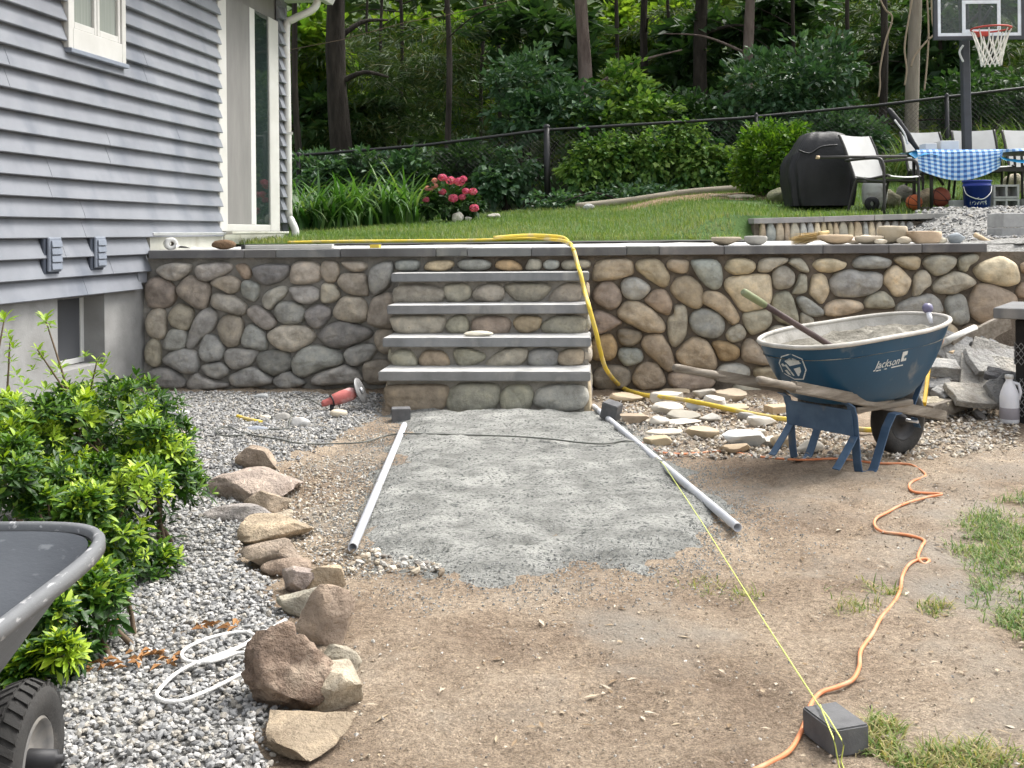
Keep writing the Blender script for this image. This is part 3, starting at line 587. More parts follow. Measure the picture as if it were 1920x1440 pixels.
# ---------------------------------------------------------------- retaining wall
PAL = dict(g=(.275, .268, .25), G=(.195, .19, .178), l=(.285, .265, .215), t=(.315, .262, .182), b=(.275, .225, .168), p=(.250, .200, .160),
           o=(.270, .195, .115), w=(.42, .355, .255), s=(.245, .248, .23), d=(.20, .172, .138))
A5 = (260, 470, 5.335); B5 = (490, 470, 5.335); C5 = (1090, 470, 5.335); D5 = (1330, 460, 5.141); E6 = (1600, 440, 6.0); S3 = (680, 420, 3.84)
WALLSTONES = [
(A5,'l',[(165,200),(230,145),(380,120),(510,135),(515,200),(420,280),(340,305),(240,270)]),
(A5,'l',[(565,190),(600,140),(780,120),(915,130),(920,195),(800,270),(680,310),(590,285)]),
(A5,'o',[(945,140),(1070,130),(1130,240),(1090,285),(1040,285)]),
(A5,'p',[(70,310),(160,265),(260,285),(350,370),(355,470),(310,560),(100,580),(70,480)]),
(A5,'p',[(365,365),(510,240),(600,295),(700,340),(710,420),(660,590),(590,585),(470,510),(390,440)]),
(A5,'t',[(700,325),(800,260),(930,255),(1010,310),(1010,390),(920,435),(820,390)]),
(A5,'s',[(1030,320),(1080,290),(1200,335),(1205,400),(1150,530),(1015,440)]),
(A5,'l',[(715,470),(770,425),(930,440),(1050,530),(1070,590),(1010,655),(850,600),(730,570)]),
(A5,'l',[(1065,610),(1150,545),(1260,590),(1370,700),(1340,770),(1260,795),(1150,720)]),
(A5,'t',[(60,690),(130,590),(240,575),(270,700),(265,850),(200,890),(90,850)]),
(A5,'t',[(290,640),(380,530),(510,570),(545,650),(500,790),(400,790),(310,740)]),
(A5,'g',[(480,890),(560,680),(640,590),(740,590),(780,670),(730,800),(610,880),(540,980),(480,970)]),
(A5,'g',[(230,960),(300,780),(480,800),(470,980),(290,1005)]),
(A5,'b',[(780,730),(880,640),(1000,660),(1040,760),(1000,940),(900,970),(820,910)]),
(A5,'g',[(1050,800),(1110,730),(1230,780),(1280,890),(1270,1000),(1150,985),(1010,950)]),
(A5,'t',[(55,960),(140,870),(210,930),(215,1120),(150,1175),(65,1130)]),
(A5,'s',[(595,1020),(640,850),(740,840),(850,960),(850,1060),(780,1110),(650,1115)]),
(A5,'g',[(235,1080),(330,1005),(470,980),(580,1030),(595,1150),(560,1225),(440,1225),(250,1130)]),
(A5,'g',[(855,1020),(920,975),(1180,990),(1180,1050),(1110,1150),(940,1200),(870,1120)]),
(A5,'G',[(65,1250),(110,1195),(280,1165),(400,1230),(465,1310),(430,1380),(140,1370),(80,1320)]),
(A5,'g',[(480,1320),(560,1220),(650,1260),(760,1310),(880,1330),(870,1375),(560,1400),(490,1370)]),
(A5,'g',[(605,1170),(700,1125),(830,1120),(895,1180),(890,1230),(800,1290),(700,1260)]),
(A5,'g',[(890,1265),(1000,1200),(1130,1160),(1240,1200),(1325,1290),(1310,1345),(940,1370)]),
(B5,'G',[(-100,180),(-20,140),(260,140),(270,220),(200,300),(60,355),(-40,310)]),
(B5,'t',[(285,260),(310,110),(570,115),(590,290),(480,335),(300,330)]),
(B5,'t',[(580,180),(620,100),(740,110),(775,200),(740,310),(660,320),(590,250)]),
(B5,'t',[(785,110),(1040,110),(1050,190),(940,220),(850,180)]),
(B5,'t',[(750,320),(800,235),(1010,225),(1050,270),(1065,440),(1020,455),(840,420)]),
(B5,'g',[(1070,220),(1120,150),(1300,100),(1310,220),(1280,350),(1150,440),(1080,410)]),
(B5,'l',[(0,480),(60,400),(220,350),(260,400),(230,450),(130,540),(90,595),(20,560)]),
(B5,'g',[(275,400),(300,365),(490,350),(570,400),(570,490),(450,540),(340,510)]),
(B5,'t',[(585,470),(610,320),(740,350),(790,450),(740,510),(620,530)]),
(B5,'s',[(130,600),(180,515),(320,515),(430,590),(420,660),(380,730),(200,735),(140,660)]),
(B5,'G',[(425,640),(470,570),(590,535),(690,590),(680,680),(560,790),(470,740)]),
(B5,'t',[(700,630),(800,460),(960,460),(1050,520),(1055,690),(960,730),(790,695)]),
(B5,'b',[(1055,700),(1090,500),(1200,435),(1330,440),(1330,770),(1200,780),(1080,740)]),
(B5,'w',[(50,840),(150,770),(260,745),(450,760),(540,860),(460,940),(300,1020),(190,990),(90,920)]),
(B5,'G',[(560,850),(660,750),(760,710),(920,730),(1100,800),(1080,870),(900,950),(720,980),(620,930)]),
(B5,'b',[(1125,850),(1160,790),(1330,800),(1330,1000),(1240,1040),(1150,990)]),
(B5,'s',[(820,1030),(890,960),(1040,930),(1120,950),(1155,1000),(1080,1090),(930,1170),(850,1110)]),
(B5,'g',[(300,1120),(380,1000),(500,950),(640,970),(790,1020),(810,1110),(740,1160),(600,1170),(420,1275),(320,1220)]),
(B5,'G',[(-30,1030),(60,1000),(240,1010),(290,1110),(280,1180),(200,1230),(110,1250),(0,1190),(-60,1100)]),
(B5,'g',[(500,1290),(560,1230),(740,1170),(830,1145),(950,1200),(1000,1290),(960,1330),(520,1350)]),
(B5,'b',[(1010,1150),(1060,1110),(1290,1090),(1290,1330),(1020,1340)]),
(B5,'G',[(105,1300),(200,1220),(290,1215),(430,1310),(420,1340),(320,1380),(160,1370)]),
(C5,'b',[(115,270),(160,90),(490,85),(515,170),(510,240),(400,280),(140,310)]),
(C5,'t',[(540,150),(580,95),(780,85),(880,240),(870,340),(820,370),(700,310),(560,200)]),
(C5,'b',[(850,130),(890,85),(1070,90),(1070,210),(980,235),(880,190)]),
(C5,'s',[(1105,130),(1120,95),(1400,95),(1410,340),(1340,395),(1230,340),(1120,180)]),
(C5,'d',[(110,440),(190,320),(300,310),(390,390),(405,480),(360,570),(270,590),(140,520)]),
(C5,'s',[(400,340),(450,280),(560,265),(700,365),(640,460),(550,505),(420,460)]),
(C5,'b',[(645,490),(720,400),(840,390),(900,490),(910,560),(880,645),(790,620),(660,530)]),
(C5,'b',[(895,380),(960,280),(1080,250),(1210,360),(1220,500),(1180,585),(1080,560),(910,440)]),
(C5,'b',[(370,610),(450,510),(600,520),(720,600),(830,730),(820,820),(640,815),(480,730),(390,680)]),
(C5,'l',[(865,680),(930,640),(930,560),(1030,545),(1060,620),(1055,850),(930,980),(870,860)]),
(C5,'s',[(1085,700),(1120,620),(1260,575),(1390,640),(1440,760),(1390,860),(1280,880),(1130,820)]),
(C5,'p',[(70,780),(110,610),(180,600),(390,700),(390,740),(200,830),(80,865)]),
(C5,'d',[(360,840),(390,780),(600,810),(600,900),(480,970),(390,930)]),
(C5,'o',[(90,1040),(110,880),(290,830),(350,920),(350,1050),(280,1105),(120,1090)]),
(C5,'s',[(370,1030),(400,980),(580,980),(620,1060),(590,1120),(460,1160),(390,1110)]),
(C5,'b',[(605,940),(640,860),(800,835),(880,960),(930,1110),(930,1170),(870,1220),(760,1120),(640,1010)]),
(C5,'t',[(955,1030),(1040,930),(1130,870),(1230,890),(1310,980),(1360,1120),(1330,1200),(1200,1175),(1050,1160),(970,1090)]),
(C5,'d',[(105,1270),(170,1180),(290,1150),(440,1170),(495,1260),(470,1360),(300,1400),(150,1380)]),
(C5,'b',[(515,1270),(560,1170),(650,1120),(780,1150),(850,1310),(800,1370),(620,1400),(530,1340)]),
(C5,'p',[(870,1300),(900,1210),(1350,1290),(1290,1380),(1050,1420),(900,1360)]),
(D5,'t',[(150,210),(190,140),(310,120),(430,155),(450,220),(400,270),(270,285),(190,260)]),
(D5,'l',[(470,250),(500,125),(760,120),(750,165),(640,215),(570,260)]),
(D5,'l',[(760,170),(810,125),(900,125),(980,260),(900,255),(820,210)]),
(D5,'w',[(1000,190),(1040,140),(1180,125),(1330,165),(1300,220),(1170,265),(1060,250)]),
(D5,'w',[(150,395),(200,310),(560,275),(600,330),(595,540),(510,610),(310,640),(240,510)]),
(D5,'l',[(610,330),(620,240),(720,195),(830,270),(810,380),(740,425),(630,420)]),
(D5,'l',[(795,465),(850,360),(880,280),(945,285),(945,455),(850,470)]),
(D5,'w',[(970,420),(1000,290),(1080,275),(1140,320),(1160,460),(1100,560),(1050,550),(980,470)]),
(D5,'g',[(1175,350),(1240,265),(1380,235),(1500,265),(1600,255),(1670,290),(1660,400),(1560,470),(1420,500),(1240,490),(1190,420)]),
(D5,'s',[(850,510),(930,490),(1100,620),(1110,670),(1040,690),(930,670),(870,580)]),
(D5,'l',[(880,700),(900,640),(1010,705),(1010,770),(890,770)]),
(D5,'l',[(600,560),(650,470),(770,440),(830,570),(870,740),(800,770),(640,720)]),
(D5,'l',[(320,690),(380,640),(580,620),(605,680),(590,780),(430,870),(370,820)]),
(D5,'l',[(165,850),(220,790),(310,755),(355,850),(330,910),(220,940),(170,900)]),
(D5,'b',[(-70,500),(-10,440),(110,460),(200,540),(290,680),(280,740),(220,770),(100,650),(-60,560)]),
(D5,'o',[(15,940),(130,920),(290,980),(290,1090),(130,1125),(80,1060)]),
(D5,'b',[(305,1110),(340,920),(440,910),(600,1150),(480,1150)]),
(D5,'g',[(75,1220),(140,1150),(280,1140),(390,1190),(390,1280),(150,1290)]),
(D5,'t',[(430,1180),(640,1180),(640,1330),(440,1280)]),
(D5,'l',[(580,820),(640,770),(800,800),(800,900),(580,900)]),
(D5,'w',[(1120,600),(1180,540),(1310,520),(1460,545),(1490,610),(1420,650),(1180,690),(1120,660)]),
(E6,'s',[(0,320),(60,250),(240,235),(430,280),(410,370),(240,390),(40,380)]),
(E6,'t',[(470,290),(510,240),(770,245),(740,380),(650,400),(520,340)]),
(E6,'l',[(800,310),(870,240),(1040,230),(1170,260),(1160,340),(1060,430),(940,460),(840,390)]),
(E6,'l',[(1190,310),(1220,240),(1390,215),(1425,280),(1300,360),(1280,420),(1220,410)]),
(E6,'w',[(1365,410),(1480,310),(1690,245),(1830,330),(1880,470),(1840,560),(1700,580),(1450,520)]),
(E6,'w',[(350,530),(380,420),(480,350),(560,400),(650,490),(640,580),(580,680),(470,700),(410,600)]),
(E6,'l',[(680,560),(710,440),(810,400),(870,470),(890,570),(800,620),(740,680),(680,690)]),
(E6,'l',[(910,580),(960,510),(1120,420),(1240,430),(1370,510),(1380,560),(1200,640),(1150,670),(1000,665),(920,630)]),
(E6,'s',[(500,800),(640,720),(880,665),(970,730),(1010,860),(940,900),(500,900)]),
(E6,'l',[(135,750),(200,680),(340,630),(440,720),(480,830),(150,830)]),
(E6,'s',[(1045,770),(1080,690),(1270,680),(1310,900),(1300,980),(1210,1015),(1090,970),(1060,880)]),
(E6,'p',[(1310,750),(1400,570),(1540,555),(1800,660),(1850,720),(1820,900),(1560,1030),(1420,970),(1330,880)]),
(E6,'b',[(1840,640),(1880,550),(2080,520),(2120,700),(1880,720)]),
(E6,'w',[(950,1140),(1000,1010),(1080,985),(1170,1050),(1190,1110),(1100,1180),(960,1180)]),
(E6,'b',[(1230,1060),(1330,1000),(1460,1030),(1440,1120),(1250,1110)]),
(E6,'b',[(1890,320),(2060,280),(2110,400),(1920,450)]),
(S3,'s',[(230,290),(250,262),(400,262),(410,300),(380,340),(240,335)]),
(S3,'t',[(440,310),(480,265),(640,262),(650,300),(600,340),(460,335)]),
(S3,'s',[(675,290),(720,258),(880,258),(925,290),(880,335),(720,335)]),
(S3,'o',[(955,295),(980,262),(1090,258),(1160,330),(1060,340),(970,325)]),
(S3,'l',[(1170,310),(1200,250),(1285,255),(1285,330),(1180,335)]),
(S3,'g',[(1295,290),(1330,258),(1410,265),(1415,310),(1370,333),(1310,325)]),
(S3,'l',[(1430,290),(1470,258),(1630,258),(1640,320),(1450,335)]),
]
for (u, v, w_, h_, c) in [(1490,655,58,48,'l'),(1556,640,66,46,'t'),(1628,650,62,50,'s'),(1695,655,56,48,'b'),(1478,708,52,46,'w'),(1546,700,66,52,'l'),(1620,710,66,52,'b'),(1690,712,58,50,'g'),(1752,690,50,46,'t'),(1812,700,54,46,'l'),(1868,705,48,44,'b'),
                          (1950,660,60,60,'l'),(2020,560,70,60,'t'),(2010,640,60,60,'g'),(1990,720,70,50,'b'),(2060,700,60,60,'s'),(2090,480,60,60,'w'),(2100,600,60,70,'b'),(1398,734,60,30,'l'),(1460,740,50,24,'b')]:
    WALLSTONES.append(((u, v, 1.0), c, [(w_/2*math.cos(a)*random.uniform(.85, 1.12), h_/2*math.sin(a)*random.uniform(.85, 1.12)) for a in [k*2*math.pi/8+.2 for k in range(8)]]))
def chaikin(p, n=2):
    for _ in range(n):
        q = []
        for i in range(len(p)):
            a, b = p[i], p[(i+1) % len(p)]
            q += [(a[0]*.78+b[0]*.22, a[1]*.78+b[1]*.22), (a[0]*.22+b[0]*.78, a[1]*.22+b[1]*.78)]
        p = q
    return p
def stone_mesh(name, out, frame, bulge, seed, grow=1.085):
    """rounded fieldstone with the given outline (s,z) on a plane; frame(s,off,z)->point"""
    cx = sum(p[0] for p in out)/len(out); cz = sum(p[1] for p in out)/len(out)
    o = chaikin(out, 2)
    o = [(cx+(a-cx)*grow, cz+(b-cz)*grow) for a, b in o]
    n = len(o); rnd = random.Random(seed); rings = []
    tx, tz = rnd.uniform(-.3, .3), rnd.uniform(-.2, .35)
    for f, hgt in ((1.0, -.035), (1.0, .0), (.965, .34), (.88, .64), (.72, .86), (.48, .97), (.22, 1.0)):
        R = []
        for (a, b) in o:
            x, z = cx+(a-cx)*f, cz+(b-cz)*f
            off = hgt*bulge if hgt > 0 else hgt
            if hgt > 0: off += bulge*hgt*(tx*(x-cx)+tz*(z-cz))*2.2+bulge*.40*fnoise((x, z, 0), 8, seed)*hgt+bulge*.20*fnoise((x, z, 0), 21, seed+3)*hgt-bulge*.12*max(0, fnoise((x, z*2.2, 0), 14, seed+7))*hgt
            R.append(frame(x+.006*fnoise((x, z, 0), 16, seed+9), off, z+.006*fnoise((x, z, 5), 16, seed+9)))
        rings.append(R)
    mb = MB(); mb.sheet(rings, True, True); b = len(mb.v); mb.v.append(tuple(sum((p for p in rings[-1]), Vector())/n+Vector((0, 0, 0))))
    last = (len(rings)-1)*n
    for j in range(n): mb.f.append((last+j, last+(j+1) % n, b)); mb.sm.append(True)
    return mb.mesh(name)
wall = thing('retaining_wall', 'long fieldstone retaining wall with grey paver caps below the lawn', 'wall', wallp(3.3, 0, 0))
def setcol(o, c, j=.12):
    k = 1.45*(1+random.uniform(-j, j)); o.color = tuple(min(1, x*k*(1+random.uniform(-.025, .025))) for x in c)+(1,)
for i, (cr, c, pts) in enumerate(WALLSTONES):
    out = [ws(cr[0]+x/cr[2], cr[1]+y/cr[2], .03) for x, y in pts]
    wd = max(p[0] for p in out)-min(p[0] for p in out)
    o = link('stone', stone_mesh('stone', out, lambda s, off, z: wallp(s, off, z), .045+.22*min(wd, .35)*.55, i), 'cobble', wall)
    cc = PAL[c]
    if cr in (A5, B5): lum = sum(cc)/3; cc = tuple(.5*x+.5*y for x, y in zip(cc, (lum*1.03, lum, lum*.93)))
    setcol(o, cc)
# mortar bed behind the stones: uneven face
rows = []
for k in range(20):
    z = -.12+1.19*k/19; rows.append([wallp(s, -.012+.03*float(fbm(s, z, 6, 3, 81)), z) for s in np.arange(-.02, 9.0, .06)])
MB().sheet([list(reversed(r_[:47])) for r_ in rows]).build('mortar', 'mortar_grey', wall)
mb = MB(); mb.sheet([list(reversed(r_[46:])) for r_ in rows]); mb.box(wallp(4.5, -.20, .46), (9.0, .30, 1.18), Matrix.Rotation(-WA, 3, 'Z')); mb.build('mortar', 'mortar', wall)
# cap pavers
CAPJ = [277, 457, 517, 638, 817, 876, 996, 1175, 1236, 1358, 1543, 1667, 1729, 1852]
CZ0, CZ1 = 1.066, 1.134
for a, b in zip(CAPJ[:-1], CAPJ[1:]):
    s0, s1 = ws(a, 470, .07)[0], ws(b, 463, .07)[0]
    mb = MB(); dz = random.uniform(-.003, .003); of = random.uniform(.062, .075)
    mb.hexa([wallp(s0+.002, of, CZ0+dz), wallp(s1-.002, of, CZ0+dz), wallp(s1-.002, -.36, CZ0+dz), wallp(s0+.002, -.36, CZ0+dz), wallp(s0+.002, of, CZ1+dz), wallp(s1-.002, of, CZ1+dz), wallp(s1-.002, -.36, CZ1+dz), wallp(s0+.002, -.36, CZ1+dz)])
    MB().hexa([wallp(s0+.006, of-.006, CZ1+dz-.002), wallp(s1-.006, of-.006, CZ1+dz-.002), wallp(s1-.006, -.355, CZ1+dz-.002), wallp(s0+.006, -.355, CZ1+dz-.002), wallp(s0+.006, of-.006, CZ1+dz+.0015), wallp(s1-.006, of-.006, CZ1+dz+.0015), wallp(s1-.006, -.355, CZ1+dz+.0015), wallp(s0+.006, -.355, CZ1+dz+.0015)]).build('lit_dust_film', 'litdustfilm', wall)  # pale dust sheet, its colour also lightening the cap's lit top
    o = mb.build('cap_paver', 'cap', wall, .005); setcol(o, (.110, .110, .108), .16)

# ---------------------------------------------------------------- steps
steps = thing('stone_steps', 'four grey slab steps with fieldstone risers in the middle of the wall', 'steps', wallp(2.85, .6, 0))
RO = [1.17, .88, .59, .30]
TR = [(709, 1107, 698.6, 715.6), (717, 1107.5, 635, 650.5), (725.5, 1107, 573.6, 588), (733, 1104, 513, 529)]
RIS = {0: [('b',[(160,1230),(180,1165),(590,1160),(610,1220),(560,1350),(380,1380),(180,1320)]),('l',[(605,1290),(650,1160),(950,1155),(980,1200),(960,1320),(870,1360),(640,1370)]),('l',[(990,1240),(1040,1165),(1190,1160),(1230,1230),(1200,1330),(1130,1355),(1000,1340)]),('g',[(1235,1280),(1270,1190),(1400,1160),(1590,1170),(1620,1260),(1570,1340),(1420,1350),(1260,1320)])],
 1: [('l',[(200,960),(250,910),(340,910),(400,1000),(370,1035),(230,1035)]),('b',[(400,980),(440,915),(580,915),(620,1000),(600,1035),(420,1030)]),('l',[(650,920),(700,895),(870,930),(880,980),(750,1035),(680,1020)]),('l',[(880,1010),(960,930),(1060,890),(1180,895),(1180,960),(1120,1030),(920,1035)]),('s',[(1190,940),(1240,900),(1410,910),(1400,1030),(1200,1030)]),('b',[(1400,970),(1430,910),(1590,900),(1580,1020),(1440,1030)])],
 2: [('l',[(200,700),(220,665),(570,660),(585,700),(560,790),(250,795)]),('l',[(590,730),(640,665),(740,660),(765,740),(740,790),(620,790)]),('p',[(785,740),(810,670),(1040,670),(1060,740),(1030,800),(800,790)]),('t',[(1085,700),(1130,665),(1290,670),(1270,750),(1190,790),(1110,770)]),('l',[(1280,740),(1370,665),(1590,665),(1595,750),(1560,800),(1320,790)])],
 3: [('l',[(220,540),(240,450),(400,440),(560,460),(590,520),(540,570),(240,570)]),('l',[(580,480),(590,440),(730,430),(780,470),(770,540),(650,570),(600,540)]),('l',[(790,500),(830,450),(930,430),(1015,460),(1010,540),(940,565),(810,555)]),('l',[(1020,460),(1060,430),(1340,430),(1350,480),(1260,560),(1110,565)]),('l',[(1340,530),(1430,430),(1570,430),(1565,550),(1480,570),(1350,570)])]}
TZ = []
for k in range(4):
    of = RO[k]+.055; l_, r_, vt, vb = TR[k]
    s0, zt = ws(l_, vt, of); s1, zt2 = ws(r_, vt-.0095*(r_-l_)*.6, of); zb = ws((l_+r_)/2, (vb+vt)/2+8.5, of)[1]; zt = (zt+zt2)/2; zb = zt-.064
    TZ.append((s0, s1, zt, zb))
    mb = MB(); bk = RO[k]-.42 if k < 3 else -.02
    mb.hexa([wallp(s0, of, zb), wallp(s1, of, zb), wallp(s1, bk, zb), wallp(s0, bk, zb), wallp(s0, of, zt), wallp(s1, of, zt), wallp(s1, bk, zt), wallp(s0, bk, zt)])
    MB().hexa([wallp(s0+.007, of-.007, zt-.002), wallp(s1-.007, of-.007, zt-.002), wallp(s1-.007, bk+.01, zt-.002), wallp(s0+.007, bk+.01, zt-.002), wallp(s0+.007, of-.007, zt+.0015), wallp(s1-.007, of-.007, zt+.0015), wallp(s1-.007, bk+.01, zt+.0015), wallp(s0+.007, bk+.01, zt+.0015)]).build('lit_dust_film', 'litdustfilm', steps)  # pale dust sheet that paints the tread top brighter, as if lit
    o = mb.build('tread', 'cap', steps, .006, 2); setcol(o, (.165, .168, .167), .05)
SID = random.Random(5)
for k in range(4):
    s0, s1, zt, zb = TZ[k]; z0 = -.1 if k == 0 else TZ[k-1][2]
    a, b = s0+.045, s1-.02
    rows = [[wallp(s, RO[k]-.035+.012*float(fbm(s, z, 9, 3, 85+k)), z) for s in np.linspace(b, a, 30)] for z in np.linspace(z0-.02, zb+.01, 8)]
    mb = MB(); mb.sheet(rows)
    m_ = .005
    bk = -.02
    mb.hexa([wallp(a, RO[k]-.04, z0-.02), wallp(b, RO[k]-.04, z0-.02), wallp(b, bk, z0-.02), wallp(a, bk, z0-.02), wallp(a, RO[k]-.04, zb+.004), wallp(b, RO[k]-.04, zb+.004), wallp(b, bk, zb+.004), wallp(a, bk, zb+.004)])
    mb.build('mortar', 'mortar_step', steps)
    for j, (c, pts) in enumerate(RIS[k]):
        out = [ws(680+x/3.84, 420+y/3.84, RO[k]) for x, y in pts]
        o = link('stone', stone_mesh('stone', out, lambda s, off, z, k=k: wallp(s, RO[k]-.035+off, z), .055, 300+10*k+j, 1.10), 'cobble', steps); setcol(o, tuple(x*.93 for x in PAL[c]))
    for side, sx in ((-1, a), (1, b)):    # stones on the two flanks
        y0 = RO[k]-.02
        while y0 > .1:
            ln = SID.uniform(.16, .26); y1 = max(y0-ln, .02); h0, h1 = z0+.01, zb-.015
            out = [(y1+.01, h0+.02), (y1+.02, h1-.03), ((y0+y1)/2, h1), (y0-.02, h1-.02), (y0-.01, h0+.03), ((y0+y1)/2, h0)]
            fr = (lambda s, off, z, sx=sx, side=side: wallp(sx+side*off*.7, s, z))
            if side < 0: out = out
            else: out = list(reversed(out))
            o = link('stone', stone_mesh('stone', out, fr, .035, int(y0*1000)+k), 'cobble', steps); setcol(o, PAL[SID.choice('llbtg')]); y0 = y1
# ---------------------------------------------------------------- small upper wall
uw = thing('garden_wall', 'low upper wall of upright cobbles under a thin paver cap behind the patio', 'wall', (3.4, 10.8, 1.16))
UY = 10.78
def upt(u, v, dy=0): return at(u, v, UY+dy)
us = [1413, 1545, 1640, 1780]
for i in range(3):
    a, b = at(us[i], 420-6*i, UY-.05), at(us[i+1]-1, 414-6*i, UY-.05+.0)
    z1 = 1.375+.012*i; mb = MB()
    mb.hexa([Vector((a.x, UY-.06, z1-.055)), Vector((b.x, UY-.06, z1-.055+.012)), Vector((b.x, UY+.28, z1-.055+.012)), Vector((a.x, UY+.28, z1-.055)), Vector((a.x, UY-.06, z1)), Vector((b.x, UY-.06, z1+.012)), Vector((b.x, UY+.28, z1+.012)), Vector((a.x, UY+.28, z1))])
    o = mb.build('cap_paver', 'cap', uw, .004); setcol(o, (.185, .18, .17))
x = at(1424, 430, UY).x; xe = at(1700, 430, UY).x; k = 0
while x < xe:
    wd = random.uniform(.055, .10); out = [(x+.004, 1.15), (x+wd-.004, 1.15), (x+wd-.002, 1.24), (x+wd*.7, 1.322), (x+wd*.3, 1.325), (x+.003, 1.26)]
    o = link('stone', stone_mesh('stone', out, lambda s, off, z: Vector((s, UY-off, z)), .035, 500+k, 1.14), 'cobble', uw); setcol(o, PAL[random.choice('ttwlbls')]); x += wd; k += 1
mb = MB(); mb.box((3.45, UY+.13, 1.23), (2.0, .22, .2)); mb.build('mortar', 'mortar', uw)

# ---------------------------------------------------------------- house
HA = math.radians(9.0); HD = Vector((math.sin(HA), math.cos(HA), 0)); HN = Vector((math.cos(HA), -math.sin(HA), 0))
def hp(t, off, z): p = W0+HD*t+HN*off; return Vector((p.x, p.y, z))
def hs(u, v, off=.04):
    p = onplane(u, v, W0+HN*off, HN); return (p-W0).dot(HD), p.z
def hbox(t0, t1, o0, o1, z0, z1, mb=None):
    mb = mb or MB()
    return mb.hexa([hp(t0, o0, z0), hp(t0, o1, z0), hp(t1, o1, z0), hp(t1, o0, z0), hp(t0, o0, z1), hp(t0, o1, z1), hp(t1, o1, z1), hp(t1, o0, z1)])
house = thing('house', 'grey blue clapboard house with white sliding door beside the stone wall', 'house', hp(-2, -2, 0))
TE = hs(535, 300, .03)[0]      # far corner of the house
TD0, TD1 = hs(415, 300, .05)[0], hs(527, 300, .05)[0]
SB = hs(0, 570.6, .04)[1]; SP = (hs(0, 407, .04)[1]-SB)/4
# window
wt0 = hs(126, 60, .06)[0]; wt1 = hs(233, 90, .06)[0]; wz0 = hs(180, 105, .06)[1]; wz1 = 3.45
hbox(-8, TE-.01, -5, -.015, SB-.02, 3.95).build('wall', 'screen', house)
# clapboards
def board(t0, t1, k, lift=0.0):
    z0 = SB+k*SP; mb = MB(); a, b = .070+lift, .018+lift; ns = max(1, int((t1-t0)/.35))
    ts = [t0+(t1-t0)*i/ns for i in range(ns+1)]; prof = [(.004, z0+.004), (a-.004, z0), (a, z0+.006), ((a+b)/2+.003, z0+SP*.5), (b, z0+SP+.004), (.004, z0+SP+.004)]
    rows = []
    for i, t in enumerate(ts):
        w_ = .0016*math.sin(t*3.1+k*1.7)+.0010*math.sin(t*7.3+k)
        rows.append([hp(t, o_+(w_ if o_ > .01 else 0), z_) for o_, z_ in prof])
    mb.sheet(rows, False, True); n = len(prof); e = len(rows)-1
    mb.f += [tuple(range(n-1, -1, -1)), tuple(e*n+j for j in range(n))]; mb.sm += [False, False]
    return mb.build('siding_board', 'siding', house)
rs = random.Random(3); seam_px = {0: 160, 1: 208, 2: 120, 3: 157, 4: 157, 5: 95, 6: 95, 7: 205, 8: 205, 9: 335, 10: 18, 11: 18, 12: 275, 13: 275}
for k in range(22):
    z0 = SB+k*SP
    end = hs(262, 530, .04)[0] if k == 0 else (hs(277, 480, .04)[0] if z0+SP*.6 < 1.30 else TD0-.008)
    segs = [(-8.0, end)]
    if z0+SP*.5 > wz0-.02 and z0 < wz1: segs = [(-8.0, wt0-.012), (wt1+.012, end)]
    for a, b in segs:
        cut = None
        if k in seam_px:
            cut = hs(seam_px[k], 300, .04)[0]
        if cut is not None and a+.15 < cut < b-.15:
            board(a, cut, k, .0); board(cut-.03, b, k, .0022)
        else: board(a, b, k)
    if z0 > 1.28: board(TD1+.008, TE-.02, k)
hbox(TE-.018, TE+.03, -.01, .055, 1.27, 3.85).build('corner_post', 'siding', house, .004)
hbox(hs(259, 530, .04)[0]-.01, hs(274, 530, .04)[0], .008, .05, SB+.05, SB+SP).build('siding_end', 'siding', house, .003)
# foundation with the basement window recess
bt0, bt1 = hs(108, 600, 0)[0], hs(196, 600, 0)[0]; bz0 = hs(150, 690, 0)[1]; RD = .17
mb = MB(); hbox(-8, bt0, -.4, 0, -.5, SB+.06, mb); hbox(bt1, .03, -.4, 0, -.5, SB+.06, mb); hbox(bt0, bt1, -.4, 0, -.5, bz0, mb); hbox(bt0, bt1, -.4, -RD-.05, bz0, SB+.06, mb)
fd = mb.build('foundation', 'concrete', house)
bw = hbox(bt0+.02, bt1-.0, -RD-.045, -RD-.02, bz0+.004, SB+.05).build('basement_window', 'white', house)
mb = MB(); f_ = .045
for a in ((bt0+.001, bt0+f_, bz0+.005, SB+.04), (bt1-f_, bt1-.001, bz0+.005, SB+.04), (bt0+f_, bt1-f_, bz0+.005, bz0+f_), (bt0+f_, bt1-f_, SB-.0, SB+.04)): hbox(a[0], a[1], -RD-.02, -RD, a[2], a[3], mb)
mb.build('frame', 'white', bw, .003)
M['duskglass'] = glassy('duskglass', (.085, .088, .095), .15)
hbox(bt0+f_, bt1-f_, -RD-.018, -RD-.012, bz0+f_, SB).build('pane', 'duskglass', bw)
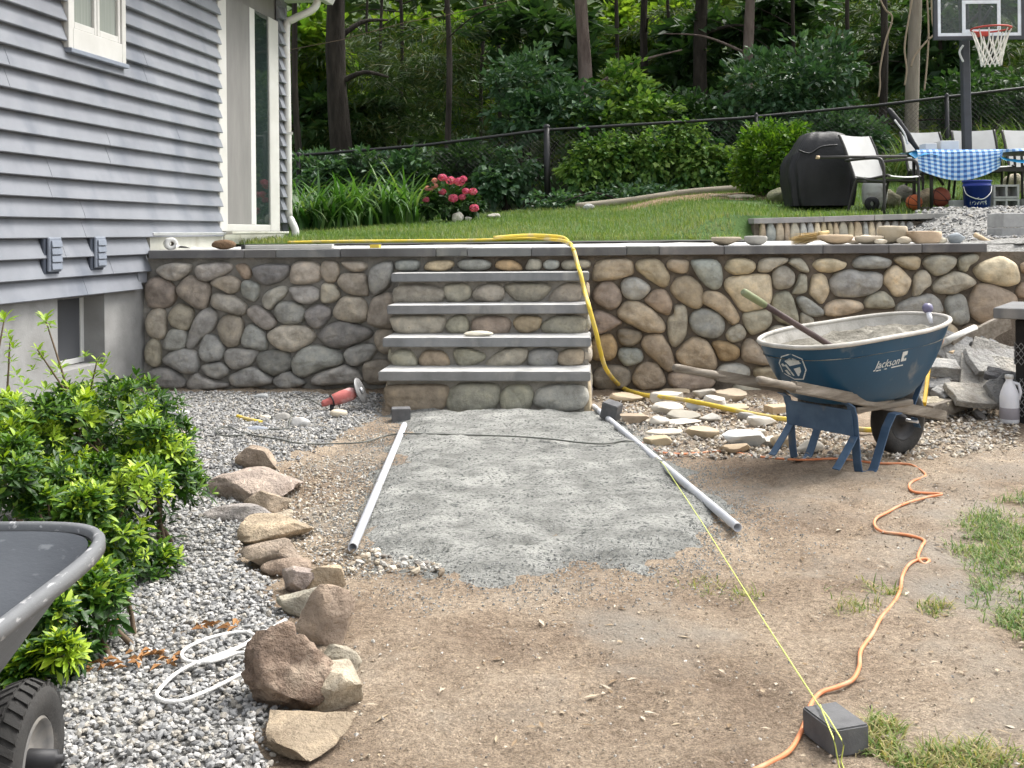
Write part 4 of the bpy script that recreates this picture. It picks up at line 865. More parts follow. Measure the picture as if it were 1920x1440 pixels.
# double window
win = hbox(wt0, wt1, -.02, .03, wz0, wz1).build('window', 'trim', house)
mb = MB()
for a in ((wt0-.005, wt0+.055, wz0, wz1), (wt1-.055, wt1+.005, wz0, wz1), (wt0+.055, wt1-.055, wz0, wz0+.15)): hbox(a[0], a[1], .031, .075, a[2], a[3], mb)
mb.build('frame', 'trim', win, .004)
tm = (wt0+wt1)/2
for a, b in ((wt0+.058, tm-.004), (tm+.004, wt1-.058)):
    mb = MB(); z0 = wz0+.153
    for q_ in ((a, a+.035, z0, wz1), (b-.035, b, z0, wz1), (a+.035, b-.035, z0, z0+.05)): hbox(q_[0], q_[1], .031, .062, q_[2], q_[3], mb)
    s_ = mb.build('sash', 'trim', win, .004)
    M.setdefault('curtain_glass', surf('curtain_glass', [(.20, .22, .20), (.30, .32, .29)], scale=5, rough=.12, bump=0, stretch=(6, 6, .2), spec=.6))
    hbox(a+.033, b-.033, .034, .040, z0+.05, wz1).build('pane', 'curtain_glass', win)
hbox(wt0-.008, wt1+.008, .02, .10, wz0-.035, wz0-.002).build('sill', 'vent', win, .004)
# sliding door
dz0 = hs(470, 432, .05)[1]
door = hbox(TD0, TD1, -.03, .02, dz0, 3.6).build('sliding_door', 'trim', house)
def dt(u): return hs(u, 250, .06)[0]
mb = MB()
for a, b in ((dt(414), dt(429)), (dt(509), dt(526))): hbox(a, b, .021, .045, dz0-.01, 3.6, mb)
hbox(dt(429), dt(509), .021, .042, dz0-.01, dz0+.06, mb); mb.build('frame', 'trim', door, .005)
hbox(dt(429)+.004, dt(474), .022, .035, dz0+.062, 3.6).build('screen_panel', 'screen', door)
hbox(dt(474)+.002, dt(483), .022, .040, dz0+.062, 3.6).build('stile', 'white', door, .004)
hbox(dt(483)+.003, dt(509)-.003, .022, .03, dz0+.062, 3.6).build('pane', 'glass', door)
hbox(dt(416), dt(524), .09, .16, dz0-.035, dz0-.012).build('threshold', 'flashing', door, .004)
# flashing board and concrete strip under the door
hbox(.06, TD0+.06, .005, .035, 1.10, dz0-.03).build('flashing_board', 'flashing', house)
hbox(.05, TD0+.04, .036, .075, dz0-.045, dz0-.02).build('drip_flashing', 'metal', house, .003)
hbox(TD0+.063, TE+.02, .005, .05, 1.10, dz0-.04).build('flashing_board', 'flashing', house)
# dryer vents
for (u0, u1, v0, v1) in ((86, 112, 440, 514), (174, 195, 439, 506)):
    t0, zt = hs(u0, v0, .06); t1, zb = hs(u1, v1, .06); tc_ = (t0+t1)/2; hw = .085; hz = (zt-zb)/2; zc = (zt+zb)/2; pw = t1-t0
    v_ = hbox(t0-.03, t1, .03, .062, zb, zt).build('vent', 'ventdark', house, .008)
    hbox(t0+.0, t1-.01, .0625, .085, zb+.02, zt-.02).build('hood', 'vent', v_, .006)
    for k in range(4):
        a = zb+.035+(zt-zb-.07)*k/4; bq = a+(zt-zb-.07)/4-.008
        mb = MB(); mb.hexa([hp(t0+.02, .086, a), hp(t0+.02, .100, a), hp(t1-.02, .100, a), hp(t1-.02, .086, a), hp(t0+.02, .086, bq), hp(t0+.02, .094, bq), hp(t1-.02, .094, bq), hp(t1-.02, .086, bq)])
        mb.build('louver', 'vent', v_, .002)
# eave, gutter, downspout, roof
hbox(-8, TE+.25, -.02, .42, 3.90, 3.96).build('soffit', 'white', house)
mb = MB(); prof = [(.42, 4.0), (.42, 3.88), (.50, 3.87), (.53, 3.93), (.53, 4.0)]
mb.sheet([[hp(t, a, b) for a, b in prof] for t in (-8, TE+.3)], False); mb.f.append((5, 6, 7, 8, 9)); mb.sm.append(False); mb.build('gutter', 'gutter', house)
mb = MB(); mb.hexa([hp(-8, .5, 3.99), hp(TE+.3, .5, 3.99), hp(TE+.3, -5, 6.2), hp(-8, -5, 6.2), hp(-8, .5, 4.06), hp(TE+.3, .5, 4.06), hp(TE+.3, -5, 6.3), hp(-8, -5, 6.3)]); mb.build('roof', 'roofing', house)
dsx = TE-.0
def onY(u, v, Y): return at(u, v, Y)
YD = hp(TE+.02, .1, 0).y
path = [at(596, -14, YD), at(594, 6, YD), at(583, 20, YD), at(548, 37, YD), at(537, 52, YD), at(538, 160, YD), at(540, 300, YD), at(541, 398, YD), at(545, 412, YD-.01), at(553, 430, YD-.03), at(554, 444, YD-.04)]
MB().tube(catmull(path, 4), .058, 8, flat=.75, up=(1, 0, 0)).build('downspout', 'gutter', house)
mb = MB(); mb.bar(at(531, 250, YD-.06), at(549, 250, YD-.06), .01, .03); mb.build('strap', 'gutter', house)

# things lying on the left of the wall cap
CT = 1.136
def cap_thing(u, v, off=-.12): s, z = ws(u, v, off); return wallp(s, off, CT)
t = thing('towel_roll', 'white paper roll standing on edge on the wall cap by the siding', 'roll', cap_thing(320, 465))
c = cap_thing(320, 465, -.14)
mb = MB(); R_ = Matrix.Translation(c+Vector((0, 0, .052))) @ Matrix.Rotation(math.radians(90), 4, 'X') @ Matrix.Rotation(.5, 4, 'Y')
mb.lathe([(.018, -.05), (.046, -.05), (.052, -.045), (.052, .045), (.046, .05), (.018, .05), (.018, -.05)], 20, R_); mb.build('paper', 'white', t)
mb = MB(); mb.lathe([(.016, -.051), (.0178, -.051), (.0178, .051), (.016, .051), (.016, -.051)], 14, R_); mb.build('core', 'oldwood', t)
c = cap_thing(362, 466, -.12); rows = []
for i in range(7): rows.append([c+Vector((-.13+.26*i/6, -.05+.1*j/5, .004+.03*max(0, math.sin(i*1.1+j*.8))*(1-i/7)+.012*(1-i/6))) for j in range(6)])
mb = MB(); mb.sheet(rows); tag(mb.build('cloth', 'white'), 'crumpled white cloth lying behind the brown stone on the cap', 'cloth')
me = rock_mesh('stone', (.20, .11, .085), 61, 2, (.8, .95), .04); o = link('stone', me, 'rock'); o.location = cap_thing(420, 465, -.1)+Vector((0, 0, .04)); o.color = (.20, .13, .08, 1); tag(o, 'smooth brown oval stone on the wall cap next to the door step', 'stone')
a, b = cap_thing(458, 466, -.10), cap_thing(625, 464, -.10); mb = MB(); mb.bar(a+Vector((0, 0, .019)), b+Vector((0, 0, .019)), .07, .034); o = mb.build('trim_board', 'trim', None, .004); tag(o, 'long pale trim board lying along the wall cap left of the steps', 'board')
mb = MB(); c = cap_thing(456, 466, -.03); mb.box(c+Vector((0, 0, .019)), (.03, .03, .036)); o = mb.build('bracket', 'black', None, .003); tag(o, 'small black bracket on the cap at the end of the trim board', 'bracket')

# ---------------------------------------------------------------- blue wheelbarrow
BH = math.radians(33); WPOS = Vector((2.15, 5.97, gz1(2.15, 5.97)))
bar = thing('wheelbarrow', 'blue steel wheelbarrow with wooden handles, holding mortar, in front of the wall', 'wheelbarrow', WPOS, BH)
B = lambda mb, name, mat, parent=bar, bevel=0.0, seg=1: mb.build(name, mat, parent, bevel, seg, world=False)
def rim(f, a):   # f 0 bottom .. 1 rim, a angle
    ca, sa = math.cos(a), math.sin(a)
    e = 2/2.7; sx = math.copysign(abs(ca)**e, ca); sy = math.copysign(abs(sa)**e, sa)
    g = f**.62
    fx = -.39+.055*g; lx = .28+.32*g; ly = .19+.15*g
    x = fx+lx*sx; y = ly*sy*(1-.10*max(0, ca)*f)
    z = .35+(.3625+.0525*ca)*f**1.2
    if f < .05: z += 0
    return Vector((x, y, z))
NA = 56; fsq = [0, .03, .10, .22, .38, .56, .75, .9, 1.0]
angs = [2*math.pi*j/NA for j in range(NA)]
mb = MB(); rows = [[rim(f, a) for a in angs] for f in fsq]; mb.sheet(rows, True, True); mb.f.append(tuple(reversed(range(NA)))); mb.sm.append(False)
tray = B(mb, 'tray', 'blue_paint')
def rin(f, a):
    p = rim(f, a); c = Vector((-.3, 0, p.z)); d = (p-c); return c+d*(1-.006/d.length)+Vector((0, 0, .006*(1-f)+.004))
mb = MB(); mb.sheet([[rin(f, a) for a in angs] for f in fsq], True, True); mb.f.append(tuple(reversed(range(NA)))); mb.sm.append(False)
B(mb, 'tray_lining', 'crust', tray)
mb = MB(); mb.tube([rim(1, a)+Vector((0, 0, .002)) for a in angs], .0125, 8, closed=True); B(mb, 'rolled_rim', 'crust', tray)
BV = BVHTree.FromPolygons([tuple(v) for v in sum(rows, [])], [f for f in mb.f[:0]] or [(i*NA+j, i*NA+(j+1) % NA, (i+1)*NA+(j+1) % NA, (i+1)*NA+j) for i in range(len(rows)-1) for j in range(NA)])
BIM = (Matrix.Translation(WPOS) @ Matrix.Rotation(BH, 4, 'Z')).inverted()
def on_tray(u, v):   # where the view of that pixel meets the tray
    o_ = BIM @ Vector((0, 0, CAM_H)); d_ = (BIM.to_3x3() @ ray(u, v)).normalized()
    h = BV.ray_cast(o_, d_); return (h[0], h[1] if h[1].dot(d_) < 0 else -h[1]) if h[0] is not None else (None, None)
def decal(name, me, u, v, mat='decal', parent=tray, rot=0.0):
    P, N = on_tray(u, v)
    if P is None: return
    xr = Vector((1, 0, 0)); xr = (xr-N*xr.dot(N)).normalized(); yr = N.cross(xr)
    xr, yr = xr*math.cos(rot)+yr*math.sin(rot), yr*math.cos(rot)-xr*math.sin(rot)
    for vx in me.vertices:
        q = P+xr*vx.co.x+yr*vx.co.y+N*.05; h = BV.ray_cast(q, -N)
        if h[0] is not None: vx.co = h[0]+N*(.0022+vx.co.z)
        else: vx.co = P+xr*vx.co.x+yr*vx.co.y+N*.003
    link(name, me, mat, parent, False)
decal('lettering', textmesh('Jackson', .058, .35), 1664, 681, rot=.10)
mb = MB(); mb.prism([(-.10, -.003), (.10, -.003), (.10, .003), (-.10, .003)], 0, .0006); decal('lettering_underline', mb.mesh('underline'), 1668, 690, rot=.10)
mb = MB(); mb.prism([(-.019, -.026), (.021, -.026), (.028, .026), (-.012, .026)], 0, .0006); decal('square_emblem', mb.mesh('emblem'), 1694, 668, rot=.10)
# badge: hexagonal outline with a vehicle-like sketch inside
def outline(pts, wd):
    m_ = MB(); k = len(pts)
    for i in range(k):
        a, b = Vector((*pts[i], 0)), Vector((*pts[(i+1) % k], 0)); t_ = (b-a).normalized(); n_ = Vector((-t_.y, t_.x, 0))*wd/2
        m_.add([a-n_-t_*wd*.4, b-n_+t_*wd*.4, b+n_+t_*wd*.4, a+n_-t_*wd*.4], [(0, 1, 2, 3)])
    return m_
hx = [(-.075, .035), (-.035, .085), (.028, .072), (.078, .022), (.072, -.035), (.03, -.09), (-.03, -.078), (-.066, -.035)]
mb = outline(hx, .006); decal('badge_outline', mb.mesh('badge'), 1486, 688, rot=.12)
mb = MB(); mb.prism([(-.055, .025), (-.03, .062), (-.012, .066), (-.008, -.012), (-.04, -.03)], 0, .0006); mb.prism([(.005, .05), (.03, .04), (.055, .012), (.055, .004), (.01, .004)], 0, .0006)
mb.prism([(-.02, -.03), (.05, -.018), (.05, -.028), (-.018, -.045)], 0, .0006); mb.prism([(-.028, -.05), (-.01, -.045), (-.01, -.066), (-.024, -.066)], 0, .0006); mb.prism([(.012, -.048), (.046, -.04), (.04, -.056), (.014, -.066)], 0, .0006)
decal('badge_sketch', mb.mesh('badge'), 1486, 688, rot=.12)
# handles
HZ = lambda x: .56+(x+1.4)*(-.36/1.66)
for sy in (-1, 1):
    a, b = Vector((-1.4, sy*.29, .56)), Vector((.26, sy*.11, .20)); d_ = (b-a); g0 = a+d_*.16
    mb = MB(); mb.bar(g0, b, .040, .058); h_ = B(mb, 'handle', 'oldwood', bar, .006, 2)
    mb = MB(); mb.tube([a, a+d_*.006, a+d_*.02, a+d_*.10, a+d_*.14, g0+d_*.03], .02, 10, rs=[.012, .02, .022, .019, .022, .022]); B(mb, 'grip', 'oldwood', h_)
# legs, braces, cross panel
for sy in (-1, 1):
    y = sy*.215
    def strap(pts, wd=.05, th=.006):
        m_ = MB(); L = []; R = []
        for p in pts: L.append(Vector((p[0], y-wd/2*sy*0-wd/2, p[1]))); R.append(Vector((p[0], y+wd/2, p[1])))
        k = len(pts); nn = []
        for i in range(k):
            d = Vector((pts[min(i+1, k-1)][0]-pts[max(i-1, 0)][0], 0, pts[min(i+1, k-1)][1]-pts[max(i-1, 0)][1])).normalized(); nn.append(Vector((-d.z, 0, d.x))*th/2)
        rows_ = [[L[i]-nn[i], R[i]-nn[i], R[i]+nn[i], L[i]+nn[i]] for i in range(k)]
        m_.sheet(rows_, False, True); m_.f += [(3, 2, 1, 0), tuple(4*(k-1)+j for j in range(4))]; m_.sm += [False, False]; return m_
    lg = B(strap([(-.70, HZ(-.70)-.03), (-.655, HZ(-.66)-.045), (-.635, .30), (-.61, .06), (-.60, .015), (-.585, .003), (-.50, .003), (-.485, .015), (-.46, .06), (-.38, .22), (-.33, HZ(-.33)-.045), (-.28, HZ(-.28)-.031)]), 'leg', 'blue_steel', bar)
    B(strap([(-.632, .20), (-.66, .165), (-.76, .06), (-.775, .05)], .045), 'foot_brace', 'blue_steel', lg)
mb = MB(); mb.hexa([Vector((-.638, -.215, .20)), Vector((-.632, -.215, .20)), Vector((-.632, .215, .20)), Vector((-.638, .215, .20)), Vector((-.652, -.215, .335)), Vector((-.646, -.215, .335)), Vector((-.646, .215, .335)), Vector((-.652, .215, .335))]); B(mb, 'leg_panel', 'blue_steel', bar)
# wheel
XW = Matrix.Rotation(math.pi/2, 4, 'X'); CWH = Vector((0, 0, .195))
wh = bpy.data.objects.new('wheel', None); COL.objects.link(wh); wh.parent = bar; wh.location = (0, 0, .195)
prof = [(.115, -.038), (.135, -.046), (.165, -.048), (.185, -.040), (.194, -.018), (.195, 0), (.194, .018), (.185, .040), (.165, .048), (.135, .046), (.115, .038)]
mb = MB(); mb.lathe(prof, 40, XW); B(mb, 'tyre', 'rubber', wh)
mb = MB(); mb.lathe([(.118, -.036), (.110, -.040), (.104, -.026), (.055, -.020), (.03, -.03), (.02, -.055), (.0, -.055)], 32, XW); mb.lathe([(.0, .055), (.02, .055), (.03, .03), (.055, .020), (.104, .026), (.110, .040), (.118, .036)], 32, XW); B(mb, 'wheel_disc', 'black', wh)
mb = MB(); mb.tube([(0, -.13, 0), (0, .13, 0)], .009, 10); B(mb, 'axle', 'metal', wh)
for sy in (-1, 1):
    B(MB().bar((0.03, sy*.105, .16), (.0, sy*.105, .215), .004, .04, (0, 1, 0)), 'axle_bracket', 'blue_steel', bar)
    B(MB().bar((-.05, sy*.12, .26), (.12, sy*.13, .56), .03, .006, (1, 0, 0)), 'tray_brace', 'blue_steel', bar)
mb = MB(); mb.box((-.36, 0, .325), (.46, .40, .03)); B(mb, 'riser_block', 'oldwood', bar, .004)
# mortar heap in the tray
rows = []
for i in range(25):
    f = i/24; R_ = []
    for j in range(48):
        a = 2*math.pi*j/48; p = rin(.90, a); c = Vector((-.26, 0, 0)); q_ = c+(Vector((p.x, p.y, 0))-c)*(1-f)
        z = rim(.84, a).z*(1-f)+.655*f+.045*(1-(1-f)**2)*(.5+.8*math.sin(q_.x*3+1.0))+.030*fnoise((q_.x, q_.y, 0), 9, 4)+.02*fnoise((q_.x, q_.y, 0), 24, 5)
        if i == 0: z = rim(.82, a).z
        R_.append(Vector((q_.x, q_.y, z)))
    rows.append(R_)
mb = MB(); mb.sheet(rows, True, True); mb.xform(Matrix.Translation(WPOS) @ Matrix.Rotation(BH, 4, 'Z')); o = mb.build('mortar_mix', 'wetmix'); tag(o, 'heap of grey mortar mix inside the blue wheelbarrow', 'mortar')
# hoe leaning in the tray
a, b = at(1392, 546, 5.33), at(1568, 655, 5.62); d_ = (b-a)
hoe = thing('mixing_hoe', 'long handled tool with green grip leaning out of the blue wheelbarrow', 'hoe', b)
MB().tube([a+d_*.22, a+d_*.6, b, b+d_*.35], .0165, 10).build('shaft', 'darkhandle', hoe)
MB().tube([a, a+d_*.005, a+d_*.02, a+d_*.12, a+d_*.23], .02, 12, rs=[.010, .016, .0205, .0205, .018]).build('grip', 'greengrip', hoe)
e = b+d_*.35; MB().box(e, (.16, .012, .13), Matrix.Rotation(BH+1.57, 3, 'Z')).build('blade', 'metal', hoe, .003)
# small knobbed tool hooked on the front rim
c = at(1739, 578, 6.06)
t = thing('hose_nozzle', 'small hose nozzle with round dark head hooked over the wheelbarrow front rim', 'nozzle', c)
mb = MB(); mb.lathe([(.0, -.03), (.022, -.024), (.031, 0), (.026, .018), (.012, .028), (0, .03)], 16, Matrix.Translation(c) @ Matrix.Rotation(1.2, 4, 'X')); mb.build('head', 'purple', t)
MB().tube([c+Vector((0, -.005, -.015)), c+Vector((.0, -.03, -.05)), c+Vector((.003, -.05, -.085))], .014, 10, rs=[.013, .015, .010]).build('handle', 'jug', t)

# ---------------------------------------------------------------- black wheelbarrow at the near left
KX, KY = -1.055, 2.27
kb = thing('wheelbarrow', 'black plastic wheelbarrow with scuffed rim in the near left corner', 'wheelbarrow', (KX, KY, 0))
def kr(f, a):
    ca, sa = math.cos(a), math.sin(a); e = 2/5.0; sx = math.copysign(abs(ca)**e, ca); sy = math.copysign(abs(sa)**e, sa)
    lx = .13+.205*f; y0, y1 = KY-.66-.12*f, KY-.30+.34*f; cy, ly = (y0+y1)/2, (y1-y0)/2
    x = -1.18+lx*sx; y = cy+ly*sy; z = .30+(.32+.01*max(0, sa))*f
    return Vector((x, y, z))
an = [2*math.pi*j/72+.02 for j in range(72)]
mb = MB(); mb.sheet([[kr(f, a) for a in an] for f in (0, .08, .3, .6, .93)], True, True); mb.f.append(tuple(reversed(range(72)))); mb.sm.append(False); tr = mb.build('tray', 'poly', kb)
def ki(f, a):
    p = kr(f, a); c = Vector((-1.18, KY-.36, p.z)); d = p-c; return c+d*(1-.012/d.length)+Vector((0, 0, .012*(1-f)))
mb = MB(); mb.sheet([[ki(f, a) for a in an] for f in (0, .08, .3, .6, .97)], True, True); mb.f.append(tuple(reversed(range(72)))); mb.sm.append(False); mb.build('tray_lining', 'poly', tr)
def lip(d, h, a):
    p = kr(1, a); c = Vector((-1.18, KY-.36, p.z)); v = p-c; v.z = 0; return p+v.normalized()*d+Vector((0, 0, h))
mb = MB(); mb.sheet([[lip(d, h, a) for a in an] for d, h in ((-.012, -.012), (-.010, .001), (-.004, .005), (.008, .004), (.015, -.003), (.016, -.022), (.011, -.023), (.009, -.008), (-.010, -.018))], True, True); mb.build('rim', 'polyrim', tr)
wc = Vector((KX, KY, .138))
kw = bpy.data.objects.new('wheel', None); COL.objects.link(kw); kw.parent = kb; kw.location = (0, 0, .138); PMAT[kw.name] = Matrix.Translation(wc)
YX = Matrix.Rotation(math.pi/2, 4, 'Y')
MWH = Matrix.Translation(wc) @ Matrix.Scale(.95, 4) @ Matrix.Rotation(.06, 4, 'Z') @ YX
mb = MB(); mb.lathe([(.092, -.036), (.112, -.044), (.138, -.046), (.156, -.036), (.164, -.015), (.165, 0), (.164, .015), (.156, .036), (.138, .046), (.112, .044), (.092, .036)], 56, MWH); ty = mb.build('tyre', 'rubber', kw)
mb = MB()
for k in range(34):     # tread ribs
    a = 2*math.pi*k/34
    for sgn in (-1, 1):
        m_ = MWH @ Matrix.Rotation(a+.05*sgn, 4, 'Z'); mb.hexa([m_ @ Vector(p) for p in ((.158, -.010, .004*sgn), (.158, .010, .004*sgn), (.150, .026, .038*sgn), (.150, .008, .038*sgn), (.1705, -.009, .004*sgn), (.1705, .009, .004*sgn), (.160, .024, .039*sgn), (.160, .009, .039*sgn))])
mb.build('tread', 'rubber', ty)
mb = MB(); mb.lathe([(.095, .030), (.086, .040), (.080, .028), (.045, .012), (.024, .016), (.0, .016)], 36, MWH); mb.lathe([(.0, -.016), (.045, -.012), (.080, -.028), (.086, -.040), (.095, -.030)], 36, MWH); mb.build('wheel_disc', surf('greyplastic', [(.11, .11, .105), (.17, .165, .16)], scale=6, rough=.7, bump=.1, bscale=50, second=((.26, .24, .21), 8, .55, .7)), kw)
mb = MB(); mb.lathe([(.0, .092), (.010, .092), (.010, .080), (.020, .078), (.024, .02), (.024, -.02), (.022, -.092), (.010, -.095), (.010, -.11), (0, -.11)], 20, MWH); mb.build('hub', 'black', kw)
for sx in (-1, 1):
    MB().tube([(-1.18+sx*.06, KY-.24, .24), (-1.18+sx*.09, KY-.4, .28), (-1.18+sx*.27, KY-1.3, .48)], .018, 10).build('handle', 'black', kb)
MB().bar((-1.35, KY-.55, .0), (-1.33, KY-.5, .3), .03, .03, (1, 0, 0)).build('leg', 'black', kb)
MB().bar((-.92, KY-.60, .0), (-.94, KY-.5, .3), .03, .03, (1, 0, 0)).build('leg', 'black', kb)

# ---------------------------------------------------------------- rocks and stones lying about
def lay_rock(name, label, cat, u0, u1, v0, v1, seed, col, depth=.7, group=None, mat='rock', rz=None, tilt=(0, 0), zb=None, sink=.12, hmin=.25, **kw):
    """a rock whose near foot stands at pixel (mid u, v1); sized from its width and height in the photograph"""
    uc = (u0+u1)/2; z = 0 if zb is None else zb; p = gp(uc, v1, z)
    if zb is None: z = gz1(p.x, p.y); p = gp(uc, v1, z)
    Y = p.y; w_ = sz(u1-u0, Y); dp = w_*depth; vh = sz(v1-v0, Y); ph = math.atan2(CAM_H-z, Y)
    h = max((vh-dp*.85*math.sin(ph))/math.cos(ph), hmin*w_)
    me = rock_mesh(name, (w_, dp, h*(1+sink)), seed, **kw); o = link(name, me, mat)
    o.location = (p.x, Y+dp*.5, z+h*(1-sink)/2); o.rotation_euler = (tilt[0], tilt[1], rz if rz is not None else random.uniform(-.25, .25)); o.color = (*col, 1)
    tag(o, label, cat, group); return o
def c3(a): return tuple(260+a[i]/3.556 if i < 2 else 680+a[i]/3.556 for i in range(4))
def c6(a): return tuple(350+a[i]/3.273 if i < 2 else 1000+a[i]/3.273 for i in range(4))
GB = 'border rocks along the gravel'
def R(lab, box, seed, col, **k):
    k = dict(dict(cuts=16, cutd=(.42, .74), rough=.09, sub=4, sharp=28), **k)
    if k['cuts'] < 4: k['sharp'] = 0; k['cutd'] = (.8, .95)
    elif k['cuts'] < 16 and 'pit' not in k: k['cuts'] = 16
    u0, u1, v0, v1 = box; gx_, gy_ = (u1-u0)*.19, (v1-v0)*.13; k.setdefault('sink', .22); col = tuple(min(.6, c_*k_+.03) for c_, k_ in zip(col, (1.12, 1.22, 1.2))); col = tuple(.58*a_+.42*b_ for a_, b_ in zip(col, (.40, .31, .245)))
    return lay_rock('boulder', lab, 'rock', u0-gx_, u1+gx_, v0-gy_, v1+gy_*.5, seed, col, group=GB, **k)
R('angular brown rock farthest up the border, standing on the pale gravel', c3((655, 885, 560, 725)), 1, (.27, .20, .15), depth=.7, cuts=9)
R('long pinkish grey slab rock in the border beside the shrub tip', c3((475, 960, 705, 960)), 2, (.34, .265, .235), depth=.85, hmin=.16, cuts=8)
R('block of tan rock against the near end of the pinkish slab', c3((720, 965, 860, 1010)), 14, (.33, .25, .18), depth=.5, cuts=10, hmin=.3)
R('flat dark rock with bluish grey top beside the gravel', c3((470, 840, 930, 1080)), 3, (.24, .235, .25), depth=.55, hmin=.2, cuts=10)
R('small tan stone between the dark flat rock and the path', c3((850, 990, 995, 1050)), 4, (.38, .31, .23), depth=.6)
R('light tan boulder with rounded top behind the brown flat faced one', c3((690, 1060, 1030, 1220)), 5, (.40, .30, .20), depth=.75, cuts=7)
R('brown boulder with a broad flat face toward the camera', c3((680, 1050, 1180, 1380)), 6, (.26, .20, .155), depth=.55, cuts=8, flats=(((0, -1, .25), .6), ((0, .2, 1), .7)))
R('smooth brown oval stone resting against the flat faced boulder', c3((840, 1085, 1300, 1420)), 7, (.25, .175, .13), depth=.55, cuts=2, rough=.05, rz=.25)
R('purplish grey rock beside the tan striped one', c6((590, 765, 210, 370)), 8, (.25, .205, .20), depth=.7, cuts=8)
R('tan rock with streaked face next to the open pipe end', c6((735, 940, 200, 355)), 9, (.42, .31, .20), depth=.6, cuts=9)
R('pale grey flat rock behind the big brown boulder', c6((575, 820, 330, 510)), 10, (.36, .34, .28), depth=.6, cuts=9)
R('big brown boulder leaning over the dirt path edge', c6((680, 960, 330, 685)), 11, (.29, .205, .15), depth=.85, cuts=9, sub=4, flats=(((-.3, -1, .1), .62), ((.2, -.3, 1), .72)))
o = R('largest pitted reddish brown boulder by the white rope', c6((378, 810, 575, 1115)), 12, (.31, .20, .145), depth=.72, cuts=9, cutd=(.62, .86), sub=4, pit=.30, rough=.20, rz=.1, hmin=.9, sharp=0)
o.data.materials.clear(); o.data.materials.append(M['pitted'])
R('weathered pale rock lying behind the white slab', c6((790, 1020, 690, 890)), 13, (.33, .30, .235), depth=.6, cuts=9, hmin=.2)
R('whitish tan slab beside the pitted boulder', c6((715, 1000, 815, 1120)), 15, (.50, .42, .32), depth=.95, cuts=8, hmin=.2, flats=(((0, 0, 1), .45),))
R('low mossy tan flat stone at the bottom of the border', c6((440, 870, 1145, 1440)), 16, (.27, .205, .13), depth=1.05, cuts=7, hmin=.10, flats=(((0, 0, 1), .4),))
# chips and stones between the shrub and the steps
def c2(a): return tuple(250+a[i]/3.84 if i < 2 else 420+a[i]/3.84 for i in range(4))
S_ = lambda lab, box, seed, col, **k: lay_rock('stone', lab, 'stone', *box, seed, col, group='stones on the gravel by the left wall', mat='cutrock', **k)
S_('thin grey chip lying below the left stone wall', c2((840, 970, 1215, 1275)), 21, (.36, .37, .37), depth=.5, hmin=.15, cuts=8)
S_('round cream stone in front of the red grinder', c2((1405, 1535, 1330, 1405)), 22, (.52, .46, .36), depth=.8, cuts=1, rough=.04)
S_('angular grey stone behind the grinder cord', c3((890, 1010, 330, 405)), 23, (.27, .26, .24), depth=.7)
S_('pale triangular chip next to the grinder cord', c3((1000, 1140, 360, 445)), 24, (.52, .51, .49), depth=.5, cuts=9)
S_('bluish slate chip next to the yellow chisel tip', c3((690, 850, 415, 480)), 25, (.24, .26, .29), depth=.6, hmin=.18)
S_('cream pebble stone beside the yellow chisel', c3((780, 880, 345, 390)), 26, (.50, .45, .36), depth=.7)
S_('pale pink flat stone poking out beside the shrub', (312, 350, 803, 824), 27, (.50, .43, .38), depth=.5, hmin=.3)
S_('grey cut slab lying on gravel behind the shrub', (300, 350, 768, 798), 28, (.40, .40, .40), depth=.7, hmin=.15, flats=(((0, 0, 1), .3),))
# stone on the third step and offcuts
s_, z_ = ws(898, 628, RO[1]-.1); p = wallp(s_, RO[1]-.08, TZ[1][2]); me = rock_mesh('stone', (.22, .10, .045), 29, 5, (.7, .95), .06); o = link('stone', me, 'cutrock'); o.location = p+Vector((0, 0, .019)); o.rotation_euler = (0, 0, -WA); o.color = (.55, .51, .42, 1); tag(o, 'cream stone chip left on the second step tread', 'stone')
# sliced fieldstones right of the path
def cF(a): return tuple(1080+a[i]/4.8 if i < 2 else 680+a[i]/4.8 for i in range(4))
C_ = lambda lab, box, seed, col, **k: lay_rock('sliced_stone', lab, 'stone', *cF(box), seed, col, group='sliced fieldstones below the right wall', mat='cutrock', **dict(dict(depth=.62, hmin=.13, cuts=7, cutd=(.5, .85), rough=.06, sharp=30, flats=(((random.uniform(-.3, .3), random.uniform(-.5, .1), 1), .3),)), **k))
tn, wt, gy, br = (.46, .38, .27), (.56, .52, .45), (.33, .32, .295), (.36, .27, .18)
C_('smooth tan flat stone nearest the bottom step corner', (310, 620, 265, 365), 31, tn)
C_('long thin tan slice tucked against the wall foot', (730, 1040, 232, 290), 32, tn, depth=.3)
C_('cream slice lying right under the yellow hose', (680, 1000, 255, 400), 33, wt)
C_('cream slice in front of the hose with a raised lip', (690, 985, 350, 480), 34, wt)
C_('pointed cream slice behind the hose', (1060, 1270, 230, 330), 35, wt)
C_('thick cream slice with brown back edge near the far handle', (1270, 1560, 230, 360), 36, (.48, .40, .30), hmin=.25)
C_('white freshly cut slice just above the hose', (1160, 1360, 290, 430), 37, (.62, .60, .56))
C_('pale grey slice crossed by the hose', (1000, 1175, 345, 440), 38, (.52, .53, .53))
C_('tan chunk below the hose, left of the grey half stone', (1310, 1570, 365, 475), 39, tn)
C_('domed grey brown half stone in the middle of the slices', (820, 1140, 420, 545), 40, (.30, .28, .235), hmin=.3, cuts=2)
C_('cream disc under the domed half stone', (800, 1150, 500, 580), 41, wt, hmin=.08)
C_('grey slice right of the domed half stone', (1120, 1320, 450, 555), 42, (.42, .40, .36))
C_('boxy tan and grey offcut beside the dark block', (405, 680, 455, 565), 43, (.33, .26, .19), hmin=.25, flats=(((0, 0, 1), .4),))
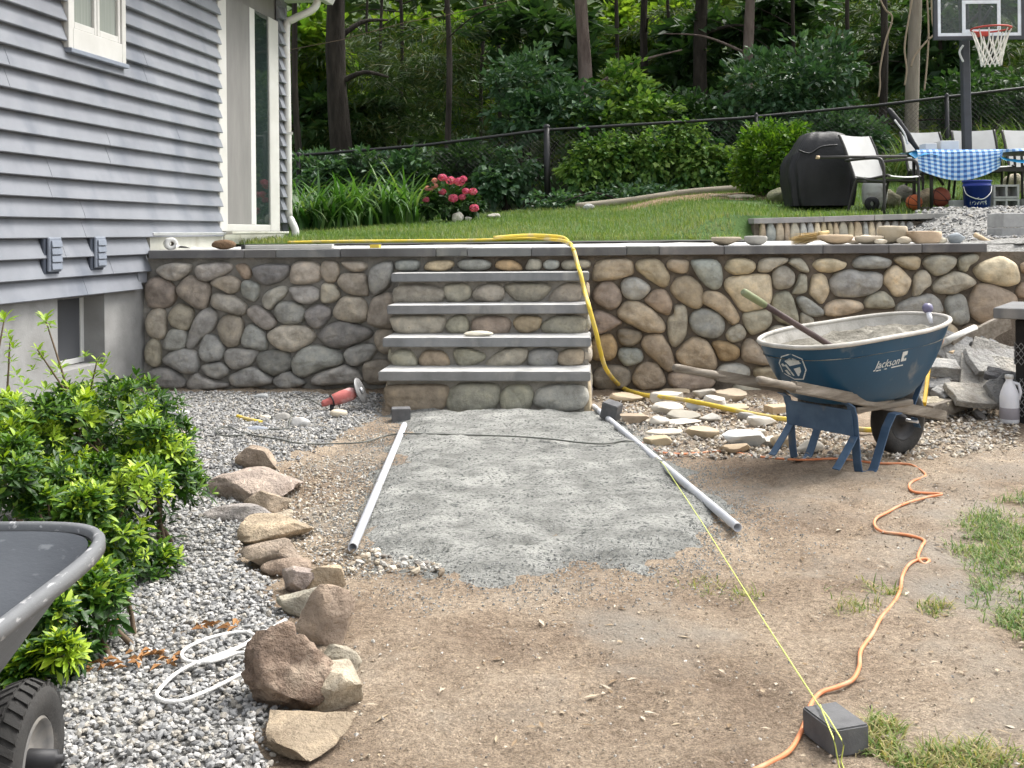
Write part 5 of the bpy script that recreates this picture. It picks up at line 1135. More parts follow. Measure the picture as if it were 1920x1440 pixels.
C_('thin cream slice between boxy offcut and domed stone', (660, 850, 475, 570), 44, wt, hmin=.08)
C_('grey stone half hidden by the left barrow leg', (1470, 1720, 430, 530), 45, gy, hmin=.25)
C_('thick cream cut stone left of the barrow leg', (1550, 1830, 475, 590), 46, wt, hmin=.28, flats=(((0, 0, 1), .45),))
C_('narrow white sliver pointing at the path', (630, 970, 590, 670), 47, (.54, .49, .40), depth=.35)
C_('boat shaped tan slice with flat cream top', (605, 885, 645, 765), 48, (.43, .35, .235), hmin=.3, flats=(((0, -.2, 1), .35),))
C_('long tan wedge in the front row of slices', (1000, 1300, 570, 695), 49, (.50, .41, .29), depth=.4)
C_('large pale grey slab at the front of the slices', (1330, 1750, 600, 790), 50, (.50, .51, .50), depth=.8, hmin=.1, flats=(((0, 0, 1), .35),))
C_('tan half stone leaning on the large pale slab', (1295, 1610, 735, 825), 51, (.40, .31, .21), hmin=.26, flats=(((0, .3, 1), .4),))
C_('small flat slice beyond the large pale slab', (1600, 1720, 590, 665), 52, wt)
C_('rounded cream stone behind the left barrow foot', (1680, 1850, 655, 760), 53, wt, hmin=.3)
def cB(a): return tuple(1380+a[i]/3.556 if i < 2 else 520+a[i]/3.556 for i in range(4))
K_ = lambda lab, box, seed, col, **k: lay_rock('sliced_stone', lab, 'stone', *cB(box), seed, col, group='sliced fieldstones below the right wall', mat='cutrock', **dict(dict(depth=.55, hmin=.2, cuts=6, rough=.06), **k))
K_('cream stone seen between the barrow legs', (410, 610, 1075, 1180), 54, wt, hmin=.35)
K_('tan stone behind the barrow cross panel, low down', (240, 400, 1040, 1140), 55, tn, hmin=.35)
K_('grey slab under the middle of the barrow handle', (700, 880, 850, 915), 56, gy)
a, b = gp(1440, 776), gp(1560, 768); o = MB().bar(a+Vector((0, 0, .03)), b+Vector((0, 0, .03)), .12, .05).build('offcut_board', 'lightwood', None, .004); tag(o, 'pale offcut board lying behind the barrow panel', 'board')
# stones on the cap at the right
def cC(a): return tuple(1420+a[i]/3.84 if i < 2 else 380+a[i]/3.84 for i in range(4))
def cap_rock(lab, box, seed, col, off=-.10, **k):
    u0, u1, v0, v1 = cC(box); s_, z_ = ws((u0+u1)/2, v1, off+.03); p = wallp(s_, off, CT); Y = p.y; w_ = sz(u1-u0, Y); h = sz(v1-v0, Y)
    me = rock_mesh('sliced_stone', (w_, w_*.6, h*1.05), seed, **dict(dict(cuts=6, rough=.06, cutd=(.65, .95)), **k)); o = link('sliced_stone', me, 'cutrock'); o.location = p+Vector((0, 0, h*.46)); o.rotation_euler = (0, 0, random.uniform(-.3, .3)); o.color = (*col, 1)
    tag(o, lab, 'stone', 'stones set out on the wall cap')
def cD(a): return tuple(1080+a[i]/3.84-1420 if i < 2 else 420+a[i]/3.84-380 for i in range(4))
up = [((0, 0, 1), .3)]
def sc4(b): return tuple(x*3.84 for x in cD(b))
cap_rock('boat shaped stone slice alone on the wall cap, flat side up', sc4((965, 1200, 93, 155)), 61, (.36, .31, .235), flats=up, rough=.03)
cap_rock('smaller grey bowl shaped slice next to the boat shaped one', sc4((1212, 1385, 80, 148)), 62, (.37, .36, .33), flats=up, rough=.03)
cap_rock('long orange tan slice at the left of the cap stones', (430, 695, 220, 292), 63, (.48, .37, .25), flats=up)
cap_rock('pale flat slice lying on the long orange tan one', (620, 755, 185, 240), 64, (.56, .50, .42), off=-.20)
cap_rock('cream wedge behind the middle cap stones', (720, 860, 165, 232), 65, (.53, .46, .36), off=-.24)
cap_rock('boat shaped cream slice in the middle of the cap stones', (705, 915, 230, 292), 66, (.46, .40, .31), flats=up)
cap_rock('big bowl shaped tan stone, tallest on the wall cap', (875, 1085, 155, 288), 67, (.44, .38, .28), off=-.14, flats=up)
cap_rock('hollow looking orange stone slice right of the bowl shaped one', (1080, 1330, 195, 288), 68, (.52, .40, .28), flats=up)
cap_rock('upright slice leaning behind the hollow looking one', (1130, 1300, 165, 235), 69, (.50, .38, .26), off=-.26)
cap_rock('blue grey angular offcut at the right end of the cap', (1370, 1510, 205, 285), 70, (.30, .33, .35), cuts=9, cutd=(.55, .8), rough=.03)
cap_rock('round brown stone behind the broom head', (540, 660, 160, 225), 71, (.40, .31, .22), off=-.5)
cap_rock('small brown stone under the upper wall cap end', (830, 920, 145, 200), 72, (.42, .32, .24), off=-.6)
cap_rock('small cream chip between the orange slice and blue grey offcut', (1285, 1375, 240, 285), 73, (.58, .53, .42))
cap_rock('flat tan slice behind the left end of the cap stones', (500, 640, 195, 250), 74, (.46, .38, .27), off=-.30)
cap_rock('thick pale slice stacked behind the boat shaped cream one', (800, 960, 190, 250), 75, (.50, .43, .33), off=-.32)
cap_rock('pale tan wedge in front of the hollow looking slice', (1010, 1120, 235, 290), 76, (.50, .44, .34), off=-.04)
cap_rock('brown rounded stone behind the tallest cap stone', (940, 1080, 150, 215), 77, (.40, .31, .22), off=-.38)
cap_rock('small flat cream slice at the foot of the tallest cap stone', (850, 950, 255, 292), 78, (.54, .48, .38), off=-.03)
# straw whisk broom
c = cap_thing(1515, 448, -.20); br_ = thing('hand_broom', 'straw hand broom lying among the stones on the wall cap', 'broom', c)
r9 = np.random.default_rng(5); n = 260
for nm, L0 in (('bristles', .20),):
    P = np.column_stack([c.x+.10+r9.normal(0, .012, n), c.y+r9.normal(0, .02, n), c.z+.075+r9.normal(0, .012, n)])
    D = np.column_stack([-np.ones(n), r9.normal(0, .16, n), -.26+r9.normal(0, .10, n)])
    link(nm, leaf_mesh(nm, P, D, np.tile([0, 0, 1.], (n, 1)), .22+.05*r9.random(n), .010, r9.random(n)), 'straw', br_)
MB().tube([c+Vector((.09, 0, .075)), c+Vector((.12, 0, .085)), c+Vector((.17, 0, .10))], .02, 10, rs=[.028, .022, .012]).build('binding', 'straw', br_)
# sledge hammer
hc = at(1894, 468, 8.72); hm = thing('sledge_hammer', 'sledge hammer with pale wooden handle standing on its head on the wall', 'hammer', hc-Vector((0, 0, .08)))
MB().lathe([(0, -.078), (.030, -.078), (.036, -.070), (.037, -.03), (.032, 0), (.037, .03), (.038, .066), (.033, .076), (0, .078)], 20, Matrix.Translation(hc)).build('head', surf('steelhead', [(.05, .045, .045), (.16, .15, .15)], scale=14, rough=.6, metal=.4, bump=.3, bscale=40), hm)
MB().tube([hc+Vector((.0, 0, .0)), at(1862, 458, 8.75), at(1828, 440, 8.9)], .016, 10, rs=[.016, .017, .021]).build('handle', 'lightwood', hm)
# concrete blocks at the right edge
for k, (lab, z0) in enumerate((('lower grey concrete block at the right end of the patio', 1.125), ('upper grey concrete block stacked at the right end of the patio', 1.257))):
    p = at(1876, 430, 9.5); o = MB().box((p.x+.21+.005*k, 9.65, z0+.065), (.40, .3, .128), Matrix.Rotation(.05*k, 3, 'Z')).build('concrete_block', 'block', None, .006); tag(o, lab, 'block', 'concrete blocks by the patio')

# ---------------------------------------------------------------- pipes, blocks, cords
def pipe(lab, a, b, r, name='screed_pipe'):
    pa = gp(*a, r+.012); pb = gp(*b, r+.012); d = (pb-pa); n = 20; rows = []
    t_ = d.normalized(); s_ = t_.cross(Vector((0, 0, 1))).normalized(); u_ = s_.cross(t_); mb = MB()
    for rr, q0, q1 in ((r, 0, 1), (r*.84, 1, 0)):
        rows += [[pa+d*q0+(s_*math.cos(2*math.pi*j/n)+u_*math.sin(2*math.pi*j/n))*rr for j in range(n)], [pa+d*q1+(s_*math.cos(2*math.pi*j/n)+u_*math.sin(2*math.pi*j/n))*rr for j in range(n)]]
    rows.append(rows[0]); mb.sheet(rows, True, True); o = mb.build(name, 'pipe'); m_ = o.data
    for p_ in m_.polygons: p_.use_smooth = True
    tag(o, lab, 'pipe', 'screed pipes beside the stone dust'); return o
pipe('straight grey pipe along the left edge of the stone dust', (758, 797), (661, 1027), .0190)
pipe('straight grey pipe along the right edge of the stone dust', (1113, 762), (1383, 989), .0185)
def paver(lab, u, v, dims, rz, tilt=(0, 0), mat='paver', z=None, name='paver_block', bev=.004):
    p = gp(u, v); zz = gz1(p.x, p.y) if z is None else z; p = gp(u, v, zz)
    mb = MB(); mb.box((0, 0, dims[2]/2), dims); o = mb.build(name, mat, None, bev, 2); o.location = (p.x, p.y, zz-.004); o.rotation_euler = (tilt[0], tilt[1], rz); tag(o, lab, 'paver'); return o
paver('dark grey paver block holding the far end of the left pipe', 752, 790, (.125, .12, .095), .12)
o = paver('tilted dark block with a chalk line on the right pipe', 1144, 783, (.11, .10, .11), -.5, (.12, .25), z=.03)
o = paver('charcoal paver block wound with yellow string in the near right corner', 1566, 1390, (.098, .135, .068), .30, name='paver_block')
cp = gp(1566, 1390)
def tubeline(name, pts, r, mat, lab, cat, n=8): return tag(MB().tube(pts, r, n).build(name, mat), lab, cat)
OR = [(1203, 830), (1240, 848), (1290, 851), (1360, 846), (1420, 856), (1500, 862), (1570, 860), (1640, 868), (1700, 870), (1722, 879), (1735, 892), (1712, 902), (1704, 912), (1716, 923), (1766, 926), (1735, 933), (1695, 945), (1663, 961), (1643, 972), (1640, 985), (1655, 997), (1700, 1003), (1732, 1013), (1728, 1025), (1721, 1045), (1733, 1058), (1742, 1051), (1728, 1048), (1705, 1058), (1692, 1080), (1688, 1105), (1676, 1130), (1652, 1158), (1635, 1190), (1614, 1220), (1611, 1250), (1598, 1275), (1570, 1288), (1540, 1298), (1522, 1318), (1512, 1345), (1502, 1372), (1480, 1408), (1440, 1432), (1400, 1452), (1330, 1500)]
tubeline('extension_cord', ground_line(OR, .006), .0062, 'orange', 'orange extension cord snaking across the dirt past the near paver', 'cord')
GR = [(606, 762, .03), (596, 757, .05), (580, 749, .05), (563, 752, .04), (550, 768, .01), (543, 790, .03), (538, 803, .03), (490, 806, .03), (455, 815, .03), (420, 817, .03), (406, 811, .03), (410, 803, .03), (430, 801, .03), (452, 810, .03), (480, 817, .03), (520, 823, .03), (560, 831, .03), (620, 832, .02), (680, 829, .02), (720, 818, .02), (751, 813, .04), (770, 813, .045), (850, 815, .05), (960, 818, .05), (1030, 823, .05), (1090, 830, .05), (1135, 832, .05), (1165, 827, .045), (1181, 827, .04), (1203, 830)]
tubeline('power_cord', ground_line(GR, .0045), .0048, 'cordgrey', 'thin grey power cord from the grinder across the stone dust', 'cord')
# mason string
p0 = gp(1150, 775, .10); p1 = gp(1558, 1352, .08); top = Vector((cp.x, cp.y, .075))
ends = [gp(1245, 872, .02), gp(1320, 985, .03), gp(1430, 1160, .05)]
tubeline('mason_line', [gp(1225, 850, .045), gp(1245, 872, .05), gp(1320, 985, .05), gp(1430, 1160, .06), gp(1535, 1322, .074), gp(1553, 1345, .0765), gp(1577, 1385, .0765), gp(1582, 1398, .070), gp(1577, 1428, .01), gp(1590, 1462, .004)], .0017, 'string', 'thin yellow green mason line stretched from the path to the near paver', 'string', 6)
tubeline('mason_line', [gp(1535, 1322, .074)+Vector((.004, 0, 0)), gp(1545, 1342, .0765), gp(1562, 1382, .0765), gp(1566, 1397, .070), gp(1572, 1432, .01), gp(1580, 1462, .004)], .0017, 'string', 'second strand of yellow line over the near paver', 'string', 6)
# white rope
def c5(p): return (p[0]/2.88, 940+p[1]/2.88)
for lab, pts in (('white rope looped widest over the gravel beside the pitted boulder', [(1520, 660), (1440, 700), (1340, 765), (1200, 822), (1060, 872), (950, 930), (870, 1005), (846, 1050), (900, 1080), (1000, 1070), (1150, 1010), (1300, 935), (1390, 912)]),
                 ('white rope making the smaller upper loop on the gravel', [(1500, 690), (1400, 730), (1320, 704), (1150, 732), (1010, 790), (982, 838), (1030, 866), (1150, 862), (1270, 822), (1340, 820), (1395, 855)]),
                 ('white rope strand running straight toward the border rocks', [(1060, 880), (1180, 838), (1290, 790), (1370, 740), (1450, 695), (1540, 640)])):
    tubeline('rope', ground_line([c5(p) for p in pts], .034), .0055, 'rope', lab, 'rope')
# yellow hose
hz = [at(540, 455, 10.55), at(640, 453, 10.5), at(760, 452, 10.5), at(900, 450.5, 10.45), at(985, 447.5, 10.4), at(1045, 450, 10.2), at(1068, 456, 9.6)]
hz = [Vector((p.x, p.y, max(p.z, float(pz(p.x, p.y))+.016))) for p in hz]
def wo(u, v, off): s_, z_ = ws(u, v, off); return wallp(s_, off, z_)
hz += [wo(1073, 465, -.05), wo(1077, 473, .09), wo(1083, 497, .20), wo(1088, 512, .385), wo(1096, 545, .46), wo(1103, 570, .665), wo(1109, 592, .70), wo(1118, 625, .68), wo(1126, 660, .60), wo(1138, 695, .50)]
hz += [gp(1165, 725, .02), gp(1200, 739, .03), gp(1240, 744, .07), gp(1290, 751, .07), gp(1345, 762, .06), gp(1400, 774, .04), gp(1450, 783, .03), gp(1530, 793, .03), gp(1625, 806, .03), gp(1680, 800, .03)]
tubeline('garden_hose', catmull(hz, 8), .0165, 'yellow', 'yellow hose draped over the wall cap and steps down to the stones', 'hose', 12)
tubeline('garden_hose', catmull([at(925, 449.5, 10.3)+Vector((0, 0, .02)), at(990, 445, 10.35)+Vector((0, 0, .02)), at(1050, 448, 10.3)+Vector((0, 0, .02)), at(1066, 453, 10.2)], 6), .0165, 'yellow', 'second loop of yellow hose on the lawn edge above the steps', 'hose', 10)
c = wo(703, 463, -.16); o = MB().prism([(-.04, -.02), (.035, -.025), (.05, .01), (.0, .03), (-.045, .012)], CT, CT+.03).build('sponge', 'yellow'); o.location = (c.x, c.y, 0); tag(o, 'small yellow sponge on the wall cap left of the steps', 'sponge')
# ---------------------------------------------------------------- angle grinder
gb = gp(632, 766, .045); ga, gq = at(603, 758, gb.y+.02), at(668, 735, gb.y+.12); d = gq-ga
gr = thing('angle_grinder', 'red angle grinder with grey disc lying on the gravel by the steps', 'grinder', (gb.x, gb.y, 0))
MB().tube([ga, ga+d*.06, ga+d*.25, ga+d*.32, ga+d*.55, ga+d*.85, ga+d*.97], .03, 16, rs=[.014, .024, .026, .040, .047, .047, .034]).build('body', 'red', gr)
MB().tube([ga+d*.28, ga+d*.315], .043, 16).build('collar', 'black', gr)
dn = (d.normalized()*.75+Vector((.35, -.45, .2))).normalized(); dq = dn.to_track_quat('Z', 'Y').to_matrix().to_4x4()
MB().lathe([(0, -.006), (.05, -.006), (.093, -.004), (.096, 0), (.093, .004), (.05, .006), (0, .006)], 36, Matrix.Translation(gq+d*.12) @ dq).build('disc', 'disc', gr)
MB().lathe([(0, .0065), (.022, .0065), (.022, .016), (.012, .02), (0, .02)], 16, Matrix.Translation(gq+d*.12) @ dq).build('flange', 'metal', gr)
MB().tube([ga+d*.95, ga+d*1.02, gq+d*.10], .03, 12, rs=[.036, .034, .028]).build('gear_head', 'black', gr)
MB().tube([ga+d*.3+Vector((.0, 0, -.02)), ga+d*.34+Vector((-.01, -.02, -.075))], .014, 10).build('trigger', 'black', gr)
a, b = gp(444, 781, .018), gp(507, 797, .018); ch = thing('chisel', 'yellow handled chisel lying on gravel inside the grinder cord loop', 'chisel', a); d = b-a
MB().tube([a, a+d*.03, a+d*.2, a+d*.55, a+d*.78], .016, 10, rs=[.010, .017, .014, .015, .016]).build('handle', 'yellow', ch)
MB().bar(a+d*.78, a+d*1.1, .035, .010).build('blade', 'metal', ch, .002)
a, b = gp(576, 782, .012), gp(614, 773, .012); o = MB().bar(a, b, .035, .008).build('trowel_blade', 'metal', None, .002); tag(o, 'flat steel blade lying below the grinder', 'blade')

# ---------------------------------------------------------------- pillar, jug, rubble
PC = at(1862, 575, 6.78); PA = math.radians(-34); PMX = Matrix.Translation((PC.x, PC.y, 0)) @ Matrix.Rotation(PA, 4, 'Z')
pil = thing('pillar', 'unfinished pillar wrapped in black felt and wire lath with a paver cap', 'pillar', PMX @ Vector((.34, .34, 0)))
PL = MB().box((.36, .36, .31), (.50, .50, .72)).xform(PMX).build('core', 'felt', pil, .01)
for k, (a, b) in enumerate(((0, .30), (.304, .70))):
    mb = MB(); mb.box(((a+b)/2, .35, .712), (b-a, .70, .068)); o = mb.xform(PMX).build('cap_paver', 'cap', pil, .005); setcol(o, (.12, .12, .122), .05)
def lathmesh(z0, z1, side):
    mb = MB(); st = .035
    for sgn in (1, -1):
        for k in range(-int((z1-z0)/st)-1, int(.5/st)+int((z1-z0)/st)+2):
            pts = []
            for j in range(int((z1-z0)/st)*2+1):
                z = z0+j*st/2; xx = .11+k*st+sgn*(z-z0)*.75
                if .11 <= xx <= .61: pts.append(Vector((xx, .104-.004*random.random(), z)) if side == 'front' else Vector((.104-.004*random.random(), xx, z)))
            if len(pts) > 1: mb.tube(pts, .0024, 4, caps=False)
    return mb.xform(PMX)
for z0, z1 in ((.05, .32), (.38, .55)):
    for sd_ in ('front', 'side'): lathmesh(z0, z1, sd_).build('wire_lath', 'lath', pil)
jp = gp(1893, 796, .0); jp.z = gz1(jp.x, jp.y); jg = thing('plastic_jug', 'white plastic jug half full standing against the black pillar', 'jug', jp)
JT = Matrix.Translation(jp) @ Matrix.Scale(1.0, 4)
mb = MB(); mb.lathe([(0, .002), (.052, .002), (.058, .012), (.058, .17), (.052, .20), (.034, .245), (.021, .27), (.021, .285)], 20, JT); jb = mb.build('bottle', 'jug', jg)
MB().lathe([(.0, .312), (.024, .310), (.026, .302), (.026, .286), (.020, .286)], 16, JT).build('lid', 'white', jg)
MB().tube([jp+Vector((.015, -.005, .262)), jp+Vector((.055, -.01, .25)), jp+Vector((.068, -.01, .20)), jp+Vector((.056, -.01, .15))], .010, 8).build('handle', 'jug', jg)
MB().lathe([(.0586, .03), (.0592, .032), (.0592, .10), (.0586, .102)], 20, JT).build('contents_band', 'jugdark', jg)
def piece(name, lab, u, v, Y, out, th, rot, mat='rock', col=(.42, .41, .38), cat='rubble', bev=.004):
    """a broken slab: outline in metres, thickness, euler"""
    p = at(u, v, Y); mb = MB(); oo = []; rj = random.Random(int(u*7+v))
    for i_ in range(len(out)):
        a, b = out[i_], out[(i_+1) % len(out)]; nk = rj.randint(1, 3)
        for k_ in range(nk+1):
            f_ = k_/(nk+1); oo.append((1.32*(a[0]+(b[0]-a[0])*f_)+(rj.uniform(-.016, .016) if k_ else 0), 1.32*(a[1]+(b[1]-a[1])*f_)+(rj.uniform(-.016, .016) if k_ else 0)))
    mb.prism(oo, -th*.45, th*.45); o = mb.build(name, mat, None, bev, 1); o.location = p; o.rotation_euler = rot; o.color = (*col, 1)
    tag(o, lab, cat, 'rubble heap beside the pillar'); return o
def rect(a, b): return [(-a/2, -b/2), (a/2, -b/2), (a/2, b/2), (-a/2, b/2)]
lg, md, dk = (.36, .355, .34), (.24, .24, .236), (.125, .125, .13)
piece('paver', 'light grey rectangular paver near the top of the rubble', 1814, 655, 7.72, rect(.15, .12), .05, (.75, -.25, .2), col=lg)
piece('paver', 'dark grey bent paver offcut near the top of the rubble', 1846, 652, 7.68, rect(.10, .13), .05, (.5, -.5, .3), col=md)
piece('paver', 'dark paver half leaning right near the rubble top', 1872, 656, 7.7, rect(.10, .12), .05, (.5, .5, .1), col=(.24, .24, .245))
piece('slab', 'pale triangular slab behind the barrow front in the rubble', 1784, 668, 7.55, [(-.15, .09), (.1, .07), (.13, -.10), (.02, -.11)], .03, (.9, .05, -.2), col=lg)
piece('slab', 'upright pale slab in the middle of the rubble', 1800, 697, 7.42, [(-.07, -.10), (.06, -.11), (.08, .09), (-.06, .10)], .035, (1.0, .1, .1), col=lg)
piece('paver', 'thick paver with pale top on the left of the rubble', 1764, 690, 7.30, rect(.17, .12), .085, (.30, .05, -.15), col=lg)
piece('slab', 'largest pale slab tilted across the rubble', 1850, 712, 7.32, [(-.17, -.14), (.16, -.16), (.19, .15), (-.10, .17)], .05, (.72, .06, -.12), col=(.46, .44, .40))
piece('paver', 'dark broken paver lying on the largest slab', 1880, 706, 7.1, rect(.16, .09), .05, (.35, .2, -.5), col=dk)
piece('paver', 'small dark paver chunk low in the rubble', 1763, 722, 7.18, rect(.11, .09), .05, (.4, -.1, -.3), col=md)
piece('paver', 'small pale cube of paver at the foot of the rubble', 1769, 738, 7.08, rect(.10, .08), .05, (.45, -.2, .5), col=lg)
piece('slab', 'leaning cream slab just behind the yellow bar', 1727, 712, 7.25, [(-.07, -.13), (.09, -.12), (.02, .13), (-.08, .10)], .03, (1.1, .1, .25), col=(.52, .48, .40))
piece('slab', 'flat cream offcut at the wheel side of the rubble', 1735, 752, 6.95, rect(.2, .10), .03, (.2, .05, .2), col=(.52, .47, .36))
piece('slab', 'long pale slab under the weathered board', 1872, 680, 7.45, [(-.2, -.09), (.2, -.1), (.17, .10), (-.18, .08)], .05, (.7, .1, .35), col=lg)
piece('paver', 'grey paver jammed under the log', 1795, 640, 7.65, rect(.14, .10), .05, (.6, .3, -.4), col=md)
piece('slab', 'grey slab standing on edge by the pillar foot', 1890, 735, 7.0, [(-.09, -.08), (.1, -.09), (.08, .09), (-.1, .07)], .045, (.9, -.2, .3), col=md)
piece('slab', 'dusty slab sloping down behind the timber beam', 1820, 742, 7.0, [(-.12, -.07), (.13, -.08), (.1, .09), (-.11, .08)], .05, (.5, .1, .2), col=(.38, .36, .32))
piece('paver', 'brownish broken paver near the wall foot', 1838, 632, 7.85, rect(.13, .11), .05, (.7, -.3, .6), col=(.36, .31, .25))
piece('slab', 'pale slab tilted against the back of the heap', 1860, 672, 7.6, [(-.12, -.10), (.12, -.09), (.13, .1), (-.1, .11)], .04, (.95, .2, -.3), col=(.47, .45, .41))
lay_rock('rubble_stone', 'rough dark brown stone in the middle foot of the rubble', 'rubble', 1776, 1806, 712, 750, 91, (.13, .115, .105), zb=.10, mat='rock', group='rubble heap beside the pillar')
lay_rock('rubble_stone', 'knobby grey stone right of the rough dark brown one', 'rubble', 1800, 1822, 722, 752, 92, (.28, .26, .24), zb=.10, mat='rock', group='rubble heap beside the pillar')
def stick(name, lab, a, Ya, b, Yb, wd, ht, mat, cat): o = MB().bar(at(*a, Ya), at(*b, Yb), wd, ht).build(name, mat, None, .003); tag(o, lab, cat); return o
stick('weathered_board', 'weathered grey board sticking up from the rubble to the pillar', (1786, 655), 7.6, (1892, 600), 7.95, .03, .13, 'oldwood', 'board')
tag(MB().tube([at(1762, 645, 7.55), at(1828, 615, 7.75)], .026, 12).build('pale_log', surf('palelog', [(.50, .49, .45), (.66, .65, .61)], scale=8, rough=.9, bump=.4, bscale=30, second=((.30, .28, .24), 9, .55, .7))), 'pale barkless log lying against the wall behind the wheelbarrow', 'log')
stick('lath_strip', 'thin pale strip of wood below the log', (1782, 662), 7.55, (1842, 618), 7.85, .03, .02, 'lightwood', 'wood strip')
stick('wooden_beam', 'short grey timber beam lying in front of the rubble', (1738, 772), 6.85, (1818, 748), 7.15, .09, .09, 'oldwood', 'beam')
stick('yellow_bar', 'yellow bar standing against the rubble behind the barrow wheel', (1733, 758), 6.72, (1746, 655), 7.15, .022, .03, 'yellowdark', 'bar')
tag(MB().tube(catmull([at(1755, 650, 7.4), at(1759, 641, 7.42), at(1768, 637, 7.45), at(1764, 645, 7.42)], 4), .009, 6).build('cord_end', 'orange'), 'short end of orange cord on top of the rubble', 'cord')

r = np.random.default_rng(8); n = 110
q = np.column_stack([3.15+r.normal(0, .30, n), 7.45+r.normal(0, .26, n)])
o = pebbles('rubble_bits', np.column_stack([q, gz(q[:, 0], q[:, 1])+.02+.10*r.random(n)*np.exp(-((q[:, 0]-3.25)/.4)**2)]), .018+.035*r.random(n), 'pebble', np.array([(.30, .29, .27), (.20, .20, .20), (.36, .33, .28), (.14, .13, .12)])[r.integers(0, 4, n)], ICO[1], .7, .4, 9)
tag(o, 'small broken bits of paver and stone strewn over the rubble heap', 'rubble', kind='stuff')

# ---------------------------------------------------------------- shrubs at the left
def rosette_leaves(C, A, L, k, r, base):
    """whorls of leaves: centres C, axes A, leaf length L, k leaves each"""
    n = len(C); A = nrm(A); ref = np.where(np.abs(A[:, 2:3]) < .9, np.array([[0, 0, 1.]]), np.array([[1., 0, 0]])); U = nrm(np.cross(A, ref)); V = np.cross(A, U)
    P, D, N, LL, RR = [], [], [], [], []; sizes = .6+.7*r.random(n)
    for j in range(k):
        ring = j % 2; az = 2*math.pi*j/k+r.random(n)*.7; el = (.75 if ring else 1.25)+r.normal(0, .16, n)
        pe = U*np.cos(az)[:, None]+V*np.sin(az)[:, None]
        d = A*np.cos(el)[:, None]+pe*np.sin(el)[:, None]
        P.append(C+d*.004-A*(.012 if not ring else 0)); D.append(d); N.append(A*np.sin(el)[:, None]-pe*np.cos(el)[:, None]); LL.append(L*sizes*(.8 if ring else 1.05)*(.75+.5*r.random(n))); RR.append(np.clip(base+(.20 if ring else -.12)+r.normal(0, .10, n), 0, 1))
    return [np.concatenate(x) for x in (P, D, N, LL, RR)]
def shrub(name, lab, ells, nros, seed, L=.062, base_bias=.5, extra=(), stems=14, inner=900):
    r = np.random.default_rng(seed); C, A, Bv = [], [], []
    vol = np.array([e[3]*e[5]+e[3]*e[4] for e in ells]); vol = vol/vol.sum()
    for e, f in zip(ells, vol):
        n = int(nros*f); rad = np.array(e[3:6]); m = max(5, int(f*nros/26))
        ld = nrm(r.normal(0, 1, (m*4, 3))); ld = ld[ld[:, 2] > -.35][:m]; m = len(ld)
        lc = np.array(e[:3])+ld*rad*(.58+.32*r.random((m, 1))); lr = (.20+.22*r.random(m))*rad.mean()
        li = r.integers(0, m, n); d = nrm(r.normal(0, 1, (n, 3))+ld[li]*.8+np.array([0, 0, .55]))
        p = lc[li]+d*lr[li][:, None]*(.72+.38*r.random((n, 1)))*np.array([1, 1, .9])
        ins = np.zeros(len(p), bool)
        for e2 in ells:
            if e2 is e: continue
            ins |= (((p-np.array(e2[:3]))/np.array(e2[3:6]))**2).sum(1) < .42
        ok = (p[:, 2] > gz(p[:, 0], p[:, 1])+.03) & ~ins; p, d = p[ok], d[ok]
        lb = r.random(m) < .40; Bl = lb[li][ok]; C.append(p); A.append(nrm(d/rad*rad.mean()+np.array([[0, 0, .75]])+r.normal(0, .25, d.shape)))
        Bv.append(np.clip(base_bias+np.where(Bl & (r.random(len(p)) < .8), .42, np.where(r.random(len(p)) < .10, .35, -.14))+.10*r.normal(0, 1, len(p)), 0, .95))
    C, A, Bv = np.concatenate(C), np.concatenate(A), np.concatenate(Bv)
    for (p, a) in extra: C = np.vstack([C, p]); A = np.vstack([A, a]); Bv = np.append(Bv, .62)
    P, D, N, LL, RR = rosette_leaves(C, A, L, 9, r, Bv*0 if False else 0.0)
    RR = np.clip(RR+np.tile(Bv, 9), 0, 1)
    # older leaves inside the bush
    q, qd = [], []
    for e, f in zip(ells, vol):
        n = int(inner*f); d = nrm(r.normal(0, 1, (n, 3))); q.append(np.array(e[:3])+d*np.array(e[3:6])*(.35+.5*r.random((n, 1)))); qd.append(d)
    q, qd = np.concatenate(q), np.concatenate(qd); ok = q[:, 2] > gz(q[:, 0], q[:, 1])+.02; q, qd = q[ok], qd[ok]; n = len(q)
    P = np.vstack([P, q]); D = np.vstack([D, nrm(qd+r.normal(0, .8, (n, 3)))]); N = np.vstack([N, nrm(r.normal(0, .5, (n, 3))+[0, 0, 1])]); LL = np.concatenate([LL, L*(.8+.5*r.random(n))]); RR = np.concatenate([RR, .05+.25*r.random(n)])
    e0 = ells[0]; gx_, gy_ = float(np.mean([e[0] for e in ells])), float(np.mean([e[1] for e in ells]))
    root = thing(name, lab, 'shrub', (gx_, gy_, gz1(gx_, gy_)))
    link('foliage', leaf_mesh('foliage', P, D, N, LL, LL*(.26+.12*r.random(len(LL))), RR, True, .16), 'lf_shrub', root)
    rr = random.Random(seed); idx = [rr.randrange(len(C)-len(extra)) for _ in range(stems)]+[len(C)-len(extra)+j for j in (0, 3, 6, 7, 10) if j < len(extra)]
    for i in idx:
        tip = Vector(C[i]); e = min(ells, key=lambda e: (Vector(e[:3])-tip).length); b = Vector((e[0]+rr.uniform(-.1, .1), e[1]+rr.uniform(-.1, .1), gz1(e[0], e[1])-.02))
        mid = b.lerp(tip, .5)+Vector((rr.uniform(-.05, .05), rr.uniform(-.05, .05), .04)); pts = catmull([b, mid, tip], 5)
        MB().tube(pts, .006, 6, rs=[.010-.007*k/(len(pts)-1) for k in range(len(pts))]).build('stem', 'twig', root)
    return root
def ell(u, v, Y, ru, rv, ry): p = at(u, v, Y); return (p.x, p.y, p.z, sz(ru, Y), ry, sz(rv, Y))
ex = []
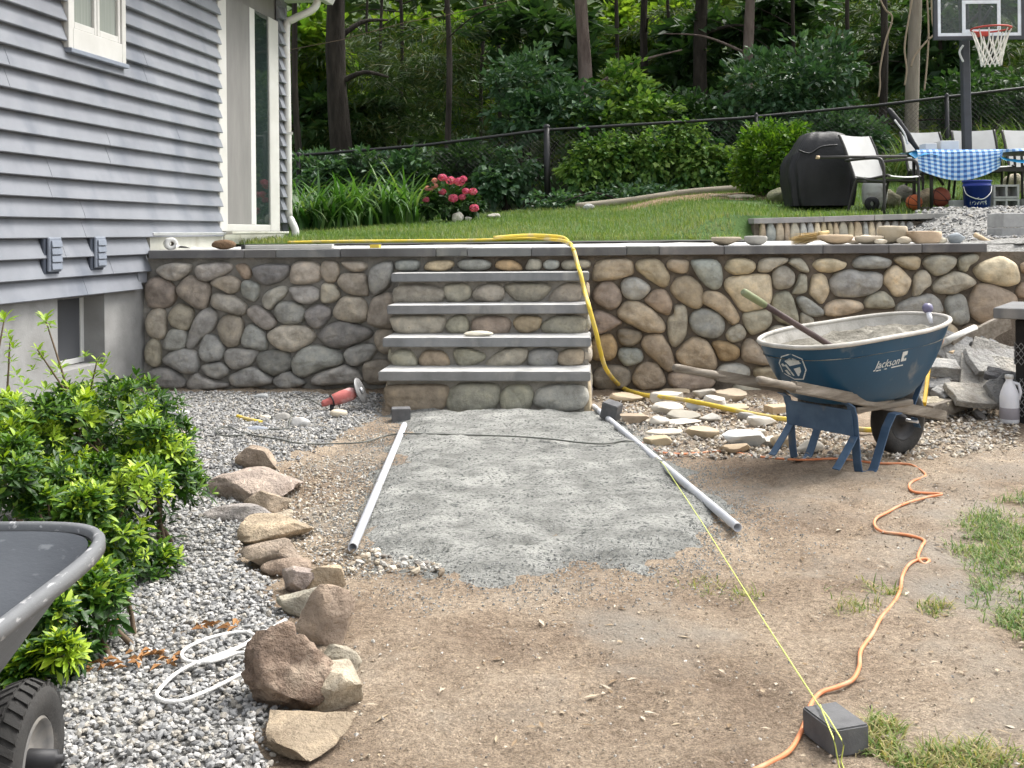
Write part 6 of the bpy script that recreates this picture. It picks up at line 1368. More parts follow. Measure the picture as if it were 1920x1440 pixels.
for (u, v, Y) in ((87, 604, 4.75), (84, 598, 4.78), (93, 612, 4.72), (19, 638, 4.5), (14, 625, 4.5), (24, 650, 4.48), (8, 600, 4.4), (182, 676, 4.75), (200, 668, 4.75), (160, 665, 4.7), (70, 655, 4.6), (78, 672, 4.6), (60, 690, 4.6), (95, 700, 4.65), (120, 705, 4.7), (150, 700, 4.7), (175, 705, 4.75), (205, 700, 4.75), (30, 700, 4.5), (45, 720, 4.5), (85, 728, 4.6), (130, 728, 4.6), (165, 725, 4.7), (225, 715, 4.75), (110, 690, 4.7), (190, 690, 4.75), (20, 675, 4.5), (250, 722, 4.75)):
    ex.append((np.array(at(u, v, Y)), np.array([random.uniform(-.3, .3), -.3, 1.0])))
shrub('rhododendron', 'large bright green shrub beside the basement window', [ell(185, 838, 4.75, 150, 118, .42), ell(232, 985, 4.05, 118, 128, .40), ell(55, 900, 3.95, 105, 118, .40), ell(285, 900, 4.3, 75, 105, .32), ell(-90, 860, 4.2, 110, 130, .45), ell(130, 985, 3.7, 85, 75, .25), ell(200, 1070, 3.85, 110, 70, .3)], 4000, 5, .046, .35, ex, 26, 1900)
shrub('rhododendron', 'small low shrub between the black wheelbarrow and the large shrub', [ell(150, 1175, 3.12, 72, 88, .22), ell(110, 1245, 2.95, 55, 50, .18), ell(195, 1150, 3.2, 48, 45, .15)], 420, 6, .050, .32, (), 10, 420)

# ---------------------------------------------------------------- grass and litter on the lower yard
M['grass_mix'] = leafmat('grass_mix', [(.06, .13, .03), (.11, .19, .05), (.18, .25, .08), (.36, .34, .17)], .3, .65)
def turf(name, lab, poly, n, hmin, hmax, seed, mat, soft=.12, wmul=1.0):
    r = np.random.default_rng(seed); q = scatter(poly, n, seed, dens=lambda x, y: np.clip(sdist(x, y, poly)/soft, 0.05, 1)*np.clip(.45+3.2*fbm(x, y, 5, 3, seed), .02, 1))
    P = np.column_stack([q, gz(q[:, 0], q[:, 1])-.004]); me = strip_mesh(name, P, r.random(n)*6.28, hmin+(hmax-hmin)*r.random(n), (.0022+.0022*r.random(n))*wmul, .4+1.8*r.random(n), .2+1.0*r.random(n), r.random(n), 3)
    return tag(link(name, me, mat), lab, 'grass', kind='stuff')
turf('grass', 'patch of weedy grass at the right edge of the dirt', gpoly([(1760, 985), (1835, 945), (1930, 925), (2050, 960), (2050, 1260), (1930, 1215), (1840, 1170), (1800, 1125), (1815, 1075), (1765, 1020)]), 5600, .015, .07, 91, 'grass_mix')
for k, (lab, u, v, ru, rv, n) in enumerate((('sparse grass tuft left of the orange cord bend', 1600, 1122, 75, 40, 260), ('thin grass tuft right of the orange cord', 1752, 1138, 45, 22, 120), ('dry grass tuft beside the near paver', 1650, 1385, 60, 50, 420), ('grass strip in the bottom right corner', 1790, 1432, 150, 40, 900), ('wisp of grass under the mason line', 1400, 1118, 40, 18, 60), ('wisp of grass by the orange cord loop', 1672, 1105, 22, 14, 50), ('faint grass wisps on the dirt near the dust edge', 1330, 1100, 60, 25, 60))):
    turf('grass_tuft', lab, gpoly([(u+ru*math.cos(a), v+rv*math.sin(a)) for a in [i*.7 for i in range(9)]]), n, .02, .065, 95+k, 'grass_dry', .05)
# dry leaves
for k, (lab, u, v, n) in enumerate((('orange dry leaves on the gravel below the small shrub', 218, 1264, 16), ('patch of orange dry leaves in the gravel inside the rope', 292, 1252, 20), ('single orange dry leaf curl near the shrub tip', 219, 1197, 6), ('brown dry leaves under the upper rope loop', 415, 1196, 12))):
    p = gp(u, v); r = np.random.default_rng(k+5); P = np.column_stack([p.x+r.normal(0, .035, n), p.y+r.normal(0, .03, n), np.full(n, gz1(p.x, p.y)+.03)+.01*r.random(n)])
    D = nrm(np.column_stack([r.normal(0, 1, n), r.normal(0, 1, n), r.normal(0, .2, n)])); o = link('dry_leaf', leaf_mesh('dry_leaf', P, D, np.tile([0, 0, 1.], (n, 1))+r.normal(0, .4, (n, 3)), .03+.02*r.random(n), .018, r.random(n), False, .5), 'deadleaf'); tag(o, lab, 'leaves', kind='stuff')
# twigs and pale chips trodden into the dirt
r = np.random.default_rng(33); q = scatter(DIRTP, 620, 34); n = len(q)
P = np.column_stack([q, gz(q[:, 0], q[:, 1])+.004]); az = r.random(n)*6.28; D = np.column_stack([np.cos(az), np.sin(az), r.normal(0, .08, n)])
M['chip'] = leafmat('chip', [(.12, .085, .055), (.26, .19, .12), (.36, .29, .20), (.52, .46, .37)], 0, .9, .1)
o = link('wood_chips', leaf_mesh('wood_chips', P, D, np.tile([0, 0, 1.], (n, 1)), .010+.045*r.random(n)**3, .006+.010*r.random(n), r.random(n), False, .2), 'chip'); tag(o, 'chips of bark and dry leaf scattered over the dirt', 'wood chips', kind='stuff')

# ---------------------------------------------------------------- upper yard furniture
def GZ(u, v, Y): p = at(u, v, Y); return Vector((p.x, Y, lz1(p.x, Y)))
def make_chair(lab, loc, ang):
    t = thing('patio_chair', lab, 'chair', loc, ang, 'sling patio chairs'); Lc = lambda mb, n, m, p=t: mb.build(n, m, p, world=False)
    prof = [(-.44, .94), (-.36, .78), (-.27, .55), (-.225, .44), (-.17, .405), (0, .40), (.16, .42), (.24, .43), (.27, .415)]
    for s in (-1, 1): Lc(MB().tube(catmull([(x, s*.27, z) for x, z in prof], 4), .016, 8), 'side_rail', 'chairframe')
    Lc(MB().sheet([[Vector((x+.004, y, z+.004-.012*(1-(y/.25)**2))) for y in (-.25, -.12, 0, .12, .25)] for x, z in prof[:4]]), 'backrest', 'sling')
    Lc(MB().sheet([[Vector((x, y, z+.006-.012*(1-(y/.25)**2))) for y in (-.25, -.12, 0, .12, .25)] for x, z in prof[4:]]), 'seat', 'sling')
    for s in (-1, 1):
        Lc(MB().tube(catmull([(.22, s*.30, 0), (.22, s*.30, .40), (.20, s*.30, .58), (.12, s*.30, .63), (-.1, s*.30, .635), (-.33, s*.29, .63)], 4), .017, 8), 'arm', 'chairframe')
        Lc(MB().tube(catmull([(-.30, s*.30, 0), (-.22, s*.29, .30), (-.16, s*.28, .41), (.0, s*.28, .385), (.22, s*.29, .36)], 4), .016, 8), 'leg', 'chairframe')
    Lc(MB().tube([(-.2, -.27, .38), (-.2, .27, .38)], .013, 8), 'stretcher', 'chairframe'); Lc(MB().tube([(.2, -.27, .38), (.2, .27, .38)], .013, 8), 'stretcher', 'chairframe')
    return t
make_chair('grey sling patio chair turned sideways beside the covered grill', GZ(1661, 395, 12.35), math.radians(-58))
make_chair('grey sling chair behind the table nearest the furled umbrella', GZ(1757, 395, 13.6), math.radians(-84))
make_chair('grey sling chair behind the table next to the hoop pole', GZ(1846, 395, 13.6), math.radians(-96))
make_chair('grey sling chair cut off by the right edge of the picture', GZ(1948, 395, 13.5), math.radians(-92))
# table with cloth
tc_ = GZ(1850, 395, 12.85); TH = .70
tb = thing('patio_table', 'dark metal patio table under a blue checked cloth', 'table', tc_)
tx0, tx1, ty0, ty1 = tc_.x-.85, tc_.x+.75, 12.5, 13.2; tz = tc_.z+TH
MB().box(((tx0+tx1)/2, (ty0+ty1)/2, tz-.012), (tx1-tx0, ty1-ty0, .024)).build('tabletop', 'chairframe', tb, .004)
for x in (tx0+.08, tx1-.08):
    for y in (ty0+.08, ty1-.08): MB().tube([(x, y, tc_.z), (x, y, tz-.02)], .022, 8).build('leg', 'chairframe', tb)
MB().bar((tx0+.08, ty0+.06, tz-.22), (tx1-.08, ty0+.06, tz-.22), .03, .05).build('rail', 'chairframe', tb)
def clothmat():
    m, n, l, p = _new('gingham'); tc = n.new('ShaderNodeTexCoord'); mp = n.new('ShaderNodeMapping'); l.new(tc.outputs['UV'], mp.inputs[0]); sx = n.new('ShaderNodeSeparateXYZ'); l.new(mp.outputs[0], sx.inputs[0]); ws_ = []
    for k in (0, 1):
        f = n.new('ShaderNodeMath'); f.operation = 'FRACT'; l.new(sx.outputs[k], f.inputs[0]); g = n.new('ShaderNodeMath'); g.operation = 'GREATER_THAN'; g.inputs[1].default_value = .5; l.new(f.outputs[0], g.inputs[0]); ws_.append(g)
    a = n.new('ShaderNodeMath'); a.operation = 'ADD'; l.new(ws_[0].outputs[0], a.inputs[0]); l.new(ws_[1].outputs[0], a.inputs[1]); d = n.new('ShaderNodeMath'); d.operation = 'MULTIPLY'; d.inputs[1].default_value = .5; l.new(a.outputs[0], d.inputs[0])
    r = ramp(n, [(.62, .74, .84), (.20, .40, .70), (.045, .12, .36)], [0, .5, 1]); l.new(d.outputs[0], r.inputs[0]); l.new(r.outputs[0], p.inputs['Base Color']); p.inputs['Roughness'].default_value = .8; return m
M['gingham'] = clothmat()
def drape(name, x0, x1, nx, ny, zf, yf, mat, uvs=14):
    mb = MB(); mb.sheet([[Vector((x0+(x1-x0)*i/nx, yf(i/nx, j/ny), zf(i/nx, j/ny))) for j in range(ny+1)] for i in range(nx+1)]); o = mb.build(name, mat)
    uv = o.data.uv_layers.new(name='UVMap')
    for lp in o.data.loops:
        i, j = divmod(lp.vertex_index, ny+1); uv.data[lp.index].uv = ((x1-x0)*i/nx*uvs, j/ny*1.3*uvs)
    return o
rd = random.Random(4)
def zc(f, g):   # cloth: g 0 = front hem, .35 = table edge, 1 = back
    hem = .20+.16*math.sin(f*5.2+.2)*(1 if f < .55 else .15)-(.16 if f > .55 else 0)
    top = tz+.012+.012*fnoise((f*3, g*3, 0), 2.5, 3)
    if g < .35: k = (.35-g)/.35; return top-hem*k-.0*f
    return top
def yc(f, g):
    if g < .35: k = (.35-g)/.35; return ty0-.025-.035*math.sin(f*19)*k-.02*k
    return ty0-.02+(ty1-ty0)*(g-.35)/.65
o = drape('tablecloth', tx0-.12, tx1+.05, 44, 16, zc, yc, 'gingham'); tag(o, 'blue and white checked cloth thrown over the patio table', 'tablecloth')
def zt_(f, g): return tz-.10-.06*math.sin(f*3.1)+.05*g+.015*fnoise((f*4, g*4, 0), 3, 9)
o = drape('tarp', tc_.x-.02, tc_.x+.62, 20, 8, zt_, lambda f, g: ty0-.10+.16*g+.03*math.sin(f*9), 'tarpblue'); tag(o, 'light blue plastic sheet sagging below the table edge', 'tarp')
o = drape('tarp', tx0-.16, tx0+.12, 12, 6, lambda f, g: tz-.02+.05*math.sin(f*2.6)-.07*(1-g), lambda f, g: ty0-.06+.2*g+.02*math.sin(f*11), 'tarpblue'); tag(o, 'bright blue plastic bunched at the left table corner', 'tarp')
for lab, u, w_, h_ in (('pale carton standing on the checked cloth', 1775, .22, .13), ('small pale tub on the table next to the carton', 1740, .14, .10)):
    p = at(u, 280, 12.95); o = MB().box((p.x, 12.95, tz+.02+h_/2), (w_, .2, h_)).build('carton', 'sling', None, .006); tag(o, lab, 'box')
# furled umbrella, its pole lying across
a, b = at(1665, 203, 13.3), at(1712, 268, 13.2); um = thing('furled_umbrella', 'furled black patio umbrella leaning behind the sideways chair', 'umbrella', (b.x, 13.2, lz1(b.x, 13.2))); d = b-a
MB().tube([a, a+d*.06, a+d*.4, a+d*.8, b, b+d*.5], .05, 10, rs=[.015, .035, .045, .042, .03, .02]).build('canopy', 'cover', um); MB().tube([b, b+d*1.2], .018, 8).build('pole', 'chairframe', um)
MB().tube(catmull([a+d*.35+Vector((-.05, -.06, 0)), a+d*.6+Vector((-.02, -.08, -.05)), a+d*.7+Vector((.0, -.07, -.15))], 4), .012, 6).build('tie', 'white', um)
o = MB().tube([at(1530, 295, 12.1), at(1700, 293, 12.35)], .017, 10).build('pole', 'chairframe'); tag(o, 'thin dark pole lying level across the sideways chair', 'pole')
MB().tube([at(1530, 295, 12.1), at(1536, 295, 12.108)], .019, 10).build('tip', 'lightwood', o)
# covered grill
gc = GZ(1535, 388, 13.4); gl = thing('grill', 'barbecue grill under a black fabric cover', 'grill', gc)
rows = []
gw, gd, gh = sz(122, 13.4), .6, sz(140, 13.4)
for k, (f, hx_, hy) in enumerate(((0.02, .47, .5), (.15, .49, .5), (.35, .51, .5), (.55, .52, .49), (.68, .51, .48), (.74, .46, .46), (.86, .38, .42), (.96, .30, .34), (1.0, .20, .2))):
    R_ = []
    for j in range(96):
        a = 2*math.pi*j/96; e = 2/4.5; x = math.copysign(abs(math.cos(a))**e, math.cos(a)); y = math.copysign(abs(math.sin(a))**e, math.sin(a))
        wv = 1+.055*math.sin(a*11+f*2.5+2*fnoise((x, y, f), 1.5, 2))*(1-f)**.6+.07*fnoise((x*2, y*2, f*3), 1.6, 3)+.05*fnoise((x*3, y*3, f*4), 3.5, 7)
        R_.append(gc+Vector((x*hx_*gw*wv+(.05 if f > .6 else 0), y*hy*gd*wv, gh*f*(1+.02*fnoise((x, y, 0), 2, 8)))))
    rows.append(R_)
mb = MB(); mb.sheet(rows, True, True); mb.f.append(tuple(range(8*96, 9*96))); mb.sm.append(True); mb.build('cover', 'cover', gl)
MB().tube(catmull([gc+Vector((-.33, -.31, .70)), gc+Vector((-.2, -.33, .66)), gc+Vector((-.05, -.32, .74)), gc+Vector((.15, -.31, .76))], 5), .012, 6).build('fold', 'cover', gl)
mb = MB(); mb.lathe([(.03, -.03), (.085, -.03), (.09, 0), (.085, .03), (.03, .03)], 20, Matrix.Translation(GZ(1635, 392, 12.95)+Vector((0, 0, .09))) @ Matrix.Rotation(math.pi/2, 4, 'X')); mb.build('wheel', 'black', gl)
# propane tank
p = GZ(1640, 390, 13.2); pt = thing('propane_tank', 'white propane cylinder under the sideways chair', 'gas cylinder', p)
MB().lathe([(0, .0), (.10, 0), (.10, .03), (.14, .06), (.152, .12), (.152, .26), (.13, .33), (.07, .37), (0, .375)], 20, Matrix.Translation(p)).build('cylinder', 'propane', pt)
MB().lathe([(.09, .35), (.095, .35), (.095, .44), (.09, .44)], 16, Matrix.Translation(p)).build('collar', 'propane', pt)
# bucket
p = GZ(1832, 397, 12.2); bk = thing('bucket', 'blue plastic bucket with white lettering in front of the table', 'bucket', p); BT = Matrix.Translation(p)
mb = MB(); mb.lathe([(0, .003), (.128, .003), (.132, .01), (.148, .30), (.156, .30), (.156, .315), (.150, .318), (.152, .35), (.160, .352), (.160, .368), (.150, .37), (.138, .03), (0, .03)], 28, BT); bb = mb.build('pail', 'bluebucket', bk)
MB().tube(catmull([p+Vector((-.16, -.02, .30)), p+Vector((-.15, -.10, .20)), p+Vector((-.02, -.165, .15)), p+Vector((.10, -.12, .22)), p+Vector((.16, -.02, .31))], 5), .005, 6).build('bail', 'white', bk)
def oncyl(me, z0, a0=0.0):
    for v in me.vertices:
        z = z0+v.co.y; rr = .132+.016*(z-.01)/.29+.0025+v.co.z; a = -math.pi/2+a0+v.co.x/rr; v.co = p+Vector((rr*math.cos(a), rr*math.sin(a), z))
    return me
link('lettering', oncyl(textmesh("LOWE'S", .055), .105, -.30), 'decal', bb)
mb = outline([(-.085, -.035), (.085, -.035), (.085, .035), (.03, .04), (0, .065), (-.03, .04), (-.085, .035)], .006)
link('emblem', oncyl(mb.mesh('emblem'), .105, -.30), 'decal', bb)
# concrete blocks with openings beside the bucket
for k, (lab, u, zz, X) in enumerate((('lower pale hollow block right of the bucket', 1880, 0, 0), ('upper pale hollow block right of the bucket', 1880, .165, 0), ('pale hollow block at the right edge of the stack', 1938, 0, 0))):
    q = GZ(u, 392, 12.45); hb = MB(); W_, D_, H_ = .30, .2, .16
    for (x, w_) in ((-W_/2+.012, .024), (0, .024), (W_/2-.012, .024)): hb.box(q+Vector((x, 0, zz+H_/2)), (w_, D_, H_))
    hb.box(q+Vector((0, .0, zz+.012)), (W_-.05, D_-.004, .024)); hb.box(q+Vector((0, 0, zz+H_-.012)), (W_-.05, D_-.004, .024))
    hb.box(q+Vector((0, D_/2-.02, zz+H_/2)), (W_-.05, .02, H_-.05)); o = hb.build('hollow_block', 'block'); tag(o, lab, 'block', 'hollow blocks by the bucket')
p = GZ(1793, 396, 12.35); o = MB().box(p+Vector((0, 0, .07)), (.13, .12, .14)).build('concrete_block', 'block', None, .005); tag(o, 'small grey block left of the blue bucket', 'block')
for lab, u, v, Y, r_, mat in (('bright orange ball under the chairs', 1714, 392, 12.9, .098, 'ball_orange'), ('reddish brown basketball under the table', 1763, 380, 12.75, .118, 'ball_brown')):
    q = GZ(u, v, Y); t = thing('ball', lab, 'ball', q); c = q+Vector((0, 0, r_+ (.06 if 'reddish' in lab else 0))); V_, F_ = ICO[3]
    link('skin', npmesh('skin', V_*r_+np.array(c), F_, True), mat, t)
    for rot in (Matrix.Rotation(.4, 4, 'X'), Matrix.Rotation(1.6, 4, 'X') @ Matrix.Rotation(.5, 4, 'Y'), Matrix.Rotation(.8, 4, 'Y')):
        MB().tube([c+rot @ Vector((r_*math.cos(a), r_*math.sin(a), 0)) for a in [i*math.pi/16 for i in range(32)]], .004, 5, closed=True).build('seam', 'black', t)
q = GZ(1763, 394, 12.75); o = MB().box(q+Vector((0, 0, .03)), (.4, .25, .06)).build('plank', 'oldwood', None, .004); tag(o, 'low plank under the reddish basketball', 'plank')
for lab, u, v, Y, w_, h_, c in (('mossy boulder behind the sideways chair', 1667, 392, 13.3, .30, .22, (.25, .24, .17)), ('mossy rock left of the covered grill', 1462, 388, 14.0, .36, .2, (.23, .23, .15)), ('tan rock under the table', 1735, 385, 13.3, .3, .22, (.32, .27, .19)), ('grey rock further back under the chairs', 1700, 380, 13.8, .3, .22, (.22, .21, .18)),
                                ('white rock at the foot of the pink hydrangea', 858, 407, 14.6, .17, .13, (.55, .53, .47)), ('small white stone right of the hydrangea', 878, 404, 14.6, .09, .06, (.58, .56, .50)), ('pale stone at the lawn edge left of the fence post', 925, 400, 14.8, .2, .07, (.50, .48, .42)), ('grey stone on the lawn in front of the fence post', 1104, 391, 15.2, .17, .09, (.46, .46, .45)), ('flat pale stone in the bare soil near the grill', 1390, 383, 14.6, .4, .06, (.42, .38, .30)), ('tan stone in the hollow grass edge', 1350, 380, 14.8, .3, .05, (.36, .30, .22)), ('pale stone beyond the table at the right', 1900, 330, 14.2, .3, .25, (.48, .43, .33))):
    q = GZ(u, v, Y); me = rock_mesh('rock', (w_, w_*.7, h_*1.2), int(u), 6, (.65, .95), .1); o = link('rock', me, 'rock'); o.location = q+Vector((0, 0, h_*.42)); o.color = (*c, 1); tag(o, lab, 'rock', 'rocks around the upper lawn')
# bed edging log and bare soil
o = MB().tube(catmull([GZ(1080, 386, 15.6)+Vector((0, 0, .03)), GZ(1180, 380, 15.75)+Vector((0, 0, .045)), GZ(1290, 366, 15.9)+Vector((0, 0, .05)), GZ(1405, 358, 16.0)+Vector((0, 0, .05))], 5), .05, 8).build('edging_log', 'logwood'); tag(o, 'thin weathered log edging the bed below the fence', 'log')
xs_ = np.arange(1.2, 4.2, .1); ys_ = np.arange(14.2, 16.0, .1)
M['mulch'] = surf('mulch', [(.13, .085, .05), (.24, .165, .10), (.34, .25, .16)], scale=14, rough=.97, bump=.9, bscale=40, bdist=.02)
EL = [(2.8+1.35*math.cos(a), 15.15+.6*math.sin(a)) for a in [i*.5236 for i in range(12)]]
struct(grid('bare_soil', xs_, ys_, lambda x, y: lz(x, y)-.02+.05*sstep(-.2, .25, sdist(x.ravel(), y.ravel(), EL).reshape(x.shape)+.3*fbm(x, y, 3, 3, 5)), 'mulch', lambda V: sdist(V[:, 0], V[:, 1], EL) > -.25), 'bare reddish soil and mulch between lawn and grill')

# ---------------------------------------------------------------- basketball hoop
HY = 13.4; hq = at(1814, 250, HY+.35); hb = thing('basketball_hoop', 'basketball hoop on a grey pole with clear backboard and white net', 'basketball hoop', (hq.x, HY+.35, lz1(hq.x, HY+.35)))
MB().bar((hq.x, HY+.35, lz1(hq.x, HY+.35)), (hq.x-.04, HY+.35, 4.5), .10, .10, (0, 1, 0)).build('pole', 'hoop_grey', hb, .008)
BL, BR_, BB = at(1757, 60, HY).x, at(1916, 60, HY).x, at(1838, 68, HY).z; BTp = BB+.75
bd = MB().box(((BL+BR_)/2, HY, (BB+BTp)/2), (BR_-BL-.04, .012, BTp-BB-.04)).build('backboard', 'plexi', hb)
def fr(x0, x1, z0, z1, w_, y, th, name, mat):
    mb = MB(); mb.box(((x0+x1)/2, y, z0+w_/2), (x1-x0, th, w_)); mb.box(((x0+x1)/2, y, z1-w_/2), (x1-x0, th, w_)); mb.box((x0+w_/2, y, (z0+z1)/2), (w_, th, z1-z0-2*w_)); mb.box((x1-w_/2, y, (z0+z1)/2), (w_, th, z1-z0-2*w_)); return mb.build(name, mat, bd)
fr(BL-.045, BR_+.03, BB-.045, BTp+.03, .045, HY, .05, 'frame', 'hoop_grey'); fr(BL+.0, BR_-.015, BB, BTp, .04, HY-.012, .01, 'border', 'hoop_white')
sx0, sx1, sz0, sz1 = at(1803, 30, HY).x, at(1875, 30, HY).x, at(1838, 62, HY).z, at(1838, 1, HY).z
fr(sx0, sx1, sz0, sz1, .042, HY-.014, .01, 'target_square', 'hoop_white')
MB().box(((sx0+sx1)/2, HY+.03, (sz0+sz1)/2), (.03, .03, .55)).build('back_brace', 'hoop_grey', bd)
RC = at(1858, 54, HY-.36); RR_ = .228
MB().tube([RC+Vector((RR_*math.cos(a), RR_*math.sin(a), 0)) for a in [i*2*math.pi/36 for i in range(36)]], .011, 8, closed=True).build('rim', 'rimred', hb)
MB().box((RC.x, HY-.11, RC.z-.02), (.13, .10, .06)).build('rim_bracket', 'rimred', hb, .004)
mb = MB(); NS = 12
def npnt(a, f): rr = RR_*(1-.55*f**.75)*(1 if f < .8 else 1+.12*(f-.8)/.2); return RC+Vector((rr*math.cos(a), rr*math.sin(a), -.02-.43*f))
for k in range(NS):
    for sgn in (1, -1): mb.tube([npnt(2*math.pi*k/NS+sgn*f*2*math.pi/NS*2.0*(max(0, f-.2)), f) for f in [i/10 for i in range(11)]], .008, 5)
mb.build('net', 'net', hb)
MB().tube(catmull([at(1806, 85, HY+.28), at(1799, 98, HY+.28), at(1806, 116, HY+.28)], 4), .014, 6).build('crank_handle', 'white', hb)
MB().tube([at(1800, 60, HY+.3), at(1835, 25, HY+.1)], .02, 6).build('support_arm', 'hoop_grey', hb); MB().tube([at(1830, 60, HY+.3), at(1860, 12, HY+.1)], .02, 6).build('support_arm', 'hoop_grey', hb)

# ---------------------------------------------------------------- fence
FY = 16.7
def fz(u, v): return at(u, v, FY)
RAIL = [(480, 299), (545, 293), (800, 272), (1022, 244), (1385, 222), (1640, 198), (1775, 182), (1920, 165), (2100, 144)]
fn = thing('chain_link_fence', 'black chain link fence between the lawn and the woods', 'fence', (.5, FY, lz1(.5, FY)))
rl = [fz(*q) for q in RAIL]; MB().tube(rl, .024, 10).build('top_rail', 'fence', fn)
for (u, v, r_) in ((1025, 238, .05), (1775, 180, .034), (1418, 217, .03), (560, 290, .04), (1700, 190, .0), (2060, 148, .04)):
    if r_ == 0: continue
    p = fz(u, v); MB().tube([(p.x, FY, lz1(p.x, FY)-.1), (p.x, FY, p.z)], r_, 12).build('post', 'fence', fn); MB().lathe([(r_*1.1, -.01), (r_*1.1, .02), (r_*.5, .04), (0, .045)], 12, Matrix.Translation((p.x, FY, p.z))).build('post_cap', 'fence', fn)
rx = np.array([p.x for p in rl]); rz_ = np.array([p.z for p in rl])
mb = MB(); st = .075
for sgn in (1, -1):
    for x in np.arange(-3.6, 10.2, st):
        pts = []
        for k in range(0, 7):
            h = k/6; xx = x+sgn*h*1.15
            if -3.8 < xx < 9.4: g = lz1(xx, FY); top = float(np.interp(xx, rx, rz_)); pts.append((xx, FY+.004*sgn, g+(top-g)*h))
        if len(pts) > 1: mb.tube(pts, .0022, 3, caps=False)
mb.build('wire_mesh', 'fence', fn)

# ---------------------------------------------------------------- plants of the upper yard and the woods
def cloud(c, rad, n, seed, k=16, spread=.16, flat=.45, shell=.5, droop=.15):
    r = np.random.default_rng(seed); m = max(1, n//k); d = nrm(r.normal(0, 1, (m, 3))); C = np.array(c)+d*np.array(rad)*(r.random((m, 1))**shell)
    lump = 1+.22*np.array([fnoise(q, 2.2, seed) for q in d])[:, None]; C = np.array(c)+(C-np.array(c))*lump
    s = spread*float(np.mean(rad)); off = r.normal(0, 1, (m, k, 3))*np.array([s, s, s*flat]); P = (C[:, None]+off).reshape(-1, 3)
    out = nrm(off.reshape(-1, 3)*np.array([1, 1, .3])+.35*nrm(P-np.array(c))); D = nrm(out+r.normal(0, .45, P.shape)+np.array([0, 0, -droop])); N = nrm(np.array([0, 0, 1.])+r.normal(0, .45, P.shape))
    rn = np.clip(np.repeat(r.random(m), k)*.55+r.random(m*k)*.55-.05, 0, 1); return P, D, N, rn
def bush(name, lab, cat, ells, n, L, mat, seed, ratio=.55, group=None, zmin=True, stems=5, **kw):
    tot = sum(e[3]*e[5] for e in ells); Ps = []
    for i, e in enumerate(ells): Ps.append(cloud(e[:3], e[3:6], int(n*e[3]*e[5]/tot)+16, seed*31+i, **kw))
    P, D, N, rn = [np.concatenate(x) for x in zip(*Ps)]
    if zmin: ok = P[:, 2] > lz(P[:, 0], P[:, 1])+.02; P, D, N, rn = P[ok], D[ok], N[ok], rn[ok]
    r = np.random.default_rng(seed); LL = L*(.7+.6*r.random(len(P))); e = ells[0]
    base = Vector((e[0], e[1], lz1(e[0], e[1]))); t = thing(name, lab, cat, base, 0, group)
    link('foliage', leaf_mesh('foliage', P, D, N, LL, LL*ratio, rn, False, .18), mat, t); rr = random.Random(seed)
    for k in range(stems):
        j = rr.randrange(len(P)); tip = Vector(P[j]); b = base+Vector((rr.uniform(-.15, .15), rr.uniform(-.1, .1), -.05)); pts = catmull([b, b.lerp(tip, .5)+Vector((0, 0, .15*(tip-b).length)), tip], 4)
        MB().tube(pts, .02, 6, rs=[.022*(1-.75*i/(len(pts)-1)) for i in range(len(pts))]).build('stem', 'bark_dark', t)
    return t
def pe(u, v, Y, ru, rv, ry): p = at(u, v, Y); return (p.x, p.y, p.z, sz(ru, Y), ry, sz(rv, Y))
# hydrangea
HYY = 14.9; hyd = bush('hydrangea', 'pink flowering hydrangea at the lawn edge by the fence', 'plant', [pe(845, 375, HYY, 46, 36, .3), pe(800, 388, HYY, 18, 20, .2), pe(880, 385, HYY, 20, 22, .2)], 900, .11, 'lf_hyd', 11, .6)
for k, (x, y, r_) in enumerate(((715, 395, 80), (900, 460, 90), (1100, 490, 95), (1180, 430, 70), (540, 460, 50), (540, 580, 60), (380, 640, 50), (460, 660, 35), (715, 715, 65), (1240, 700, 65), (1400, 710, 75), (960, 860, 90), (1160, 835, 60), (340, 890, 60), (1430, 1080, 85))):
    c = np.array(at(770+x/12, 300+y/12, HYY-.30)); R_ = sz(r_/12, HYY)*1.45; r = np.random.default_rng(k); n = 70; d = nrm(r.normal(0, 1, (n, 3))); P = c+d*R_*.8*np.array([1, 1, .75]); T = nrm(np.cross(d, r.normal(0, 1, (n, 3))))
    link('flower_head', leaf_mesh('flower_head', P-T*.018, T, d, .042, .036, np.clip((.9 if x < 600 and y < 700 and k > 3 else .25)+.3*r.normal(0, 1, n)*.6, 0, 1), False, .2), 'petal', hyd)
# strap leaved clumps along the left bed
def straps(lab, u, v, Y, n, hmin, hmax, wd, seed, spread=.12, mat='lf_strap', group='strap leaved clumps in the bed'):
    p = GZ(u, v, Y); r = np.random.default_rng(seed); P = np.column_stack([p.x+r.normal(0, spread, n), p.y+r.normal(0, spread*.7, n), np.zeros(n)]); P[:, 2] = lz(P[:, 0], P[:, 1])-.02
    me = strip_mesh('leaves', P, r.random(n)*6.28, hmin+(hmax-hmin)*r.random(n), wd*(.7+.6*r.random(n)), .8+2.2*r.random(n), .05+.35*r.random(n), np.clip(r.random(n)*.8+(.25 if seed % 4 == 0 else 0), 0, 1), 6)
    t = thing('daylily_clump', lab, 'plant', (p.x, p.y, p.z), 0, group); link('leaves', me, mat, t); return t
LB = 'dense dark green strap leaf clump in the bed left of the hydrangea'
for k, (u, v, Y) in enumerate(((556, 428, 14.0), (575, 432, 13.7), (600, 424, 14.2), (622, 430, 13.9), (645, 420, 14.4), (668, 426, 14.1), (692, 416, 14.5), (715, 420, 14.2), (738, 412, 14.6), (765, 412, 14.5), (590, 405, 15.2), (640, 400, 15.3), (690, 396, 15.4), (735, 392, 15.5), (770, 390, 15.5), (560, 410, 15.0))): straps(LB, u, v, Y, 44, .55, 1.15, .045, 200+k)
LB2 = 'tall rank grass clump growing along the fence behind the table'
